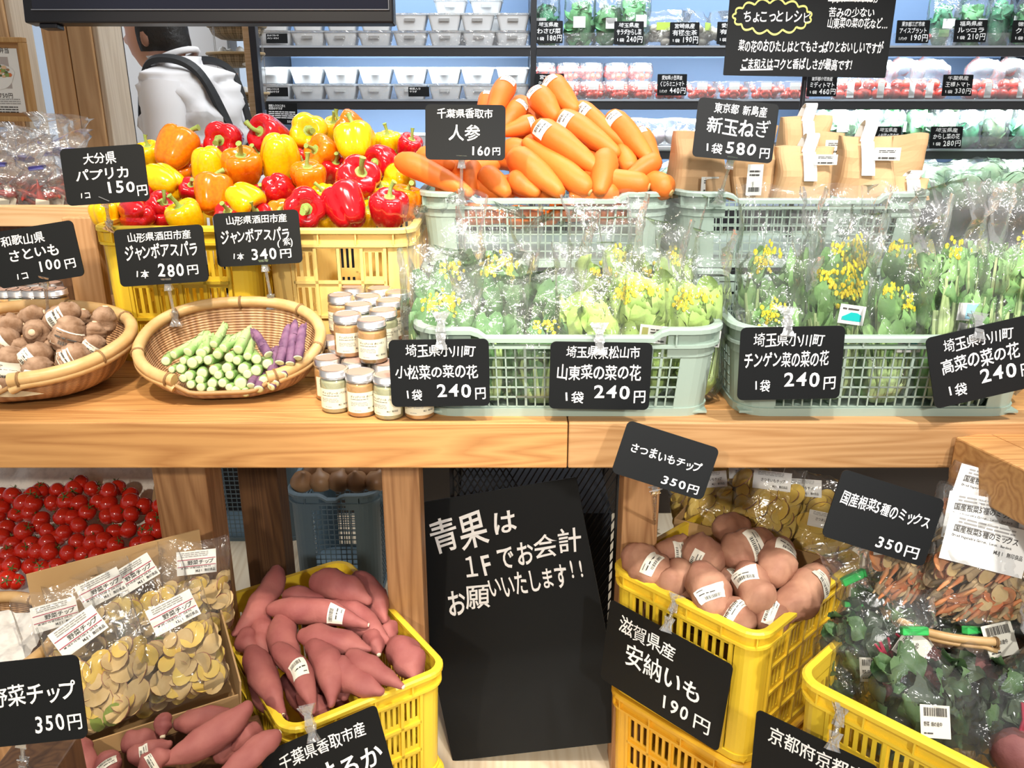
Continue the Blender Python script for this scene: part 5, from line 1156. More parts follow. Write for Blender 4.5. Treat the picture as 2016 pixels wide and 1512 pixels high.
for i, (u, v, d, dx, dz, asp, lab, lift) in enumerate(TL):
    c = WP(u, v, TP0, TN, lift-.012); r_ = d*px(c)/2; ax = Vector((dx, -.7 if dz < 0 else .15, abs(dz)*(.2 if dz < 0 else 1))).normalized()
    f = root_fn(c-ax*r_*asp, c+ax*r_*asp, r_, TPROF, i*2.3, 0, .12, .16); root, b = root_obj('taro_root', 'x', 'taro root', 'taro roots in the bamboo basket', f, tarom, c, 26, 20); b.build('body', tarom, root)
    if lab: sticker(root, f, c, .26, .68, -.16, .16)
    else:
        e = f(.985, 0); q = MB(); q.lathe([(r_*.30, -.003), (r_*.26, .001), (.001, .0015)], 10, 0, zframe(ax, c+ax*r_*asp*.985-c)); q.build('bud_scar', mat('taro_cut', (.70, .52, .36), .7), root)
    items.append((root, u, v, 'brown taro root '+('with a barcode label' if lab else 'without label')))
label_rows(items, 22, '{look}, {k} from the asparagus basket in row {r}', True)
b = MB(); p = W(22, 775, 1.345); b.grid(lambda a, c: Vector((-.055+.11*a, .0-.004*math.sin(PI*a), .012*math.sin(PI*a)*(c-.4))), 8, 3, 0); o = b.build('dry_leaf', mat('dry_leaf', (.48, .38, .24), .8)); o.location = p; tag(o, 'dry papery leaf on the lip of the taro basket', 'leaf')
# ------------------------------------------------------------------ leafy greens in film bags
L_D = mat('leaf_komatsuna', (.07, .19, .06), .5, .5, (.16, .31, .12), 18, bump=.3, bscale=60)
L_S = mat('leaf_santosai', (.30, .50, .10), .5, .5, (.48, .64, .20), 16, bump=.3, bscale=50)
L_C = mat('leaf_chingensai', (.16, .36, .10), .5, .5, (.28, .48, .17), 16, bump=.3, bscale=60)
L_T = mat('leaf_takana', (.16, .38, .11), .5, .5, (.30, .52, .18), 16, bump=.3, bscale=60)
stalk = mat('stalk_pale', (.42, .60, .22), .45, .5, (.56, .70, .34), 14); flo = mat('flower_yellow', (.90, .72, .02), .5); bud = mat('bud_green', (.25, .42, .08), .6)
def leaf(m, base, d, side, L, Wd, curl, ruf, sd, mi=0, round_=.9):
    d = d.normalized(); side = (side-d*side.dot(d)).normalized(); n_ = d.cross(side)
    m.grid(lambda a, c: base+d*L*a*(1-.12*curl*a)+n_*(curl*L*a*a*.5)+side*Wd*(c-.5)*2*math.sin(PI*min(1, .06+a*round_*.98))**.75+n_*(ruf*Wd*math.sin(a*9+sd+c*2)*abs(c-.5)*2+.16*Wd*(2*abs(c-.5))**1.5), 8, 6, mi)
def pack(m, w, d, h, top=.62, k=.47):
    """press leaves and stalks against the inside of the bag"""
    for i, (x, y, z) in enumerate(m.v):
        t = max(0, z/h); s = min(1, .62+t*3) if t < .2 else 1; s2 = s*(1 if t < top else 1-.5*(t-top)/(1-top))
        e = math.hypot(x/(w*k*s), y/(d*k*s2))
        if e > 1: x /= e; y /= e
        m.v[i] = (x, y, max(.003, z))
    return m
def greens(kind, seed, w, d, h, nl, nf, lab):
    rg = random.Random(seed); m_ = {'komatsuna': L_D, 'santosai': L_S, 'chingensai': L_C, 'takana': L_T}[kind]
    r = thing('bagged_greens', 'x', 'bag of greens'); lv = MB(); st = MB(); fl = MB(); bd = MB()
    for i in range(nl):
        an = rg.uniform(-PI*.95, -.05*PI) if i % 5 else rg.uniform(0, PI); q = rg.uniform(.5, 1)
        x = .44*w*math.cos(an)*q; y = .42*d*math.sin(an)*q
        z = {'komatsuna': rg.uniform(.02, .60), 'santosai': rg.uniform(.02, .58), 'chingensai': rg.uniform(.30, .66), 'takana': rg.uniform(.40, .74)}[kind]*h
        dr = Vector((x*1.2+rg.uniform(-.07, .07), y*.6-rg.uniform(-.02, .03), .08+rg.uniform(-.03, .08))); sd = Vector((1, rg.uniform(-.9, .9), rg.uniform(-.4, .4)))
        L = {'komatsuna': .056, 'santosai': .078, 'chingensai': .058, 'takana': .060}[kind]*rg.uniform(.65, 1.2); Wd = L*{'komatsuna': .34, 'santosai': .30, 'chingensai': .24, 'takana': .26}[kind]
        leaf(lv, Vector((x, y, z)), dr, sd, min(L, h*.92-z), Wd, rg.uniform(-.6, .5), {'santosai': .5, 'takana': .45}.get(kind, .16), rg.uniform(0, 9))
    lv.grid(lambda a, q: Vector((w*.36*math.sin(PI*min(1, a*.8+.2))*math.cos(2*PI*q), d*.28*math.sin(PI*min(1, a*.8+.2))*math.sin(2*PI*q), h*.55*a))*(1+.1*nz(a*6+seed, q*7)), 8, 12, 0, True, True)
    pack(lv, w, d, h); lv.build('leaves', m_, r)
    for i in range(6 if kind in ('komatsuna', 'santosai') else 20):
        x = rg.uniform(-.40, .40)*w; y = -d*rg.uniform(.32, .47); t = h*rg.uniform(.40, .62 if kind != 'takana' else .86)
        st.tube([(x*.45, y*.8, .005), (x*.7, y-.003, t*.35), (x*.95, y-.003, t*.7), (x*1.1+rg.uniform(-.01, .01), y+.004, t)], [.0062, .0052, .0038, .0026], 6)
    pack(st, w, d, h, k=.485); st.build('stalks', stalk, r)
    for k in range(nf):
        cx, cz = rg.uniform(-.38, .38)*w, rg.uniform(.74, .90)*h; cy = -d*rg.uniform(.36, .46)
        for j in range(22): fl.ball((cx+rg.gauss(0, .013), cy+rg.gauss(0, .006), cz+rg.gauss(0, .007)), rg.uniform(.0028, .005), 3, 5)
        for j in range(8): bd.ball((cx+rg.gauss(0, .010), cy+rg.gauss(0, .006)+.003, cz-.006+rg.gauss(0, .006)), .003, 3, 5)
        for j in range(4): st
    if nf: pack(fl, w, d, h, k=.485); pack(bd, w, d, h, k=.485); fl.build('flowers', flo, r); bd.build('buds', bud, r)
    filmbag(seed, w*1.04, d*1.02, h*1.27, .46, .013, 24, 32, 1.15).build('bag', K['film'], r)
    if lab:
        b = MB(); y0 = -d*.5-.007; lz = h*lab[1]; lx = w*lab[0]; an = lab[3]
        tr = Matrix.Translation((lx, y0, lz)) @ Matrix.Rotation(an, 4, 'Y'); pt = lambda x, y: tuple(tr @ Vector(((x-.5)*.042, 0, (y-.5)*.028))); p2 = lambda x, y: tuple(tr @ Vector(((x-.5)*.042, -.0006, (y-.5)*.028)))
        b.add([pt(0, 0), pt(1, 0), pt(1, 1), pt(0, 1)], [(0, 1, 2, 3)], 0, False)
        if lab[2] == 'teal': b.add([p2(.12, .18), p2(.88, .18), p2(.88, .5), p2(.7, .62), p2(.45, .62), p2(.25, .45), p2(.12, .35)], [tuple(range(7))], 1, False); bars(b, .1, .8, .74, 1, p2, .2, 2)
        elif lab[2] == 'blue': b.add([p2(.35, .1), p2(.95, .1), p2(.95, .95), p2(.35, .95)], [(0, 1, 2, 3)], 3, False); bars(b, .4, .9, .25, 1, p2, .2, 2); b.add([p2(x, y) for x, y in ((.1, -1.0), (.85, -1.2), (.95, -.25), (.15, -.1))], [(0, 1, 2, 3)], 0, False); bars(b, .2, .8, -.55, 2, p2, .18, 2)
        else: b.add([p2(.08, .35), p2(.30, .35), p2(.30, .85), p2(.08, .85)], [(0, 1, 2, 3)], 4, False); bars(b, .38, .92, .72, 3, p2, .16, 2); bars(b, .08, .92, .1, 1, p2, .18, 2)
        b.build('label', [K['white'], mat('label_teal', (.0, .42, .40), .5), K['ink'], mat('label_blue', (.35, .68, .85), .5), mat('label_olive', (.45, .45, .12), .5)], r)
    return Proto(r)
def gput(P, label, u, vb, Y, z0, rz=0, sc=1, tl=0, grp='bagged rape blossom greens'):
    p = W(u, vb, Y); return P.put(label, loc=(p.x, Y, z0), rot=(R(tl), 0, R(rz)), scale=sc, group=grp)
zc = T+.012
GK = [greens('komatsuna', 11+i, .125, .095, .20, 80, nf, None) for i, nf in enumerate((3, 0, 1))]
GS = [greens('santosai', 31+i, .118, .09, .225, 60, nf, l) for i, (nf, l) in enumerate(((3, (.1, .50, 'plain', .1)), (2, None), (0, (-.1, .40, 'plain', -.25))))]
gput(GK[0], 'bag of dark komatsuna with yellow blossoms at the jar corner of the front crate', 868, 660, 1.385, zc, -8, (.98, 1, 1.0), -6)
gput(GK[1], 'bag of dark komatsuna leaves beside the corner bag, without blossoms', 968, 660, 1.385, zc, 6, (.98, 1, .95), -6)
gput(GK[2], 'bag of round-leaved komatsuna next to the pale green bags', 1066, 660, 1.375, zc, 0, (1, 1, .86), -4)
gput(GK[2], 'bag of komatsuna standing in the back row behind the corner bag', 880, 600, 1.55, zc, 10, (1.05, 1, 1.25), 0)
gput(GK[0], 'bag of komatsuna in the back row, second from the jars', 985, 600, 1.55, zc, -12, (1.05, 1, 1.20), 0)
gput(GK[1], 'bag of komatsuna in the back row before the lattice of the carrot crate', 1085, 600, 1.55, zc, 15, (1.05, 1, 1.15), 0)
gput(GS[2], 'bag of pale frilled santosai with a tilted white label behind the middle sign', 1160, 660, 1.375, zc, -5, (.95, 1, .92), -4)
gput(GS[0], 'bag of pale santosai with yellow blossoms and a barcode label, tallest in the front crate', 1262, 660, 1.40, zc, 0, (1.08, 1, 1.06), -3)
gput(GS[0], 'bag of santosai with yellow blossoms at the end of the front crate by the gap', 1362, 660, 1.40, zc, 10, (.92, 1, 1.0), -2)
gput(GS[1], 'bag of santosai in the back row behind the bag with the tilted label', 1185, 600, 1.56, zc, 12, (1.05, 1, 1.12), 0)
gput(GS[1], 'bag of santosai in the back row behind the tallest bag', 1300, 600, 1.57, zc, -14, (1.05, 1, 1.10), 0)
GC = [greens('chingensai', 51+i, .122, .09, .22, 46, nf, l) for i, (nf, l) in enumerate(((2, None), (4, (.12, .62, 'teal', .12)), (2, (.18, .50, 'teal', .02))))]
GT = [greens('takana', 71+i, .118, .09, .275, 46, nf, l) for i, (nf, l) in enumerate(((1, (.15, .56, 'blue', .05)), (0, (.25, .66, 'blue', .1)), (0, (-.05, .42, 'blue', .0))))]
gput(GC[0], 'bag of bushy chingensai with one blossom at the near corner of the second crate', 1525, 660, 1.39, zc, 8, (.95, 1, .86), -4)
gput(GC[1], 'bag of chingensai with a cluster of yellow blossoms and a teal label', 1635, 660, 1.39, zc, 0, (1.0, 1, 1.12), -4)
gput(GC[2], 'bag of chingensai with a lower teal label and few blossoms', 1740, 660, 1.375, zc, 5, (.95, 1, .98), -4)
gput(GT[0], 'tall bag of takana stems with a blue and white label, next to the teal labels', 1850, 660, 1.39, zc, 4, (.95, 1, 1.03), -3)
gput(GT[1], 'tall bag of takana with blue label high up, near the shelf cabbages', 1960, 660, 1.40, zc, 6, (1.05, 1, 1.03), -3)
gput(GT[2], 'shorter bag of takana with its label low, between the two tall ones', 1912, 660, 1.365, zc, -4, (.62, .8, .78), -3)
gput(GC[0], 'bag of chingensai blossoms in the back row of the second crate by the gap', 1515, 600, 1.55, zc, -10, (1.05, 1, 1.20), 0)
gput(GC[1], 'bag of chingensai in the back row under the bright paper bag', 1640, 600, 1.56, zc, 20, (1.05, 1, 1.22), 0)
gput(GC[2], 'bag of chingensai in the back row under the wide paper bag', 1755, 600, 1.56, zc, -16, (1.05, 1, 1.18), 0)
gput(GT[1], 'bag of takana in the back row before the cabbages', 1880, 600, 1.56, zc, 10, (1.0, 1, .98), 0)
gput(GT[0], 'bag of takana in the back row at the far end of the second crate', 1995, 600, 1.55, zc, -12, (1.0, 1, .98), 0)
# ------------------------------------------------------------------ wooden box of dried chilies by the post, jars under it
bx0, bx1 = W(-60, 420, 1.78), W(178, 404, 1.78); bz1 = W(60, 405, 1.78).z; bz0 = W(60, 446, 1.78).z
r = thing('wooden_box', 'pale wooden box on legs holding bags of dried chilies, behind the taro basket', 'wooden box', (bx1.x, 1.78, 0)); xl = -.62
b = MB(); b.rbox(xl, 0, 0, .018, bz0, bz1, .002); b.build('front_board', pinex, r)
b = MB(); b.rbox(-.018, 0, .019, .40, bz0, bz1, .002); b.build('end_board', pinex, r)
b = MB(); b.rbox(xl, 0, .39, .408, bz0, bz1+.01, .002); b.build('rear_board', pinex, r)
b = MB(); b.rbox(xl+.002, -.02, .02, .388, bz0+.004, bz0+.016, .001); b.build('bottom_board', pinex, r)
pl, pr_ = W(124, 440, 1.755), W(187, 440, 1.755); pz = W(150, 427, 1.755).z
b = MB(); b.rbox(pl.x-bx1.x, pr_.x-bx1.x, -.030, -.001, T+.0005, pz, .003); b.build('leg', wood('box_leg', (.58, .33, .16), (.46, .24, .10), 'Z', 1), r)
for xx in (xl+.03, -.35):
    b = MB(); b.rbox(xx-.02, xx+.02, .36, .389, T+.0005, bz0-.0005, .002); b.build('leg', pinex, r)
chil = mat('dried_chili', (.30, .02, .02), .35, .5, (.42, .05, .03), 20)
def chili_bag(seed):
    q = thing('chili_bag', 'x', 'bag of dried chilies'); rg = random.Random(seed); m = MB()
    for i in range(14):
        c = Vector((rg.uniform(-.045, .045), rg.uniform(-.025, .025), rg.uniform(.008, .05))); a = rg.uniform(0, 6.3); d = Vector((math.cos(a), .5*math.sin(a), rg.uniform(-.2, .9))).normalized()
        m.tube([c-d*.02, c, c+d*.018+Vector((0, 0, .003)), c+d*.034], [.002, .006, .0045, .0008], 7)
    m.build('chilies', chil, q); filmbag(seed, .12, .075, .105, .5, .012, flare=.6).build('bag', K['film2'], q)
    b = MB(); b.rbox(-.017, .017, -.010, .010, .100, .110, .002); b.build('tape_tie', K['blue_tape'], q)
    fb = filmbag(seed+9, .085, .03, .06, .9, .012, 8, 18, 1.5); fb.v = [(x, y, z+.108) for x, y, z in fb.v]; fb.build('frilled_top', K['film2'], q)
    b = MB(); b.add([(-.016, -.046, .012), (.014, -.047, .006), (.02, -.045, .032), (-.008, -.044, .040)], [(0, 1, 2, 3)], 0, False); b.build('label', K['paperw'], q); return Proto(q)
CH = [chili_bag(3), chili_bag(8)]
for k, (u, y, rz, tl, s_, lab) in enumerate(((10, 1.86, .3, 0, .95, 'at the post end of the box'), (52, 1.90, -.3, .15, 1.05, 'second in the box'), (95, 1.85, .2, -.1, .9, 'third in the box, with a red chili upright'), (138, 1.90, -.1, .05, 1.2, 'beside the paprika sign, tallest'), (175, 1.88, .4, -.1, .95, 'mostly behind the paprika sign'), (30, 2.02, .2, .2, 1.05, 'in the back of the box by the poster'), (115, 2.03, .9, 0, 1.05, 'in the back of the box by the thick post'))):
    p = W(u, 400, y); CH[k % 2].put('clear bag of dried chilies, %s' % lab, loc=(min(p.x, bx1.x-.065), y, bz0+.018), rot=(0, tl, rz), scale=s_, group='bags of dried chilies in the wooden box')
p = W(80, 400, 1.82); b = MB(); b.tube([(0, 0, 0), (.002, 0, .03), (.001, 0, .075)], [.011, .009, .0006], 9); o = b.build('red_chili', chil); o.location = (p.x, 1.82, bz0+.017); tag(o, 'single red dried chili standing upright at the front of the wooden box', 'chili')
for k, (u, v) in enumerate(((18, 566), (42, 566), (70, 572), (92, 562), (112, 566), (80, 545), (106, 548))):
    y = 1.70 if k < 5 else 1.76
    p = W(u, 600, y); JP[('red pepper', 'basil')[k % 2]].put('small jar under the wooden box behind the taro roots, %s from the wall side' % ordw(k), loc=(p.x, y, T+.0583), rot=(0, 0, .3*k), group='jars under the wooden box')
b = MB(); b.rbox(W(-40, 600, 1.70).x, W(122, 600, 1.70).x, 1.665, 1.80, T+.0005, T+.058, .003); tag(b.build('wooden_riser', pinex), 'low wooden riser carrying small jars behind the taro roots', 'riser')
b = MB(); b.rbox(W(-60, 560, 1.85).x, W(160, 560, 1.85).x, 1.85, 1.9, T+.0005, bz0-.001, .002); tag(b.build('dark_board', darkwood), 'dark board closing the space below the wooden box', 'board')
# ------------------------------------------------------------------ price signs on the table
def fp(u, v, Y, tilt=.18, yaw=0): return W(u, v, Y), Vector((yaw, -1, tilt))
def psign(label, c, Y, lines, tilt=.18, yaw=0, **k):
    uc, vc = sum(q[0] for q in c)/4, sum(q[1] for q in c)/4
    p0, n = fp(uc, vc, Y, tilt, yaw); return sign(label, c, p0, n, lines, **k)
psign('black price sign for paprika, 150 yen each', [(122, 295), (286, 282), (291, 396), (128, 405)], 1.56, [('大分県', .26, .66, .20, .20), ('パプリカ', .14, .80, .48, .20), ('1コ', .17, .30, .84, .12), ('150', .48, .86, .73, .25), ('円', .85, .99, .80, .20)])
clip_stand('clear clip holding the paprika price sign on the yellow crate', W(207, 392, 1.555), W(216, 446, 1.612), .0135)
psign('black price sign for giant asparagus, 280 yen, on the edge of the basket', [(224, 452), (401, 442), (409, 553), (237, 566)], 1.545, [('山形県酒田市産', .14, .86, .16, .15), ('ジャンボアスパラ', .09, .92, .42, .25), ('1本', .18, .34, .80, .15), ('280', .44, .75, .76, .27), ('円', .76, .90, .77, .18)])
clip_stand('clear clip holding the 280 yen asparagus sign on the basket rim', W(329, 552, 1.54), W(346, 632, 1.543), .0135)
psign('black price sign for purple asparagus, 340 yen, leaning over the yellow crates', [(416, 420), (586, 413), (597, 516), (432, 527)], 1.60, [('山形県酒田市産', .14, .86, .15, .15), ('ジャンボアスパラ', .06, .88, .45, .24), ('(紫)', .72, .94, .60, .15), ('1本', .18, .32, .82, .14), ('340', .40, .72, .80, .24), ('円', .73, .88, .80, .18)])
clip_stand('clear clip holding the 340 yen purple asparagus sign on the basket rim', W(520, 515, 1.595), W(536, 598, 1.60), .0135)
psign('black price sign for taro, 100 yen each, above the taro basket', [(-22, 458), (143, 434), (167, 541), (-2, 571)], 1.55, [('和歌山県', .13, .64, .20, .19), ('さといも', .17, .78, .46, .20), ('1コ', .21, .36, .84, .13), ('100', .48, .77, .72, .24), ('円', .79, .93, .74, .18)])
clip_stand('clear clip holding the taro price sign behind the basket', W(88, 548, 1.545), W(96, 628, 1.57), .0135)
psign('black price sign for carrots, 160 yen, before the carrot heap', [(838, 206), (996, 206), (994, 317), (837, 313)], 1.71, [('千葉県香取市', .14, .84, .16, .17), ('人参', .28, .68, .50, .26), ('160', .56, .82, .84, .20), ('円', .83, .94, .83, .15)], bold=.026)
clip_stand('clear clip holding the carrot price sign on the crate lip', W(909, 310, 1.706), W(908, 392, 1.722), .0145)
psign('black price sign for new onions, 580 yen a bag, before the paper bags', [(1377, 192), (1532, 205), (1521, 323), (1361, 307)], 1.70, [('東京都 新島産', .20, .86, .15, .16), ('新玉ねぎ', .13, .92, .45, .28), ('1袋', .14, .36, .83, .17), ('580', .40, .80, .80, .26), ('円', .82, .96, .83, .19)], bold=.026)
clip_stand('clear clip holding the onion price sign on the crate of paper bags', W(1440, 312, 1.695), W(1416, 392, 1.722), .0145)
Yg = 1.296
psign('black price sign for komatsuna blossoms, 240 yen, clipped to the front crate beside the jars', [(769, 669), (965, 667), (962, 798), (767, 801)], Yg, [('埼玉県小川町', .16, .86, .17, .18), ('小松菜の菜の花', .05, .88, .48, .20), ('1袋', .14, .31, .82, .16), ('240', .46, .83, .77, .26), ('円', .84, .96, .80, .19)], .05, bold=.024)
psign('black price sign for santosai blossoms, 240 yen, on the middle of the front crate', [(1083, 673), (1283, 674), (1279, 808), (1081, 803)], Yg, [('埼玉県東松山市', .15, .88, .15, .18), ('山東菜の菜の花', .06, .90, .45, .22), ('1袋', .14, .34, .82, .17), ('240', .44, .82, .74, .26), ('円', .83, .96, .79, .20)], .05, bold=.026)
psign('black price sign for chingensai blossoms, 240 yen, on the second front crate', [(1449, 646), (1652, 642), (1664, 783), (1460, 787)], Yg-.004, [('埼玉県小川町', .12, .80, .18, .18), ('チンゲン菜の菜の花', .04, .86, .44, .21), ('1袋', .15, .31, .80, .16), ('240', .44, .81, .73, .26), ('円', .82, .95, .77, .19)], .05, bold=.024)
psign('black price sign for takana blossoms, 240 yen, with a bright glint, at the frame edge', [(1810, 668), (2012, 626), (2058, 752), (1852, 804)], Yg-.006, [('埼玉県小川町', .15, .82, .18, .18), ('高菜の菜の花', .10, .86, .44, .22), ('1袋', .13, .32, .80, .17), ('240', .46, .83, .70, .26), ('円', .84, .97, .72, .19)], .12, bold=.024)
for u, v0, v1, lab, yy in ((868, 618, 682, 'komatsuna', Yg), (1180, 640, 692, 'santosai', Yg), (1550, 608, 656, 'chingensai', Yg), (1925, 620, 662, 'takana', Yg)):
    clip_stand('clear clip fixing the %s blossom sign to the crate lip' % lab, W(u, v1, yy-.004), W(u, v0+10, yy+.012), .0155)
# ------------------------------------------------------------------ large recipe board
def cloud(L, put):
    N = 15
    def path(t):
        a = 2*PI*t; x = .265+.225*math.cos(a); y = .455+.10*math.sin(a); s = .022*abs(math.sin(t*N*PI)); return x+s*math.cos(a)*.7, y+s*1.6*math.sin(a)
    P = [path(i/150) for i in range(150)]
    for i in range(150):
        (x0_, y0_), (x1_, y1_) = P[i], P[(i+1) % 150]; dx, dy = x1_-x0_, y1_-y0_; l = math.hypot(dx, dy) or 1; nx, ny = -dy/l*.0045, dx/l*.0080
        L.add([put(x0_-nx, y0_-ny), put(x1_-nx, y1_-ny), put(x1_+nx, y1_+ny), put(x0_+nx, y0_+ny)], [(0, 1, 2, 3)], 1, False)
    for x0_, x1_, y_, sl in ((.58, .90, .748, .012), (.59, .86, .583, .004), (.10, .30, .045, .008)):
        L.add([put(x0_, y_-.006), put(x1_, y_-.006+sl), put(x1_, y_+.006+sl), put(x0_, y_+.006)], [(0, 1, 2, 3)], 0, False)
rc = [(1443, -115), (1776, -108), (1745, 153), (1427, 149)]
psign('large black recipe board written in white marker, standing behind the onion bags', rc, 2.05, [('高菜の菜の花が', .61, .90, .392, -.0001+.075), ('苦みの少ない', .60, .88, .505, .07), ('山東菜の菜の花など…', .60, .97, .585, .075), ('ちょこっとレシピ', .085, .50, .735-.19, .095), ('菜の花のおひたしはとてもさっぱりとおいしいですが', .075, .96, .80-.03, .09), ('ごま和えはコクと香ばしさが最高です!', .10, .80, .905, .085)], .02, name='recipe_board', r=.003, t=.004, bold=.016, cat='board', extra=cloud)
p = W(1590, 140, 2.07); b = MB(); b.tube([(0, 0, T+.001), (0, 0, p.z+.1)], .006, 8); b.tube([(-.03, .0, p.z+.0), (.03, .0, p.z+.0)], .004, 6); b.lathe([(.05, T+.0008), (.05, T+.006), (.008, T+.01)], 20); o = b.build('board_stand', blk); o.location = (p.x, 2.085, 0); tag(o, 'thin black stand carrying the large recipe board behind the paper bags', 'stand')
# ------------------------------------------------------------------ lower display: cherry tomatoes
YT = 1.60
tomR = Wt = None
tA, tB = W(140, 1150, 1.40), W(140, 945, 1.62); tn = (tB-tA).cross(Vector((1, 0, 0))); tn = tn if tn.y < 0 else -tn
bz = W(100, 1130, 1.44).z-.07
# stool carrying the tomato basket
q = W(120, 1100, 1.5); r = thing('low_stand', 'dark low wooden stand under the cherry tomato basket', 'stand', (q.x, 1.56, 0)); b = MB(); b.rbox(-.34, .22, -.16, .17, bz-.055, bz-.035, .003); b.build('top', cedarz, r)
for x in (-.31, .19):
    for y in (-.13, .14): b = MB(); b.rbox(x-.02, x+.02, y-.02, y+.02, .0, bz-.0555, .002); b.build('leg', cedarz, r)
basket('bamboo basket lined with newspaper under the cherry tomatoes', (q.x-.03, 1.555, bz-.034), .27, .165, .055, .085, R(4), .4)
news = mat('newsprint', (.84, .82, .79), .8, .2, (.70, .68, .66), 90, 2, lo=.45, hi=.7); 
b = MB(); sx0, sx1 = W(-60, 930, 1.66).x, W(300, 930, 1.66).x; zt_ = W(150, 905, 1.70).z
def nfn(a, c):
    x = sx0+(sx1-sx0)*a; y = 1.40+.30*c; z = bz-.0+.01+(zt_-bz)*max(0, (c-.25)/.75)**1.3*(1-.25*abs(a-.45)); return Vector((x+.012*nz(c*5, a*4), y+.012*nz(a*9, c*5), z+.016*nz(a*7, c*6, 2)+.008*abs(nz(a*20, c*14))))
b.grid(nfn, 34, 22, 0); o = b.build('newspaper', news); tag(o, 'crumpled newspaper sheet lining the cherry tomato basket', 'newspaper')
tomm = mat('cherry_tomato', (.50, .012, .008), .14, .55, (.56, .03, .012), 12, coat=.4); cal = mat('calyx', (.10, .16, .04), .6)
def tomato():
    r = thing('cherry_tomato', 'x', 'cherry tomato'); b = MB(); b.grid(lambda a, q: Vector((math.sin(PI*a)*math.cos(2*PI*q), math.sin(PI*a)*math.sin(2*PI*q), -math.cos(PI*a)*.92*(1-.10*math.exp(-((a-1)/.12)**2)))), 12, 18, 0, True, True); b.build('flesh', tomm, r)
    b = MB()
    for k in range(5): a = k*2*PI/5; b.add([(.06*math.cos(a+1.2), .06*math.sin(a+1.2), .86), (.06*math.cos(a-1.2), .06*math.sin(a-1.2), .86), (.42*math.cos(a-.12), .42*math.sin(a-.12), .96), (.62*math.cos(a), .62*math.sin(a), 1.02), (.42*math.cos(a+.12), .42*math.sin(a+.12), .96)], [(0, 1, 2, 3, 4)], 0, False)
    b.tube([(0, 0, .84), (.03, 0, 1.0), (.12, .02, 1.12)], [.06, .05, .06], 6); b.build('calyx', cal, r); return Proto(r)
TM = tomato(); rg = random.Random(12); items = []
for row in range(9):
    v = 1140-row*24.5
    for k in range(12):
        u = -20+k*30+(15 if row % 2 else 0)+rg.uniform(-9, 9); vv = v+rg.uniform(-9, 9)
        if vv < 948+max(0, (abs(u-150)-40))*.22 or u > 318 or (u > 250 and vv > 1090-.0*u): continue
        if u > 290 and vv > 1050: continue
        if u > 60 and vv > 1145-(u-40)*.22: continue
        lift = .016*rg.random()-.004; p = WP(u, vv, tA, tn, lift); d = Vector((rg.uniform(-1, 1), rg.uniform(-.8, .8), rg.uniform(-.2, 1)))
        items.append((TM.put('x', mtx=zframe(d, p, rg.uniform(0, 6), 18.2*px(p)*rg.uniform(.90, 1.08)), group='cherry tomatoes in the newspaper-lined basket'), u, v, 'red cherry tomato'))
label_rows(items, 12, '{look}, {k} from the frame edge in heap row {r}')
# second small basket with newspaper at the frame edge
basket('small bamboo basket with newspaper at the frame edge under the tomatoes', tuple(W(-40, 1262, 1.22)-Vector((0, 0, .075))), .125, .11, .06, .085, R(-20), .4)
b = MB(); p = W(-10, 1262, 1.20); b.grid(lambda a, c: Vector((p.x-.08+.14*a, 1.12+.16*c, p.z-.03+.03*c+.02*nz(a*6, c*6, 5))), 14, 14, 0); tag(b.build('newspaper', news), 'folded newspaper in the small basket at the frame edge', 'newspaper')
q = W(-40, 1300, 1.22); b = MB(); b.rbox(q.x-.13, q.x+.11, 1.12, 1.33, 0, W(-40, 1262, 1.22).z-.0755, .003); tag(b.build('wooden_block', cedarz), 'wooden block under the small newspaper basket', 'block')
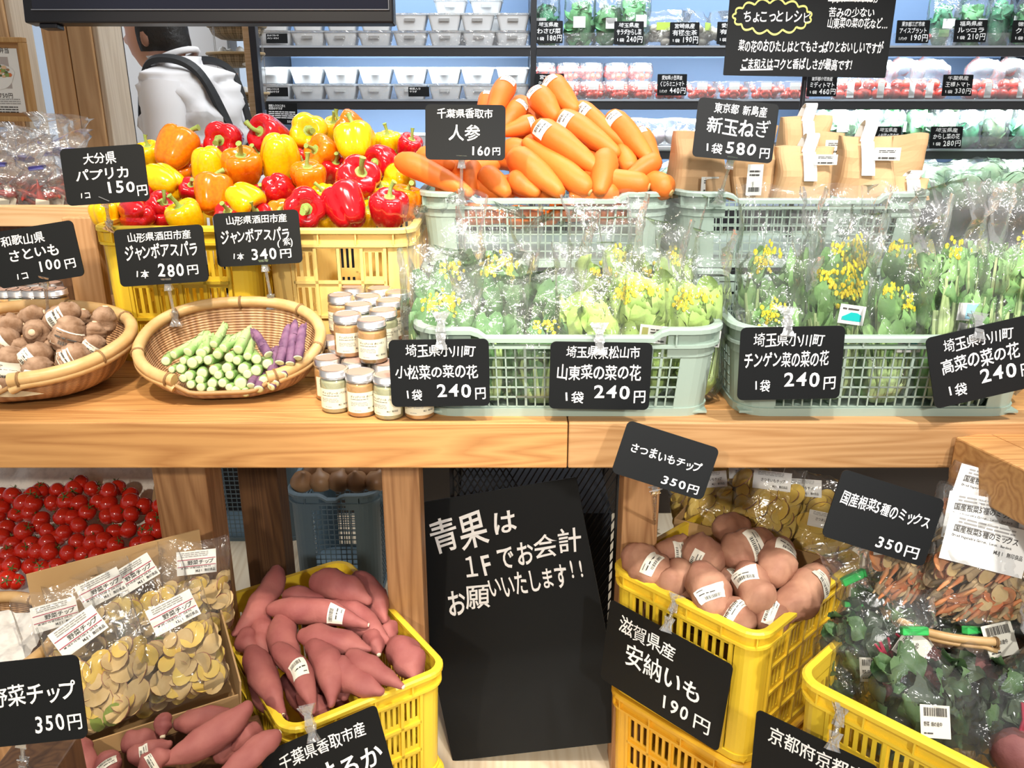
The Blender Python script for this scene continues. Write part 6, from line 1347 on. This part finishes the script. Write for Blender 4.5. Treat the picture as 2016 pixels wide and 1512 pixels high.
# ------------------------------------------------------------------ chips carton and bags of vegetable chips
chm = [mat('chip_pale', (.70, .52, .26), .6, .3, (.60, .42, .18), 40), mat('chip_yellow', (.78, .58, .14), .55, .3, (.74, .50, .10), 30), mat('chip_edge', (.42, .20, .14), .6), mat('chip_green', (.25, .34, .06), .6), mat('chip_orange', (.72, .22, .08), .6, .3, (.62, .30, .14), 30), mat('chip_tan', (.52, .38, .22), .7, .3, (.42, .30, .16), 40)]
def chipbag(seed, w, d, h, kinds, n, rr, flat=.035, label=None, fillh=.62):
    r = thing('chips_bag', 'x', 'bag of vegetable chips'); rg = random.Random(seed); groups = {}
    for i in range(n):
        k = rg.choice(kinds); m = groups.setdefault(k, MB()); c = Vector((rg.uniform(-.42, .42)*w, rg.uniform(-.36, .30)*d, .012+rg.random()**1.2*h*fillh)); ax = Vector((rg.uniform(-.6, .6), -1+rg.uniform(0, .3), rg.uniform(-.3, .5))).normalized(); s = ax.orthogonal().normalized(); t = ax.cross(s); q = rr*rg.uniform(.65, 1.15); wv = rg.uniform(-.22, .22)
        if k in (4, 5) and rg.random() < .5: 
            m.tube([c-s*q*1.3, c+ax*q*.3, c+s*q*1.3], [.003, .005, .002], 6); continue
        V = [c+ax*.0011]; V2 = [c-ax*.0011]
        for j in range(14): a = 2*PI*j/14; o_ = (s*math.cos(a)+t*.82*math.sin(a))*q+ax*wv*q*math.cos(2*a); V.append(c+o_+ax*.0011); V2.append(c+o_-ax*.0011)
        m.add(V+V2, [(0, 1+j, 1+(j+1) % 14) for j in range(14)]+[(15, 16+(j+1) % 14, 16+j) for j in range(14)], 0, True)
        m2 = groups.setdefault(2 if k in (0, 1) else k, MB()); m2.add(V[1:]+V2[1:], [(j, 14+j, 14+(j+1) % 14, (j+1) % 14) for j in range(14)], 0, True)
    mb = MB(); ms = []
    for gi, (k, m) in enumerate(groups.items()): mb.add(m.v, m.f, gi); ms.append(chm[k])
    c_ = mb.build('chips', ms, r); c_['kind'] = 'stuff'
    filmbag(seed, w, d, h, .5, .007, 20, 26).build('bag', K['film'], r)
    if label:
        x_, z_, lw, lh, an, lines, red = label; b = MB(); tr = Matrix.Translation((x_*w, -d*.5*(1-max(0, z_-.45))-.003, z_*h)) @ Matrix.Rotation(an, 4, 'Y') @ Matrix.Rotation(-.12, 4, 'X')
        pt = lambda x, y: tuple(tr @ Vector(((x-.5)*lw, 0, (y-.5)*lh))); p2 = lambda x, y: tuple(tr @ Vector(((x-.5)*lw, -.0007, (y-.5)*lh)))
        b.add([pt(0, 0), pt(1, 0), pt(1, 1), pt(0, 1)], [(0, 1, 2, 3)], 0, False)
        for ln in lines: write(b, ln[0], ln[1], ln[2], ln[3], ln[4], p2, 1, 0, .03)
        if red: b.add([p2(.02, .34), p2(.98, .34), p2(.98, .37), p2(.02, .37)], [(0, 1, 2, 3)], 2, False); b.add([p2(.02, .62), p2(.98, .62), p2(.98, .65), p2(.02, .65)], [(0, 1, 2, 3)], 2, False)
        bars(b, .12, .80, .90, 3, p2, .075, 3)
        b.build('label', [K['white'], K['ink'], K['inkred'], K['inkgrey']], r)
    return Proto(r)
VL = lambda x, z, an: (x, z, .068, .042, an, [('野菜チップ', .26, .92, .50, .20), ('MIXED VEGETABLE CHIPS', .10, .86, .29, .085), ('MUJI 無印良品', .46, .96, .14, .13)], True)
# carton: floor plane, four walls, tall back flap
fl = [WZ(u, v, H-.95) for u, v in ((60, 1330), (205, 1452), (478, 1365))]
ex = (fl[2]-fl[1]); ex.z = 0; cw = ex.length; ex.normalize(); ey = Vector((-ex.y, ex.x, 0)); car0 = fl[1]; cd = .20; cang = math.atan2(ex.y, ex.x)
zcb = car0.z-.060
car0 = WZ(150, 1475, zcb+.03); ex_ = WZ(470, 1372, zcb+.03)-car0; cw = ex_.length; cang = math.atan2(ex_.y, ex_.x); ex = ex_.normalized(); ey = Vector((-ex.y, ex.x, 0))
car = thing('cardboard_box', 'open cardboard carton with a tall back flap holding bags of vegetable chips', 'cardboard box', (car0.x, car0.y, zcb), (0, 0, cang))
bt = WP(205, 1070, car0+ey*cd, ey).z-zcb
b = MB(); b.box(0, cw, 0, cd, 0, .003); b.build('bottom', K['card'], car)
b = MB(); b.box(0, cw, 0, .003, .0031, .034); b.build('front_wall', K['card'], car)
p_ = WP(360, 1030, car0+ey*cd, ey)-car0; q_ = WP(45, 1112, car0+ey*cd, ey)-car0
b = MB(); xx1, xx0 = p_.dot(ex), q_.dot(ex); h1, h0 = p_.z-.03+.03, q_.z
b.add([(xx0, cd, .0031), (cw, cd, .0031), (max(cw, xx1)-.0, cd+.02, h1), (xx0, cd+.02, h0), (xx0, cd+.003, .0031), (cw, cd+.003, .0031), (max(cw, xx1), cd+.023, h1), (xx0, cd+.023, h0)], [(0, 1, 2, 3), (5, 4, 7, 6), (3, 2, 6, 7), (0, 3, 7, 4), (1, 5, 6, 2), (0, 4, 5, 1)], 0, False); tag(b.build('back_flap', K['card'], car))
b = MB(); hs = WP(405, 1130, car0+ex*cw+ey*cd*.9, Vector((-1, 0, 0))).z-zcb if 0 else .13
b.add([(cw, .0031, .0031), (cw, cd-.001, .0031), (cw+.01, cd-.005, .125), (cw+.006, .012, .05), (cw+.003, .0031, .0031), (cw+.003, cd-.001, .0031), (cw+.013, cd-.005, .125), (cw+.009, .012, .05)], [(0, 3, 2, 1), (4, 5, 6, 7), (3, 7, 6, 2), (1, 2, 6, 5), (0, 4, 7, 3)], 0, False); b.build('side_flap', K['card'], car)
b = MB(); b.add([(0, .0031, .0031), (0, cd-.001, .0031), (-.01, cd-.005, .10), (-.006, .012, .05), (.003, .0031, .0031), (.003, cd-.001, .0031), (-.007, cd-.005, .10), (-.003, .012, .05)], [(0, 1, 2, 3), (4, 7, 6, 5), (3, 2, 6, 7), (0, 3, 7, 4)], 0, False); b.build('side_flap', K['card'], car)
b = MB(); p = car0+ex*cw*.5+ey*cd*.5; b.rbox(-cw*.5-.02, cw*.5+.0, -cd*.5, cd*.5, -zcb, -.0005, .003, 0); o = b.build('carton_stand', darkwood); o.location = (p.x, p.y, zcb); o.rotation_euler = (0, 0, cang); tag(o, 'dark block under the chips carton', 'stand')
VB = [chipbag(21, .135, .045, .165, (0, 1, 1, 0), 75, .0185, fillh=.52, label=VL(.12, .80, -.15)), chipbag(22, .13, .05, .175, (0, 0, 1, 1, 0, 1, 0, 0, 3), 75, .019, fillh=.52, label=VL(-.1, .82, -.28)), chipbag(23, .12, .04, .17, (0, 0, 1), 65, .018, fillh=.52, label=VL(0, .80, .05))]
def carp(a, y_, z): return car0+ex*a*cw+ey*y_*cd+Vector((0, 0, z-.03+.0))
for k, (a, yy, z, vi, rx, ry, s_, lab) in enumerate(((.68, .10, .004, 0, -.55, -.10, 1.12, 'front one beside the side flap, leaning back'), (.28, .13, .004, 1, -.50, -.16, 1.12, 'front middle one behind the 350 yen sign'), (.88, .78, .035, 2, -.30, .1, 1.0, 'back one beside the side flap'), (.62, .74, .03, 1, -.30, -.08, 1.05, 'back middle one under the flap'), (.30, .74, .03, 0, -.30, -.12, 1.05, 'back one nearer the newspaper basket'), (.06, .60, .02, 2, -.35, -.1, 1.0, 'one at the newspaper end of the carton'))):
    p = carp(a, yy, .0335+z); VB[vi].put('clear bag of vegetable chips in the carton, %s' % lab, loc=p, rot=(rx, ry, cang), scale=s_, group='bags of vegetable chips in the carton')
# ------------------------------------------------------------------ sweet potatoes
spm = mat('sweet_potato_red', (.40, .145, .125), .62, .3, (.28, .082, .078), 18, bump=.5, bscale=40, lo=.3, hi=.7); spc = mat('sweet_potato_cut', (.80, .72, .50), .6); anm = mat('sweet_potato_brown', (.47, .25, .16), .65, .3, (.32, .145, .095), 20, bump=.5, bscale=45)
SPROF = [.0, .58, .80, .92, .98, 1.0, 1.0, .97, .92, .83, .70, .52, .32, .0]
def potato(L_, p0, n, grp, lookw, m_, prof, rowh, fmt, lab_all=False):
    items = []
    for i, e in enumerate(L_):
        u0, v0, u1, v1, rp, st, lift = e[:7]; A, B = WP(u0, v0, p0, n, lift), WP(u1, v1, p0, n, lift if len(e) < 8 else e[7]); r_ = rp*px(A)
        f = root_fn(A, B, r_, prof, i*2.7+len(L_), random.Random(i*3+1).uniform(-.10, .10) if not lab_all else 0, .20, .06)
        root, b = root_obj('sweet_potato', 'x', 'sweet potato', grp, f, m_, A, 26, 18); b.build('body', m_, root)
        ax = (B-A).normalized()
        for t_, sg in ((.012, -1), (.985, 1)):
            if (i*5+sg) % 7 not in (0, 3) or lab_all: continue
            c = f(t_, 0)*.5+f(t_, .5)*.5-A; q = MB(); q.lathe([(.0042, -.006), (.0044, .0005), (.0032, .002), (.001, .0022)], 9, 0, zframe(ax*sg, c)); q.build('cut_tip', spc, root)
        if st: sticker(root, f, A, st[0], st[1], -.13+st[2], .13+st[2])
        items.append((root, (u0+u1)/2, (v0+v1)/2, lookw[1] if st else lookw[0]))
    label_rows(items, rowh, fmt)
sA, sB = WZ(560, 1420, ZL-.006), WZ(660, 1140, ZL-.006)+Vector((0, 0, .075)); sn = (sB-sA).cross(Vector((1, .35, 0))); sn = sn if sn.z > 0 else -sn; sA = sA-sn.normalized()*.030
SL = [(548, 1116, 458, 1252, 25, 0, .03), (612, 1140, 732, 1186, 31, 0, .04), (698, 1132, 760, 1228, 26, 0, .012), (556, 1172, 660, 1188, 23, 0, .018), (524, 1198, 728, 1232, 26, (.62, .76, .0), .045), (650, 1190, 768, 1266, 29, 0, .02), (520, 1214, 522, 1298, 26, 0, .012), (562, 1198, 592, 1340, 26, 0, .032), (586, 1248, 732, 1280, 26, 0, .045), (541, 1270, 618, 1405, 23, (.42, .62, .0), .055), (610, 1262, 652, 1392, 29, 0, .045), (492, 1276, 558, 1408, 28, 0, .03), (650, 1302, 756, 1364, 30, 0, .045), (682, 1286, 796, 1354, 22, 0, .055), (772, 1262, 820, 1342, 33, 0, .015), (775, 1226, 764, 1268, 18, 0, .01), (652, 1325, 680, 1378, 24, 0, .015), (484, 1240, 506, 1292, 20, 0, .02), (722, 1246, 746, 1290, 20, 0, .02), (482, 1260, 540, 1380, 22, 0, -.02), (600, 1210, 700, 1330, 26, 0, -.02), (700, 1180, 790, 1300, 26, 0, -.025), (580, 1330, 690, 1400, 24, 0, -.015), (508, 1310, 566, 1420, 25, 0, -.01), (585, 1370, 650, 1412, 23, 0, -.005), (690, 1360, 760, 1335, 22, 0, -.01), (560, 1330, 610, 1425, 24, 0, -.02)]
potato(SL, sA, sn, 'long red sweet potatoes in the yellow crate', ('long red sweet potato', 'long red sweet potato with a white label'), spm, SPROF, 32, '{look}, {k} from the carton in row {r}')
fA = WZ(320, 1480, H-1.0); fn_ = Vector((.1, -.5, 1))
FL = [(497, 1384, 300, 1508, 29, 0, .045), (135, 1452, 182, 1535, 26, 0, .03), (238, 1470, 318, 1452, 24, 0, .01), (340, 1428, 455, 1398, 22, 0, .005), (512, 1428, 452, 1476, 27, 0, .01), (552, 1440, 425, 1530, 24, 0, .045), (324, 1404, 320, 1452, 16, 0, .03), (250, 1490, 340, 1462, 25, (.3, .5, .0), .03), (200, 1486, 225, 1530, 27, (.5, .7, .0), .03), (420, 1495, 480, 1462, 21, 0, .0), (275, 1525, 340, 1480, 24, (.3, .5, 0), .05), (410, 1450, 520, 1490, 26, 0, -.015), (150, 1510, 260, 1560, 30, 0, .0), (320, 1540, 450, 1560, 30, 0, .01)]
potato(FL, fA, fn_, 'long red sweet potatoes heaped before the chips carton', ('red sweet potato of the front heap', 'labelled sweet potato of the front heap'), spm, SPROF, 26, '{look}, {k} from the chips sign in row {r}')
# tray under the front heap
p = WZ(330, 1470, fA.z); b = MB(); b.rbox(-.22, .17, -.13, .09, 0, fA.z-.045, .004); o = b.build('heap_stand', darkwood); o.location = (p.x, p.y-.03, 0); o.rotation_euler = (0, 0, cang); tag(o, 'dark low block under the front heap of red sweet potatoes', 'stand')
# round brown sweet potatoes
uA, uB = WZ(1470, 1215, ZR-.01), WZ(1420, 1085, ZR-.01)+Vector((0, 0, .03)); un = (uB-uA).cross(Vector((1, 0, 0))); un = un if un.z > 0 else -un; un = Vector((0, -.35, 1)); uA = uA-un.normalized()*.042
UPROF = [.0, .64, .86, .96, 1.0, 1.0, .97, .90, .78, .60, .0]
def fat(u, v, r_, asp, an, st, lift): d = r_*asp; return (u-d*math.cos(an), v+d*math.sin(an), u+d*math.cos(an), v-d*math.sin(an), r_, st, lift)
S_ = (.38, .64, 0); UL = [fat(1272, 1110, 38, 1.35, 2.6, (.2, .42, .05), .02), fat(1332, 1086, 33, 1.3, .1, (.35, .6, .03), .01), fat(1330, 1138, 32, 1.2, .8, 0, .018), fat(1388, 1092, 39, 1.15, -.5, (.35, .6, .12), .03), fat(1397, 1162, 40, 1.45, 2.0, (.18, .40, 0), .045), fat(1472, 1080, 40, 1.3, .4, S_, .045), fat(1530, 1108, 39, 1.15, 1.2, (.55, .8, .06), .055), fat(1482, 1158, 40, 1.3, 1.9, (.45, .72, -.04), .05), fat(1580, 1168, 42, 1.45, .8, (.6, .82, .08), .035), fat(1448, 1218, 36, 1.2, -.6, (.35, .6, -.06), .035), fat(1518, 1212, 34, 1.2, -.4, (.35, .62, -.05), .03), fat(1510, 1180, 24, 1.3, .8, 0, .0), fat(1497, 1218, 24, 1.3, .6, 0, .01), fat(1440, 1140, 26, 1.2, .5, (.35, .65, 0), .0), fat(1620, 1130, 30, 1.2, .5, 0, -.02), fat(1305, 1140, 26, 1.2, .3, 0, -.01), fat(1360, 1190, 28, 1.2, -.4, 0, -.01), fat(1540, 1190, 28, 1.2, .4, 0, -.02), fat(1450, 1180, 30, 1.2, .2, 0, -.03), fat(1570, 1195, 24, 1.2, .2, 0, -.02), fat(1440, 1040, 30, 1.2, .2, 0, .0)]
potato(UL, uA, un, 'round brown sweet potatoes in the yellow crate', ('round brown sweet potato', 'round brown sweet potato with a barcode label'), anm, UPROF, 30, '{look}, {k} from the blackboard in row {r}', True)
# ------------------------------------------------------------------ beetroot bags
dkl = [mat('beet_leaf_dark', (.025, .045, .025), .5, .5, (.06, .09, .045), 22, bump=.4), mat('beet_leaf_green', (.04, .10, .038), .5, .5, (.09, .17, .06), 20, bump=.4)]; beet = mat('beet_skin', (.30, .12, .11), .6, .3, (.20, .07, .07), 18, bump=.5); beets = mat('beet_stalk', (.45, .03, .07), .4)
def beetbag(seed, roots):
    r = thing('beetroot_bag', 'x', 'bag of beetroot'); rg = random.Random(seed); m = [MB(), MB()]
    for i in range(46):
        q = rg.uniform(0, 6.28); a = rg.uniform(.1, .95); c = Vector((.058*math.cos(q)*math.sin(PI*a)**.6, .052*math.sin(q)*math.sin(PI*a)**.6, .01+.135*a)); d = Vector((rg.uniform(-1, 1), rg.uniform(-1, 1), rg.uniform(.1, 1)))
        leaf(m[i % 2], c, d, Vector((rg.uniform(-1, 1), rg.uniform(-1, 1), .2)), .05*rg.uniform(.7, 1.2), .02, rg.uniform(-.5, .5), .35, i)
    m[0].grid(lambda a, q: Vector((.045*math.sin(PI*a)*math.cos(2*PI*q), .042*math.sin(PI*a)*math.sin(2*PI*q), .01+.13*a)), 8, 12, 0, True, True)
    pack(m[0], .145, .125, .16, .45, .46); pack(m[1], .145, .125, .16, .45, .46); m[0].build('dark_leaves', dkl[0], r); m[1].build('leaves', dkl[1], r)
    if roots:
        for x in roots:
            b = MB(); b.lathe([(.001, -.03), (.008, -.026), (.024, -.010), (.026, .004), (.018, .018), (.007, .024)], 14, 0, Matrix.Translation((x, -.048, .048)) @ Matrix.Scale(1.3, 4) @ Matrix.Rotation(.8, 4, 'X') @ Matrix.Rotation(x*9, 4, 'Y')); b.build('beetroot', beet, r)
        b = MB()
        for x in roots:
            for k in range(4): b.tube([(x+rg.uniform(-.006, .006), -.052, .072), (x*.7+rg.uniform(-.02, .02), -.056, .115)], [.0028, .002], 5)
        b.build('red_stalks', beets, r)
    fb = filmbag(seed, .145, .125, .20, .42, .010, 20, 28)
    V = []
    for x, y, z in fb.v:
        t = max(0, (z-.12)/.075); k = 1-.86*min(1, t)**.8; V.append((x*k, y*k, z))
    fb.v = V; fb.build('bag', K['film'], r)
    b = MB(); b.rbox(-.019, .019, -.006, .006, .186, .198, .002); tag(b.build('tape_tie', K['green_tape'], r), 'bright green tape')
    f2 = filmbag(seed+3, .06, .022, .05, .9, .010, 8, 16, 1.6); f2.v = [(x, y, z+.196) for x, y, z in f2.v]; f2.build('frilled_top', K['film'], r)
    b = MB(); tr = Matrix.Translation((.010 if roots else -.012, -.077, .098 if roots else .088)) @ Matrix.Rotation(R(-30 if roots else 4), 4, 'Y') @ Matrix.Rotation(-.15, 4, 'X'); pt = lambda x, y: tuple(tr @ Vector(((x-.5)*.040, 0, (y-.5)*.042))); p2 = lambda x, y: tuple(tr @ Vector(((x-.5)*.040, -.0008, (y-.5)*.042)))
    b.add([pt(0, 0), pt(1, 0), pt(1, 1), pt(0, 1)], [(0, 1, 2, 3)], 0, False); x = .12
    while x < .88: w_ = rg.choice((.012, .02, .035)); b.add([p2(x, .66), p2(x+w_, .66), p2(x+w_, .92), p2(x, .92)], [(0, 1, 2, 3)], 1, False); x += w_+rg.choice((.015, .028))
    write(b, '野菜 畑の途中', .10, .72, .42, .15, p2, 1, 0, .02); bars(b, .1, .4, .12, 1, p2, .1, 1); b.build('label', [K['paperw'], K['ink']], r); return Proto(r)
BG = [beetbag(1, None), beetbag(5, (-.022, .026)), beetbag(9, (.02,))]
bn = Vector((0, -.3, 1)); bp0 = WZ(1760, 1330, ZB-.03)
for k, (u, v, vi, off, rx, ry, rz, s_, lab) in enumerate(((1694, 1356, 0, -.055, -.40, .02, .1, .88, 'at the corner of the crate by the sweet potatoes'), (1792, 1335, 1, -.03, -.38, -.38, .2, 1.12, 'with two beetroots, leaning towards the round sweet potatoes'), (1858, 1325, 2, -.03, -.38, .30, -.1, 1.2, 'with one beetroot, leaning towards the root mix bags'), (1770, 1225, 0, -.05, 0, 0, .4, 1.05, 'in the back row under the root vegetable mix sign'), (1955, 1320, 0, -.045, -.35, -.05, -.2, 1.1, 'beside the one-beetroot bag near the frame edge'), (1818, 1478, 0, -.03, -.42, .0, .0, 1.08, 'front one over the Kyoto sign'), (1930, 1470, 2, -.03, -.40, .30, .5, 1.05, 'front one leaning towards the frame corner'), (2010, 1500, 1, -.02, -.4, .1, -.3, 1.1, 'in the bottom corner of the frame'), (2005, 1240, 0, -.06, 0, .1, .6, 1.0, 'in the back row beside the root mix bags'))):
    p = WP(u, v, bp0, bn, off); BG[vi].put('clear tied bag of beetroot leaves, %s' % lab, loc=(p.x, p.y, p.z-.035), rot=(rx, ry, rz+R(0)), scale=s_, group='bags of beetroot tied with green tape')
# ------------------------------------------------------------------ sweet potato chips carton and root mix bags under the table
ZK = H-.80
k0, k1 = WZ(1325, 1020, ZR+.03), WZ(1652, 1108, ZR+.03); 
k0 = W(1328, 1012, 1.66); k1 = W(1640, 1110, 1.49); k0.z = k1.z = (k0.z+k1.z)/2
ke = k1-k0; kw = ke.length; ka = math.atan2(ke.y, ke.x); hb_ = .075; kz = k0.z-hb_
car2 = thing('cardboard_box', 'low cardboard carton of sweet potato chips behind the round sweet potatoes', 'cardboard box', (k0.x, k0.y, kz), (0, 0, ka))
for nm, a_ in (('front_wall', (0, kw, 0, .003, .0031, hb_)), ('back_wall', (0, kw, .147, .15, .0031, hb_)), ('side_wall', (0, .003, .0031, .1469, .0031, hb_)), ('side_wall', (kw-.003, kw, .0031, .1469, .0031, hb_)), ('bottom', (0, kw, 0, .15, 0, .003))):
    b = MB(); b.box(*a_); b.build(nm, K['card'], car2)
b = MB(); b.rbox(.01, kw-.01, .01, .14, -kz, -.0008, .003); o = b.build('carton_stand', darkwood); o.location = car2.location; o.rotation_euler = (0, 0, ka); tag(o, 'dark block under the sweet potato chips carton', 'stand')
SLb = lambda x, z, an: (x, z, .07, .035, an, [('さつまいもチップ', .20, .84, .50, .20), ('MUJI 無印良品', .52, .92, .20, .16)], False)
SB = [chipbag(41, .125, .05, .165, (1, 1, 1), 100, .021, label=SLb(.05, .78, -.1), fillh=.66), chipbag(42, .12, .05, .15, (1, 1), 90, .020, label=SLb(-.1, .82, -.25), fillh=.66)]
kx = Vector((math.cos(ka), math.sin(ka), 0)); ky = Vector((-kx.y, kx.x, 0))
for k, (a, yy, z, vi, rx, ry, s_, lab) in enumerate(((.20, .06, .02, 1, -.35, -.05, 1.0, 'nearest the chips sign clip'), (.52, .05, .03, 0, -.35, .0, 1.12, 'in the middle of the carton'), (.84, .05, .0, 1, -.3, .25, .95, 'at the far corner by the root mix sign'), (.36, .11, .045, 0, -.1, -.1, .95, 'in the back, second from the sign'), (.72, .11, .03, 1, -.1, .1, 1.05, 'in the back behind the corner bag'), (.06, .10, .01, 0, -.15, -.2, .9, 'in the back under the sweet potato chips sign'))):
    p = k0+kx*a*kw+ky*yy; SB[vi].put('clear bag of yellow sweet potato chips, %s' % lab, loc=(p.x, p.y, kz+.0035+z), rot=(rx, ry, ka), scale=s_, group='bags of sweet potato chips in the low carton')
RLb = lambda x, z, an: (x, z, .150, .086, an, [('国産根菜5種のミックス', .08, .86, .70, .16), ('Dried Vegetable Carrot, Lotus, Burdock', .08, .80, .55, .07), ('MUJI 無印良品', .60, .95, .40, .11)], False)
RB = [chipbag(61, .155, .055, .205, (4, 4, 5, 5, 0), 120, .018, label=RLb(0, .74, .12), fillh=.5), chipbag(62, .15, .055, .20, (5, 5, 0, 5), 120, .018, label=RLb(.05, .72, .05), fillh=.5)]
zr_ = W(1900, 1180, 1.45).z
for k, (u, v, y, vi, rx, ry, rz, s_, lab) in enumerate(((1900, 1222, 1.165, 0, -.22, .10, -.1, .86, 'front one with orange carrot pieces'), (2035, 1225, 1.165, 1, -.22, .08, -.1, .86, 'brown one at the frame edge'), (1893, 1162, 1.20, 1, -.18, .10, -.1, .86, 'middle one standing behind the front one'), (1905, 1105, 1.235, 0, -.10, .12, -.1, .82, 'hindmost and highest one under the table beam'), (1790, 1185, 1.21, 0, -.25, -.1, .1, .80, 'half behind the root vegetable mix sign'))):
    p = W(u, v, y); RB[vi].put('clear bag of dried root vegetable mix, %s' % lab, loc=(p.x, y, p.z), rot=(rx, ry, rz), scale=s_, group='bags of dried root vegetable mix')
p = W(1950, 1225, 1.20); basket('bamboo basket holding the root vegetable mix bags on the beetroot crate', (p.x, 1.215, p.z-.035), .165, .085, .045, .05, 0, .2, .007)
# ------------------------------------------------------------------ signs of the lower display
psign('black price sign for sweet potato chips, 350 yen, tilted over the beam', [(1229, 826), (1409, 880), (1390, 989), (1211, 930)], 1.215, [('さつまいもチップ', .10, .88, .45, .18), ('350', .52, .80, .84, .18), ('円', .80, .93, .84, .17)], .25, bold=.018)
clip_stand('clear clip holding the sweet potato chips sign on the crate corner', W(1290, 962, 1.212), WZ(1287, 1048, ZR), .0145)
psign('black price sign for the five root vegetable mix, 350 yen', [(1664, 924), (1861, 985), (1817, 1116), (1612, 1053)], 1.19, [('国産根菜5種のミックス', .06, .93, .38, .19), ('350', .50, .77, .84, .19), ('円', .77, .92, .84, .18)], .3, bold=.018)
clip_stand('clear clip holding the root vegetable mix sign on the beetroot crate', W(1697, 1076, 1.187), WZ(1690, 1150, ZB), .0145)
nf = -e2-Vector((0, 0, -.10)); pf = WZ(1350, 1187, ZR)-e2*.016
sign('black price sign for Shiga sweet potatoes, 190 yen, clipped to the crate by the blackboard', [(1192, 1174), (1430, 1305), (1427, 1487), (1192, 1340)], pf, nf, [('滋賀県産', .10, .58, .22, .19), ('安納いも', .18, .82, .52, .25), ('190', .52, .76, .80, .19), ('円', .78, .92, .80, .18)], bold=.018)
clip_stand('clear clip holding the Shiga sweet potato sign to the crate rim', WP(1312, 1238, pf-e2*.004, nf), WP(1330, 1182, pf+e2*.018, nf), .016)
pf2 = l0-e2*.018
sign('black price sign for Kyoto beetroot, cut off by the bottom of the frame', [(1484, 1392), (1722, 1508), (1716, 1690), (1481, 1560)], pf2, nf, [('京都府京都市', .12, .92, .20, .19)], bold=.018)
clip_stand('clear clip holding the Kyoto beetroot sign to the crate rim', WP(1640, 1470, pf2-e2*.004, nf), WP(1655, 1400, pf2+e2*.020, nf), .016)
aL = Vector((math.cos(cL[3]), math.sin(cL[3]), 0)); nL = Vector((aL.y, -aL.x, 0)); eL2 = Vector((-aL.y, aL.x, 0))
fr0 = WZ(545, 1462, ZL); nfr = aL+Vector((0, 0, .1))
if nfr.y > 0: nfr = -nfr
pf3 = fr0-eL2*.0+aL*.016
sign('black price sign for Chiba sweet potatoes, slanting along the crate front', [(528, 1478), (752, 1384), (775, 1560), (548, 1670)], pf3, Vector((.45, -1, .12)), [('千葉県香取市産', .12, .86, .18, .15), ('はるか', .34, .94, .50, .26)], bold=.018)
clip_stand('clear clip holding the Chiba sweet potato sign to the crate rim', WP(618, 1450, pf3, Vector((.45, -1, .12)))-Vector((0, .004, 0)), WP(602, 1412, pf3, Vector((.45, -1, .12)))+Vector((0, .012, 0)), .0155)
psign('black price sign for vegetable chips, 350 yen, before the carton', [(-85, 1312), (158, 1288), (170, 1452), (-70, 1478)], .86, [('野菜チップ', .24, .95, .42, .24), ('350', .58, .84, .78, .24), ('円', .84, .97, .78, .20)], .3, bold=.02)
clip_stand('clear clip holding the vegetable chips sign', W(44, 1448, .856), W(46, 1512, .862), .0125)
p = W(46, 1520, .862); b = MB(); b.rbox(p.x-.04, p.x+.04, .845, .93, 0, p.z+.001, .003); tag(b.build('sign_block', darkwood), 'dark block carrying the clip of the vegetable chips sign', 'block')

# dark panel added behind the table legs to keep the space below in shade
b = MB(); b.rbox(-1.6, 2.3, 2.72, 2.76, .0, T-.12, .004); tag(b.build('shade_panel', mat('shade_dark', (.05, .04, .035), .7)), 'added dark panel standing in for the shade under the display table', 'shade panel')
